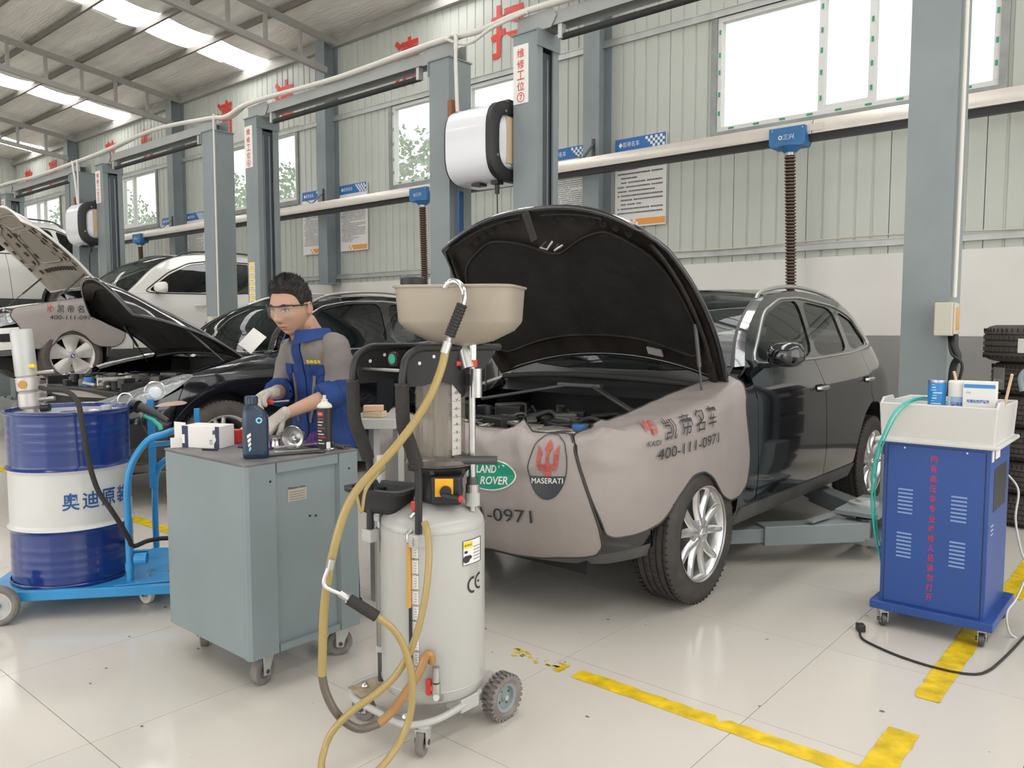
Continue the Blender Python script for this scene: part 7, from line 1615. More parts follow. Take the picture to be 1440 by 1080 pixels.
# keep the front face parallel to the wall
mc = thing('cleaning_cart', 'blue metal cleaning cart with a white tray and red vertical lettering', 'cleaning cart', ((mx0+mx1)/2, (my0+my1)/2, 0), 0)
hw_, hd_ = (mx1-mx0)/2, (my1-my0)/2
MB().bb(-hw_, hw_, -hd_+0.004, hd_, 0.12, 0.90).build('body', 'cart_blue', mc, bevel=0.004)
MB().bb(-hw_+0.02, hw_-0.02, -hd_-0.001, -hd_+0.006, 0.13, 0.885).build('front_panel', 'cart_blue', mc, bevel=0.002)
for s_ in (-1, 1): MB().bb(s_*(hw_-0.019)-0.0015, s_*(hw_-0.019)+0.0015, -hd_-0.0005, -hd_+0.004, 0.13, 0.885).build('panel_joint', 'black', mc)
MB().bb(-hw_-0.035, hw_+0.04, -hd_-0.03, hd_+0.04, 0.085, 0.125).build('base_plate', 'cart_blue', mc, bevel=0.004)
for gx in (-0.12, 0.105):
    for gz in (0.555, 0.345):
        for k in range(7):
            z = gz+0.115-0.0185*k+(0.006 if gx < 0 else 0)
            MB().tube([(gx-0.032, -hd_-0.001, z), (gx+0.032, -hd_-0.001, z)], 0.0045, 8).build('louvre', mat('louvre light blue', (0.20, 0.30, 0.55), 0.4), mc)
for k, ch in enumerate('内有高压非专业维修人员请勿打开'):
    text('cart_lettering', ch, 0.05, mat('dull red lettering', (0.40, 0.04, 0.10), 0.5), mc, lambda a, b_, k=k: Vector((-0.003+a, -hd_-0.003, 0.835-0.0465*k+b_)), box=(0.028, 0.034), bold=0.001)
for s_ in (-1, 1): MB().cyl((s_*0.13, -hd_-0.001, 0.875), (s_*0.13, -hd_-0.004, 0.875), 0.004, 8).build('panel_screw', 'steel', mc)
for (x, y, a) in ((-hw_+0.02, -hd_+0.0, 0.6), (hw_-0.01, -hd_+0.02, 0.2), (-hw_+0.02, hd_-0.02, 0.4), (hw_-0.01, hd_-0.02, 0.9)): caster(mc, x, y, 0.085, 0.034, 0.024, a, m='dark_steel', fork='steel')
MB().bb(hw_-0.002, hw_+0.001, -hd_+0.10, hd_-0.08, 0.60, 0.80).build('side_opening', 'black', mc, bevel=0.0)
MB().bb(hw_, hw_+0.003, -hd_+0.02, -hd_+0.06, 0.84, 0.89).bb(hw_, hw_+0.003, -hd_+0.10, -hd_+0.20, 0.845, 0.895).build('side_label', 'paper', mc)
for k in range(3):
    for j in range(2): MB().cyl((hw_, -hd_+0.08+0.03*j, 0.50+0.02*k), (hw_+0.002, -hd_+0.08+0.03*j, 0.50+0.02*k), 0.004, 8).build('vent_hole', 'print_white', mc)
def tsec(z, e): return [(-hw_-e, -hd_-e, z), (hw_+e, -hd_-e, z), (hw_+e, hd_+e, z), (-hw_-e, hd_+e, z)]
mb = MB(); S_ = [tsec(0.90, 0.034), tsec(0.918, 0.034), tsec(0.92, 0.012), tsec(1.085, 0.022), tsec(1.087, 0.010), tsec(0.98, -0.004)]
vs = [p_ for s_ in S_ for p_ in s_]
mb.add(vs, [(i*4+k, i*4+(k+1) % 4, (i+1)*4+(k+1) % 4, (i+1)*4+k) for i in range(5) for k in range(4)]+[(0, 1, 2, 3), (20, 21, 22, 23)])
mb.build('tray', 'white_plastic', mc, bevel=0.008, seg=3)
for s_ in (-1, 1): MB().prism([(-hd_-0.010, 1.082), (-hd_+0.20, 1.082), (-hd_+0.17, 1.108), (-hd_+0.03, 1.108)], 0.012, lambda a, b_, c, s_=s_: (s_*(hw_+0.016)-0.006+c, a, b_)).build('tray_ear', 'white_plastic', mc, bevel=0.004)
# a can, a jar and a carton inside the tray
TZ = 0.98
def mcw(x, y): return ((mx0+mx1)/2+x, (my0+my1)/2+y)
c1 = thing('blue_can', 'blue tin can with white print in the white cart tray', 'can', (-0.905, 4.13, TZ))
MB().lathe([(0.001, 0), (0.038, 0), (0.039, 0.003), (0.0385, 0.008), (0.0385, 0.205), (0.039, 0.212), (0.036, 0.213), (0.035, 0.208), (0.001, 0.208)], (0, 0, 0), 'Z', 36).build('tin', mat('bright blue tin', (0.02, 0.22, 0.56), 0.3, coat=0.4), c1, smooth=35)
MB().lathe([(0.0388, 0.200), (0.0395, 0.206), (0.039, 0.213)], (0, 0, 0), 'Z', 36).build('tin_rim', 'steel', c1)
rr = random.Random(4)
for k in range(13):
    a0 = -2.1+rr.random()*0.3; mb = MB(); w_ = 0.3+0.9*rr.random(); z = 0.19-0.0125*k; mb.grid(lambda u, v: (0.0388*cos(a0+w_*u), 0.0388*sin(a0+w_*u), z+0.004*v), 6, 1); mb.build('tin_print', 'print_white' if k % 2 else 'cyan', c1)
c2 = thing('white_jar', 'white round can with blue print between the blue can and the carton', 'can', (-0.82, 4.14, TZ))
MB().lathe([(0.001, 0), (0.040, 0), (0.0405, 0.005), (0.0405, 0.20), (0.041, 0.205), (0.037, 0.213), (0.001, 0.213)], (0, 0, 0), 'Z', 36).build('jar', 'paper', c2, smooth=35)
mb = MB(); mb.grid(lambda u, v: (0.0408*cos(-2.2+1.6*u), 0.0408*sin(-2.2+1.6*u), 0.02+0.12*v), 10, 1); mb.build('blue_band', mat('pale blue print', (0.32, 0.42, 0.60), 0.5), c2)
text('jar_lettering', '清洗剂', 0.03, 'print_blue', c2, lambda a, b_: Vector((0.0412*cos(-1.4+a/0.04), 0.0412*sin(-1.4+a/0.04), 0.105+b_)), bold=0.001, box=(0.055, 0.022), sub=0.01)
c3 = thing('white_carton', 'white carton with blue lettering standing in the cart tray', 'carton', (-0.725, 4.12, TZ), radians(2))
c3.scale = (0.84, 1, 1)
MB().bb(-0.078, 0.078, -0.03, 0.03, 0, 0.215).build('carton', 'paper', c3, bevel=0.002)
MB().bb(-0.074, 0.074, -0.0308, -0.03, 0.185, 0.202).build('blue_bar', mat('bright blue tin', (0.02, 0.22, 0.56), 0.3), c3)
text('carton_lettering', '可视化空调清洗', 0.03, 'print_blue', c3, lambda a, b_: Vector((a-0.005, -0.0312, 0.125+b_)), bold=0.001, box=(0.108, 0.016))
text('carton_lettering', 'Ccai', 0.03, 'print_blue', c3, lambda a, b_: Vector((a-0.05, -0.0312, 0.165+b_)), shear=0.3, box=(0.022, 0.010))
MB().cyl((0.045, -0.03, 0.055), (0.045, -0.0312, 0.055), 0.010, 18).build('round_mark', 'print_blue', c3)
MB().tube([(-0.06, -0.0312, 0.07), (-0.045, -0.0312, 0.085), (-0.035, -0.0312, 0.06), (-0.02, -0.0312, 0.078)], 0.003, 5).cyl((-0.045, -0.03, 0.06), (-0.045, -0.0312, 0.06), 0.010, 12).build('drawing', 'print_black', c3)
for lab, a, b_ in (('light wooden stick leaning in the tray left of the carton', (-0.80, 4.22, TZ), (-0.835, 4.12, 1.235)), ('light wooden stick leaning in the tray right of the carton', (-0.66, 4.22, TZ), (-0.602, 4.10, 1.232))):
    tag(MB().cyl(a, b_, 0.006, 8).build('wooden_stick', 'wood'), lab, 'stick')
hose('cleaner_hose', 'teal hose coming out of the white tray and hanging down the left of the cart', [C2W(1345, 570, 3.98), C2W(1320, 562, 3.86), C2W(1290, 560, 3.72), C2W(1262, 575, 3.64), C2W(1243, 610, 3.64), C2W(1230, 650, 3.70), C2W(1226, 700, 3.78), C2W(1229, 740, 3.82), C2W(1236, 775, 3.85), C2W(1242, 800, 3.87)], 0.0055, 'teal')
hose('cleaner_hose', 'second teal hose close beside the first one left of the cart', [C2W(1345, 574, 3.99), C2W(1318, 565, 3.86), C2W(1288, 563, 3.73), C2W(1266, 579, 3.65), C2W(1247, 612, 3.65), C2W(1234, 652, 3.71), C2W(1230, 702, 3.80), C2W(1233, 742, 3.83), C2W(1243, 782, 3.86)], 0.0035, 'teal')
hose('clear_tube', 'clear tube looping out of the cart side at the right edge', [C2W(1418, 668, 3.75), C2W(1432, 690, 3.7), C2W(1428, 730, 3.68), C2W(1436, 775, 3.68), C2W(1445, 800, 3.7), C2W(1430, 840, 3.66), C2W(1416, 862, 3.62), C2W(1420, 890, 3.6), C2W(1436, 900, 3.6)], 0.005, mat('clear tubing', (0.55, 0.56, 0.54), 0.3))
ck = thing('steam_handle', 'grey hooked handle standing at the right edge behind the tray', 'handle', (-0.555, 4.40, 0.9))
MB().tube(smooth_path([(0, 0, 0.0), (0, 0, 0.22), (-0.01, 0, 0.31), (-0.035, 0, 0.335), (-0.055, 0, 0.30), (-0.045, 0, 0.24)], 6), 0.013, 10).build('hook', 'cab_grey', ck, smooth=60)
# power cable on the floor
pc = thing('power_cable', 'black power cable with plug lying on the floor before the blue cart', 'power cable', (-1.14, 3.86, 0))
q = lambda x, y: (x+1.14, y-3.86, 0.006)
import_pts = [(-1.13, 3.84), (-1.09, 3.76), (-0.99, 3.70), (-0.90, 3.665), (-0.80, 3.645), (-0.70, 3.645), (-0.62, 3.68), (-0.585, 3.76), (-0.565, 3.90), (-0.545, 4.10), (-0.53, 4.30)]
MB().tube(smooth_path([q(*p_) for p_ in import_pts], 8), 0.0055, 8).build('cable', 'rubber', pc, smooth=60)
MB().box((0.004, 0.012, 0.018), (0.036, 0.045, 0.034), 0.6).build('plug', 'black', pc, bevel=0.005)
MB().box((-0.014, 0.04, 0.02), (0.004, 0.02, 0.006), 0.6).box((-0.004, 0.046, 0.02), (0.004, 0.02, 0.006), 0.6).build('plug_pins', 'steel', pc)
# ---------------------------------------------------------------- stack of tyres at the wall
def stack_tyre(x, y, z, R, w, label, m='tyre_brown'):
    t_ = thing('tyre', label, 'tyre', (x, y, z), random.random()*6, 'tyres stacked by the wall')
    ri = R*0.62; pr = [(ri, 0.015), (ri+0.01, 0.004), (ri+(R-ri)*0.45, 0.0), (R-0.035, 0.012), (R-0.010, 0.035)]
    for k in range(4):
        c = w*(0.26+0.16*k); pr += [(R, c-0.022), (R, c-0.006), (R-0.009, c-0.005), (R-0.009, c+0.005), (R, c+0.006)]
    pr += [(R-0.010, w-0.035), (R-0.035, w-0.012), (ri+(R-ri)*0.45, w), (ri+0.01, w-0.004), (ri, w-0.015), (ri+0.02, w*0.5)]
    MB().lathe(pr, (0, 0, 0), 'Z', 64, close=True).build('casing', m, t_, smooth=30)
    mb = MB()
    for k in range(60):
        a = 2*pi*k/60
        for z_ in (w*0.14, w*0.34, w*0.66, w*0.86): mb.box(Vector(((R-0.0030)*cos(a+z_), (R-0.0030)*sin(a+z_), z_)), (0.006, 0.005, w*0.10), a+z_)
    tag(mb.build('tread_sipes', 'under', t_), kind='stuff')
    return t_
zs_ = 0.0; tl = ['tyre at the bottom of the wall stack', 'tyre second from the bottom of the wall stack', 'tyre just above the cart tray in the wall stack', 'third tyre from the top of the wall stack', 'second tyre from the top, with a grey printed label on its tread', 'topmost tyre of the wall stack with a small white label']
for k in range(6):
    Rk = (0.33, 0.33, 0.325, 0.325, 0.325, 0.375)[k]; wk = (0.235, 0.235, 0.235, 0.235, 0.235, 0.265)[k]
    t_ = stack_tyre(-0.82+(0, 0.01, -0.01, 0.005, 0.0, -0.01)[k], 6.9, zs_, Rk, wk, tl[k]); t_.rotation_euler = (0, 0, 0)
    if k == 4:
        mb = MB(); mb.grid(lambda u, v: ((Rk+0.002)*cos(-2.65+0.42*u), (Rk+0.002)*sin(-2.65+0.42*u), 0.035+0.16*v), 6, 1); mb.build('tyre_label', mat('grey label', (0.30, 0.29, 0.27), 0.5), t_)
        text('label_lettering', '205 55 R16', 0.03, 'print_white', t_, lambda a, b_: Vector(((Rk+0.004)*cos(-2.44+a/Rk), (Rk+0.004)*sin(-2.44+a/Rk), 0.10+b_)), box=(0.11, 0.022))
    if k == 5:
        mb = MB(); mb.grid(lambda u, v: ((Rk+0.002)*cos(-1.85+0.2*u), (Rk+0.002)*sin(-1.85+0.2*u), 0.07+0.10*v), 4, 1); mb.build('tyre_label', 'paper', t_)
    zs_ += wk+0.002
# ================================================================== THE MECHANIC
pw = thing('person', 'man in a blue and grey work jacket and safety glasses working behind the grey cabinet', 'person', (0, 0, 0))
PC0 = Vector((-3.225, 2.33, 0))
def skin_mesh(name, verts, edges, radii, m, parent, sub=2, root=0):
    me = bpy.data.meshes.new(name); me.from_pydata([tuple(v) for v in verts], edges, [])
    o = bpy.data.objects.new(name, me); COL.objects.link(o)
    o.modifiers.new('skin', 'SKIN')
    for i, r_ in enumerate(radii): me.skin_vertices[0].data[i].radius = (r_, r_) if not isinstance(r_, tuple) else r_
    me.skin_vertices[0].data[root].use_root = True
    s_ = o.modifiers.new('sub', 'SUBSURF'); s_.levels = sub; s_.render_levels = sub
    bpy.context.view_layer.update()
    m2 = bpy.data.meshes.new_from_object(o.evaluated_get(bpy.context.evaluated_depsgraph_get()))
    bpy.data.objects.remove(o); m2.materials.clear(); m2.materials.append(M[m] if isinstance(m, str) else m); m2.shade_smooth()
    o = bpy.data.objects.new(name, m2); COL.objects.link(o); o.parent = parent
    return o
V, E_, R2 = [], [], []
def av(p, r, prev=None):
    V.append(Vector(p)); R2.append(r); i = len(V)-1
    if prev is not None: E_.append((prev, i))
    return i
LS, RS = Vector((-3.085, 2.31, 1.36)), Vector((-3.395, 2.31, 1.36))
LE, RE = Vector((-3.062, 2.315, 1.135)), Vector((-3.44, 2.25, 1.12))
LW, RW = Vector((-3.105, 2.035, 1.045)), Vector((-3.225, 2.06, 1.135))
pel = av((-3.275, 2.39, 0.93), 0.105)
ab = av((-3.262, 2.385, 1.05), 0.10, pel); ch = av((-3.235, 2.345, 1.25), 0.105, ab); nk = av((-3.225, 2.29, 1.385), 0.065, ch); n2 = av((-3.225, 2.25, 1.455), 0.055, nk); av((-3.225, 2.235, 1.50), 0.055, n2)
for S_, E2_, W_, s_ in ((LS, LE, LW, 1), (RS, RE, RW, -1)):
    a = av(S_, 0.055, ch); b = av((S_+E2_)/2, 0.048, a); c = av(E2_, 0.041, b); d = av((E2_*0.6+W_*0.4), 0.040, c); e = av(W_*0.85+E2_*0.15, 0.029, d); av(W_, 0.026, e)
    lg = av((-3.285+s_*0.075, 2.38, 0.86), 0.08, pel); kn = av((-3.275+s_*0.09, 2.40, 0.50), 0.058, lg); an = av((-3.275+s_*0.09, 2.44, 0.10), 0.042, kn); av((-3.275+s_*0.10, 2.34, 0.045), 0.04, an)
# hands are rooted in the same figure: palm and five fingers
def hand_chain(W_, fwd, up, thumb_side, k, into=None, curl=0.5):
    """returns verts/edges/radii of palm and fingers"""
    vs, es, rs = [], [], []
    f = fwd.normalized(); u = up.normalized(); l = f.cross(u).normalized()
    def add(p, r, pr=None):
        vs.append(Vector(p)); rs.append(r*k); 
        if pr is not None: es.append((pr, len(vs)-1))
        return len(vs)-1
    w0 = add(W_-f*0.045, 0.031); w = add(W_, 0.027, w0); p = add(W_+f*0.045, 0.034, w)
    for i, (o_, ln) in enumerate(((-0.030, 0.072), (-0.010, 0.084), (0.011, 0.078), (0.030, 0.062))):
        kn_ = add(W_+f*0.080+l*o_, 0.0125, p); d0 = f*cos(curl*0.6)-u*sin(curl*0.6); d1 = f*cos(curl*1.6)-u*sin(curl*1.6); d2 = f*cos(curl*2.4)-u*sin(curl*2.4)
        a_ = add(vs[kn_]+d0*ln*0.45, 0.0108, kn_); b_ = add(vs[a_]+d1*ln*0.32, 0.0100, a_); add(vs[b_]+d2*ln*0.25, 0.0088, b_)
    t0 = add(W_+f*0.030+l*thumb_side*0.030-u*0.006, 0.0155, p); t1 = add(vs[t0]+f*0.028+l*thumb_side*0.018-u*0.016, 0.0125, t0); add(vs[t1]+f*0.026-u*0.014, 0.0105, t1)
    return vs, es, rs
hands = []
for W_, E2_, up, ts, cu in ((LW, LE, Vector((0.35, -0.25, 0.95)), -1, 0.55), (RW, RE, Vector((-0.25, -0.2, 1)), 1, 0.75)):
    f = (W_-E2_).normalized(); 
    if W_ is LW: f = (f+Vector((-0.12, 0, -0.45))).normalized()
    else: f = (f*0.5+Vector((0.15, -0.9, -0.15))).normalized()
    up = (up-f*up.dot(f)).normalized(); hands.append((W_, f, up, ts, cu))
    vs, es, rs = hand_chain(W_, f, up, ts, 0.80, curl=cu)
    b0 = len(V); last = [i for i, v in enumerate(V) if (v-W_).length < 1e-6][0]
    V += vs[2:]; R2 += rs[2:]
    E_ += [((a-2+b0) if a >= 2 else last, b-2+b0) for a, b in es if b >= 2]
body = skin_mesh('body', V, E_, R2, 'skin', pw, 2)
for nm, (W_, f, up, ts, cu) in zip(('glove', 'glove'), hands):
    vs, es, rs = hand_chain(W_, f, up, ts, 1.08, curl=cu)
    g_ = skin_mesh('glove', vs, es, rs, 'glove', pw, 2)
# head
HC = Vector((-3.236, 2.180, 1.530))
HM = Matrix.Translation(HC) @ Matrix.Rotation(radians(19), 4, 'Z') @ Matrix.Rotation(radians(13), 4, 'X') @ Matrix.Scale(1.12, 4)
def G2(x, z, cx, cz, sx, sz): return exp(-((x-cx)/sx)**2-((z-cz)/sz)**2)
def head_pt(az, el, extra=0.0):
    """az 0 = front (-y), el -90..90"""
    x = 0.076*cos(el)*sin(az); y = -0.095*cos(el)*cos(az); z = 0.118*sin(el)
    if z > 0: x *= 1.0+0.03*z/0.118
    # jaw
    if z < -0.02:
        k = (-z-0.02)/0.098; x *= 1-0.36*k**1.4
        if y < 0: y *= 1-0.10*k
        else: y *= 1-0.55*k
    if y > 0: y *= 1.06
    # flatten cheeks, face plane
    if y < -0.03:
        f = min(1, (-y-0.03)/0.03); ay = abs(x)
        d = 0
        d += 0.025*G2(x, z, 0, -0.030, 0.0125, 0.016)+0.014*G2(x, z, 0, -0.008, 0.0085, 0.022)+0.007*G2(ay, z, 0.013, -0.033, 0.007, 0.008)
        d -= 0.011*G2(ay, z, 0.031, 0.008, 0.016, 0.011); d += 0.0055*G2(ay, z, 0.028, 0.027, 0.026, 0.009)
        d += 0.0055*G2(ay, z, 0.043, -0.018, 0.018, 0.018)
        d += 0.0075*G2(x, z, 0, -0.062, 0.022, 0.0065)-0.004*G2(x, z, 0, -0.0665, 0.022, 0.0025)+0.0065*G2(x, z, 0, -0.073, 0.017, 0.006)
        d -= 0.003*G2(x, z, 0, -0.084, 0.02, 0.006)+0.002*G2(x, z, 0, -0.050, 0.005, 0.007); d += 0.008*G2(x, z, 0, -0.100, 0.020, 0.014)
        y -= d*f
    n = Vector((x/0.076**2, y/0.095**2, z/0.118**2)).normalized()
    return Vector((x, y, z))+n*extra
hb = MB(); NU, NV = 96, 80
def hp_(u, v):
    # denser sampling at the front
    a = (u-0.5)*2; az = pi*(0.55*a+0.45*a**3); el = (v-0.5)*pi
    return tuple(HM @ head_pt(az, el))
hb.grid(hp_, NU, NV); hd = hb.build('head', 'skin', pw, smooth=80)
MB().tube([HM @ Vector((0, 0.02, -0.06)), HM @ Vector((0, 0.035, -0.12)), Vector((-3.225, 2.26, 1.42)), Vector((-3.225, 2.30, 1.37))], [0.056, 0.056, 0.058, 0.062], 20).build('neck', 'skin', hd, smooth=80)
def onface(x, z, e=0.001):
    # find the surface point with that x,z on the front
    el = math.asin(max(-1, min(1, z/0.118))); best = None
    az = math.asin(max(-0.999, min(0.999, x/(0.076*max(0.05, cos(el))))))
    for _ in range(6):
        p = head_pt(az, el); az += (x-p.x)/0.08
    p = head_pt(az, el); return HM @ Vector((p.x, p.y-e, p.z))
def facepatch(name, pts, m, e=0.0012, par=hd):
    V_, F_, _ = fill(pts, (), 0.006); return MB().add([tuple(onface(x, z, e)) for x, z in V_], F_).build(name, m, par, smooth=80)
for s_ in (-1, 1):
    facepatch('eyebrow', [(s_*0.013, 0.028), (s_*0.030, 0.034), (s_*0.050, 0.028), (s_*0.049, 0.0225), (s_*0.030, 0.0275), (s_*0.014, 0.022)], 'hair')
    facepatch('eye', [(s_*0.017, 0.005), (s_*0.031, 0.010), (s_*0.044, 0.006), (s_*0.031, 0.0035)], 'print_white', 0.0008)
    facepatch('iris', [(s_*0.026, 0.0035), (s_*0.026, 0.0085), (s_*0.035, 0.0085), (s_*0.035, 0.0035)], 'hair', 0.0014)
    facepatch('eyelid_line', [(s_*0.016, 0.0052), (s_*0.031, 0.0105), (s_*0.046, 0.0062), (s_*0.047, 0.0090), (s_*0.031, 0.0150), (s_*0.016, 0.0085)], 'hair', 0.0018)
    ec = HM @ Vector((s_*0.080, 0.010, -0.004)); er = MB(); er.sphere((0, 0, 0), 0.022, 14, 10, (0.40, 0.75, 1.35))
    er.xf(Matrix.Translation(ec) @ Matrix.Rotation(radians(16), 4, 'X') @ Matrix.Rotation(radians(-s_*22), 4, 'Z')).build('ear', 'skin', hd, smooth=80)
    MB().tube([HM @ Vector((s_*0.089, 0.010+0.012*cos(t), -0.002+0.024*sin(t))) for t in [radians(a) for a in range(-80, 200, 20)]], 0.0035, 8).build('ear_rim', 'skin', hd, smooth=80)
facepatch('lip', [(-0.021, -0.0665), (-0.010, -0.0600), (0, -0.0615), (0.010, -0.0600), (0.021, -0.0665), (0.0, -0.0665)], 'lip'); facepatch('lip', [(-0.021, -0.0668), (0.0, -0.0668), (0.021, -0.0668), (0.010, -0.0765), (-0.010, -0.0765)], 'lip')
facepatch('mouth_line', [(-0.021, -0.0660), (0, -0.0658), (0.021, -0.0660), (0, -0.0678)], 'hair', 0.002)
for s_ in (-1, 1): facepatch('nostril', [(s_*0.004, -0.0425), (s_*0.010, -0.0415), (s_*0.009, -0.0445), (s_*0.005, -0.0450)], 'hair', 0.0012)
# hair: short, a little longer on top
def hair_pt(u, v):
    az = (u-0.5)*2*pi; aa = abs(az)
    lo = interp([(0, 0.074), (0.5, 0.073), (0.85, 0.066), (1.1, 0.050), (1.3, 0.012), (1.5, 0.022), (1.75, 0.018), (2.0, -0.020), (2.6, -0.045), (3.15, -0.052)], aa)
    el0 = math.asin(lo/0.118); el = el0+(pi/2-el0)*v
    z = 0.118*sin(el); th = (0.004+0.018*min(1, max(0, (z-0.02)/0.09)))*min(1, v*7+0.08)
    th += 0.006*mnoise.noise(Vector((sin(az)*9, cos(az)*9, z*40)))*min(1, v*5)
    if aa < 1.2: th += 0.006*min(1, v*8)*(1-aa/1.2)
    return tuple(HM @ head_pt(az, el, th))
MB().grid(hair_pt, 120, 34).build('hair', 'hair', hd, smooth=80)
rr = random.Random(2); mb = MB()
for k in range(1800):
    az = (rr.random()-0.5)*2*pi; v = rr.random()**0.8
    p = Vector(hair_pt(az/(2*pi)+0.5, min(0.97, 0.03+v*0.95))); n = (p-HM.translation).normalized(); d = (n*0.8+Vector((rr.gauss(0, 0.35), rr.gauss(0, 0.35)-0.25, 0.45))).normalized(); l = 0.006+0.010*rr.random(); sd = d.orthogonal().normalized()*0.0016
    mb.add([p-n*0.003-sd, p-n*0.003+sd, p+d*l], [(0, 1, 2)])
tag(mb.build('hair_strands', 'hair', hd), kind='stuff')
# safety glasses
gl = MB()
def gpt(x, z): return HM @ Vector((x, -0.100-0.006+0.95*max(0, abs(x)-0.022)**1.55*4.2+0.0, z))
lens = [(x/100*0.066, 0.024) for x in range(-100, 101, 8)]
mb = MB(); mb.grid(lambda u, v: tuple(gpt(-0.066+0.132*u, 0.026-0.050*v*(1-0.25*abs(2*u-1)**2)*(1-0.35*exp(-((2*u-1)/0.12)**2)))), 34, 5)
gls = mb.build('safety_glasses', glassy('safety lens', (0.93, 0.93, 0.92), 0.14, 0.03, (0.6, 0.6, 0.6)), pw, smooth=80)
MB().tube([gpt(-0.066+0.132*i/24, 0.027) for i in range(25)], 0.0036, 6).build('brow_bar', 'black', gls, smooth=60)
for s_ in (-1, 1): MB().tube([gpt(s_*0.066, 0.024), HM @ Vector((s_*0.080, -0.055, 0.022)), HM @ Vector((s_*0.086, 0.0, 0.014)), HM @ Vector((s_*0.084, 0.02, 0.002))], [0.005, 0.0042, 0.0034, 0.002], 6).build('temple_arm', 'black', gls)
# jacket
def jc(z): return Vector((interp([(0.7, -3.285), (1.02, -3.268), (1.28, -3.232)], z), interp([(0.72, 2.385), (0.95, 2.385), (1.1, 2.375), (1.25, 2.345), (1.36, 2.305), (1.44, 2.275)], z), z))
JA = [(0.70, 0.168), (0.85, 0.170), (1.0, 0.172), (1.15, 0.180), (1.27, 0.190), (1.32, 0.183), (1.36, 0.155), (1.395, 0.115), (1.425, 0.082)]
JB = [(0.70, 0.118), (0.85, 0.118), (1.0, 0.118), (1.15, 0.120), (1.27, 0.122), (1.335, 0.115), (1.375, 0.095), (1.40, 0.085), (1.425, 0.076)]
def jpt(th, z, off=0.0):
    """th: angle, 0 = wearer's left (+x), -90 = front"""
    c, s_ = cos(th), sin(th); a = interp(JA, z)+off; b = interp(JB, z)+off; p_ = 2/2.5
    w = 0.010*mnoise.noise(Vector((c*3.2, s_*3.2, z*3.5)))+0.006*mnoise.noise(Vector((c*8+5, s_*8, z*13)))+0.006*sin(z*38+c*6)*max(0, 1-abs(z-1.0)/0.12)
    w *= 1 if z < 1.36 else 0.3
    q = jc(z); return Vector((q.x+(a+w)*abs(c)**p_*(1 if c > 0 else -1), q.y+(b+w)*abs(s_)**p_*(1 if s_ > 0 else -1), z))
zz = [0.70+0.012*i for i in range(61)]; NT = 88; jm = MB(); vs = [tuple(jpt(2*pi*k/NT, z)) for z in zz for k in range(NT)]
jm.v = vs
for i in range(len(zz)-1):
    for k in range(NT):
        z = (zz[i]+zz[i+1])/2; th = 2*pi*(k+0.5)/NT; s_ = sin(th); c = cos(th)
        grey = z > 1.262
        if s_ < 0 and abs(c) < 0.17: grey = False       # blue placket
        jm.f.append((i*NT+k, i*NT+(k+1) % NT, (i+1)*NT+(k+1) % NT, (i+1)*NT+k)); jm.mi.append(1 if grey else 0)
jk = jm.build('jacket', ['work_blue', 'work_grey'], pw, smooth=80)
# collar: stand and fold
def cpt(u, v, o=0.0):
    th = -pi/2+(u-0.5)*2*pi*0.94+0.0; q = jc(1.405); r_ = 0.082+0.012*v+0.010*sin(pi*v)+o; op = 0.030*exp(-((abs(u-0.5)-0.5)/0.10)**2)
    th2 = -pi/2+pi+(u-0.5)*2*pi*0.90
    return Vector((q.x+r_*1.02*cos(th2), q.y-0.012-0.012*v+(r_*0.96)*sin(th2)+op*0, 1.385+0.075*(v if v < 0.6 else 1.2-v)*(1.0+0.1*sin(th2))+0.012*(1-abs(sin(th2)))*v))
MB().grid(lambda u, v: tuple(cpt(u, v*0.62)), 40, 8).build('collar', 'work_blue', jk, smooth=80)
MB().grid(lambda u, v: tuple(cpt(u, 0.6)+Vector((cos(-pi/2+pi+(u-0.5)*2*pi*0.90), sin(-pi/2+pi+(u-0.5)*2*pi*0.90), 0))*(0.004+0.024*v)+Vector((0, 0, -0.048*v-0.018*v*exp(-((abs(u-0.5)-0.5)/0.12)**2)))), 40, 6).build('collar_fold', 'work_blue', jk, smooth=80)
def jpatch(name, poly, m, off=0.004, step=0.025):
    """poly in (theta degrees, z)"""
    P_ = [((t_)/60.0, z) for t_, z in poly]; V_, F_, L_ = fill(P_, (), step); n_ = len(V_)
    mb = MB(); mb.add([tuple(jpt(radians(a*60.0), z, off)) for a, z in V_], F_)
    L0 = L_[0]; b_ = len(mb.v); k_ = len(L0); mb.add([tuple(jpt(radians(a*60.0), z, off)) for a, z in L0]+[tuple(jpt(radians(a*60.0), z, -0.002)) for a, z in L0], [(i, (i+1) % k_, k_+(i+1) % k_, k_+i) for i in range(k_)])
    return mb.build(name, m, jk, smooth=60)
jpatch('placket', [(-96, 0.70), (-84, 0.70), (-84, 1.39), (-96, 1.39)], 'work_blue', 0.006)
for a0, a1 in ((-76, -42), (-138, -104)):
    jpatch('chest_pocket', [(a0, 1.10), (a1, 1.10), (a1, 1.255), (a0, 1.255)], 'work_blue', 0.004); jpatch('pocket_flap', [(a0-1, 1.222), ((a0+a1)/2, 1.207), (a1+1, 1.222), (a1+1, 1.262), (a0-1, 1.262)], 'work_blue', 0.010)
jpatch('grey_stripe', [(-79, 0.98), (-75, 0.98), (-61, 1.222), (-67, 1.222)], 'work_grey', 0.007); jpatch('grey_stripe', [(-101, 0.98), (-104, 0.98), (-104, 1.22), (-100, 1.22)], 'work_grey', 0.007)
text('jacket_lettering', '凯帝名车', 0.02, 'yellow', jk, lambda a, b: jpt(radians(-62)+a/0.16, 1.278+b, 0.004), bold=0.0006, box=(0.075, 0.018))
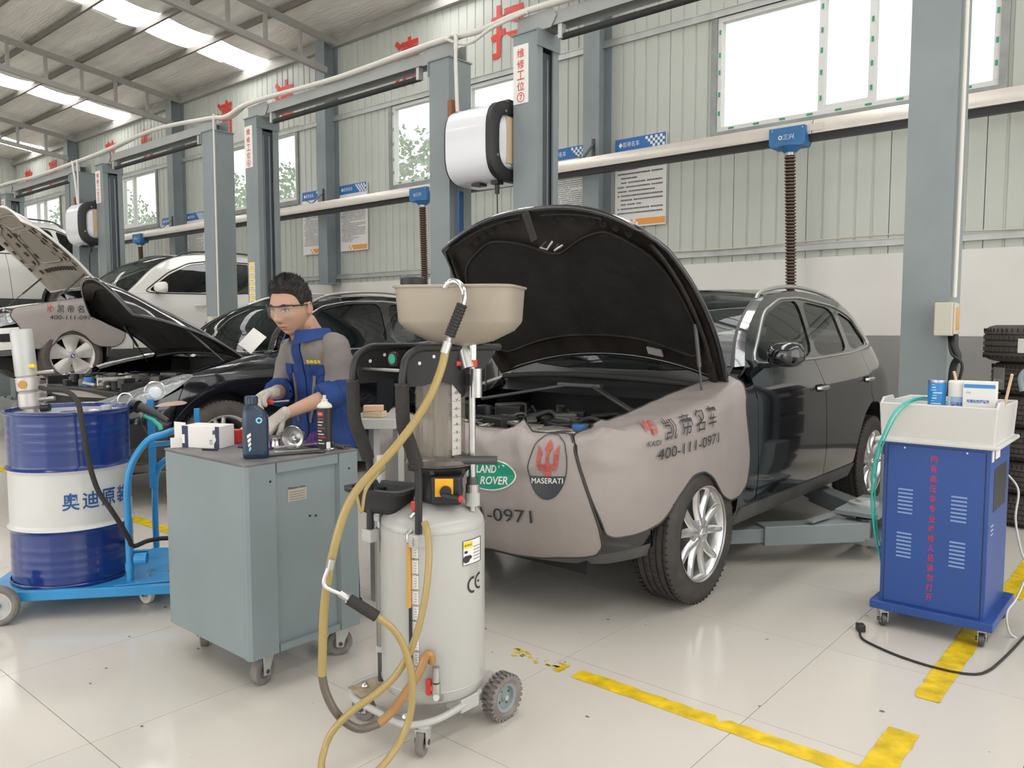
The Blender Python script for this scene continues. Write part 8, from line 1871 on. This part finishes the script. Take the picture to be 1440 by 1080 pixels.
# sleeves
def sleeve(S_, E2_, W_, side):
    A = [S_+Vector((-side*0.045, 0.0, 0.0)), S_+Vector((side*0.012, 0, -0.015)), S_*0.65+E2_*0.35+Vector((side*0.012, 0, 0)), S_*0.3+E2_*0.7, E2_, E2_*0.80+W_*0.20]
    P_ = smooth_path(A, 6); n_ = len(P_); rs = [interp([(0, 0.052), (0.2, 0.064), (0.5, 0.061), (0.8, 0.060), (1, 0.058)], i/(n_-1)) for i in range(n_)]
    mb = MB(); mb.tube(P_, rs, 28, cap=False)
    for i in range(len(mb.v)):
        p = Vector(mb.v[i]); mb.v[i] = tuple(p+Vector((mnoise.noise(p*14), mnoise.noise(p*14+Vector((9, 0, 0))), mnoise.noise(p*16+Vector((0, 9, 0)))))*0.008)
    for i in range(len(mb.f)): mb.mi[i] = 1 if i//28 < (n_-1)*0.62 else 0
    s1 = mb.build('sleeve', ['work_blue', 'work_grey'], jk, smooth=80)
    d = (W_-E2_).normalized(); c0 = E2_*0.93+W_*0.07
    mb = MB().tube([c0-d*0.005, c0+d*0.01, c0+d*0.05, c0+d*0.075, c0+d*0.078, c0+d*0.06], [0.062, 0.071, 0.070, 0.066, 0.054, 0.050], 28, cap=False)
    for i in range(len(mb.v)):
        p = Vector(mb.v[i]); mb.v[i] = tuple(p+Vector((mnoise.noise(p*30), mnoise.noise(p*30+Vector((9, 0, 0))), mnoise.noise(p*30+Vector((0, 9, 0)))))*0.006)
    mb.build('rolled_cuff', 'work_blue', jk, smooth=80)
sleeve(LS, LE, LW, 1); sleeve(RS, RE, RW, -1)
# trousers and shoes
for s_ in (-1, 1):
    mb = MB().tube(smooth_path([(-3.285+s_*0.070, 2.38, 0.92), (-3.285+s_*0.078, 2.38, 0.80), (-3.275+s_*0.09, 2.40, 0.50), (-3.275+s_*0.09, 2.43, 0.08)], 6), [0.102-0.0016*i for i in range(19)], 24)
    mb.build('trouser_leg', 'work_blue', pw, smooth=80)
    o = MB().bb(-3.275+s_*0.10-0.05, -3.275+s_*0.10+0.05, 2.26, 2.51, 0.0, 0.085).build('shoe', 'black', pw, bevel=0.035, seg=3)
# the tool he holds
tw_ = thing('screwdriver', 'red handled tool held in the gloved right hand above the cabinet', 'screwdriver', (0, 0, 0))
q0 = hands[1][0]+hands[1][1]*0.085-hands[1][2]*0.030; dx = Vector((-0.92, -0.35, -0.10)).normalized()
MB().cyl(q0-dx*0.05, q0+dx*0.055, 0.011, 12).build('grip', 'red', tw_, smooth=40); MB().cyl(q0-dx*0.05, q0-dx*0.14, 0.0035, 8).build('shaft', 'steel', tw_)
# small steel workbench behind the drainer with wood blocks
wb_ = thing('work_stand', 'light grey angle steel stand seen between the mechanic and the drainer', 'stand', (-2.45, 2.85, 0))
S0 = Vector(C2W(503, 582, 3.75)); 
for px, py in ((526, 600), (560, 600)):
    p = Vector(C2W(px, py, 4.1)); MB().bb(p.x-0.02+2.45, p.x+0.02+2.45, p.y-0.02-2.85, p.y+0.02-2.85, 0, 0.95).build('leg', 'tank_grey', wb_)
pA = Vector(C2W(500, 592, 4.1)); pB = Vector(C2W(562, 590, 4.1))
MB().bar((pA.x+2.45, pA.y-2.85, 0.955), (pB.x+2.45, pB.y-2.85, 0.955), 0.3, 0.05).build('table_top', 'tank_grey', wb_, bevel=0.003)
wc = thing('wood_blocks', 'two pale wood blocks lying on the light grey stand', 'wood block', (pA.x+0.11, pA.y+0.03, 0.981), 0.5)
MB().bb(-0.05, 0.06, -0.03, 0.03, 0.0, 0.03).build('block', 'wood', wc, bevel=0.003); MB().box((0.0, 0, 0.045), (0.10, 0.055, 0.028), 0.3).build('block', mat('pink wood', (0.62, 0.40, 0.28), 0.6), wc, bevel=0.003)
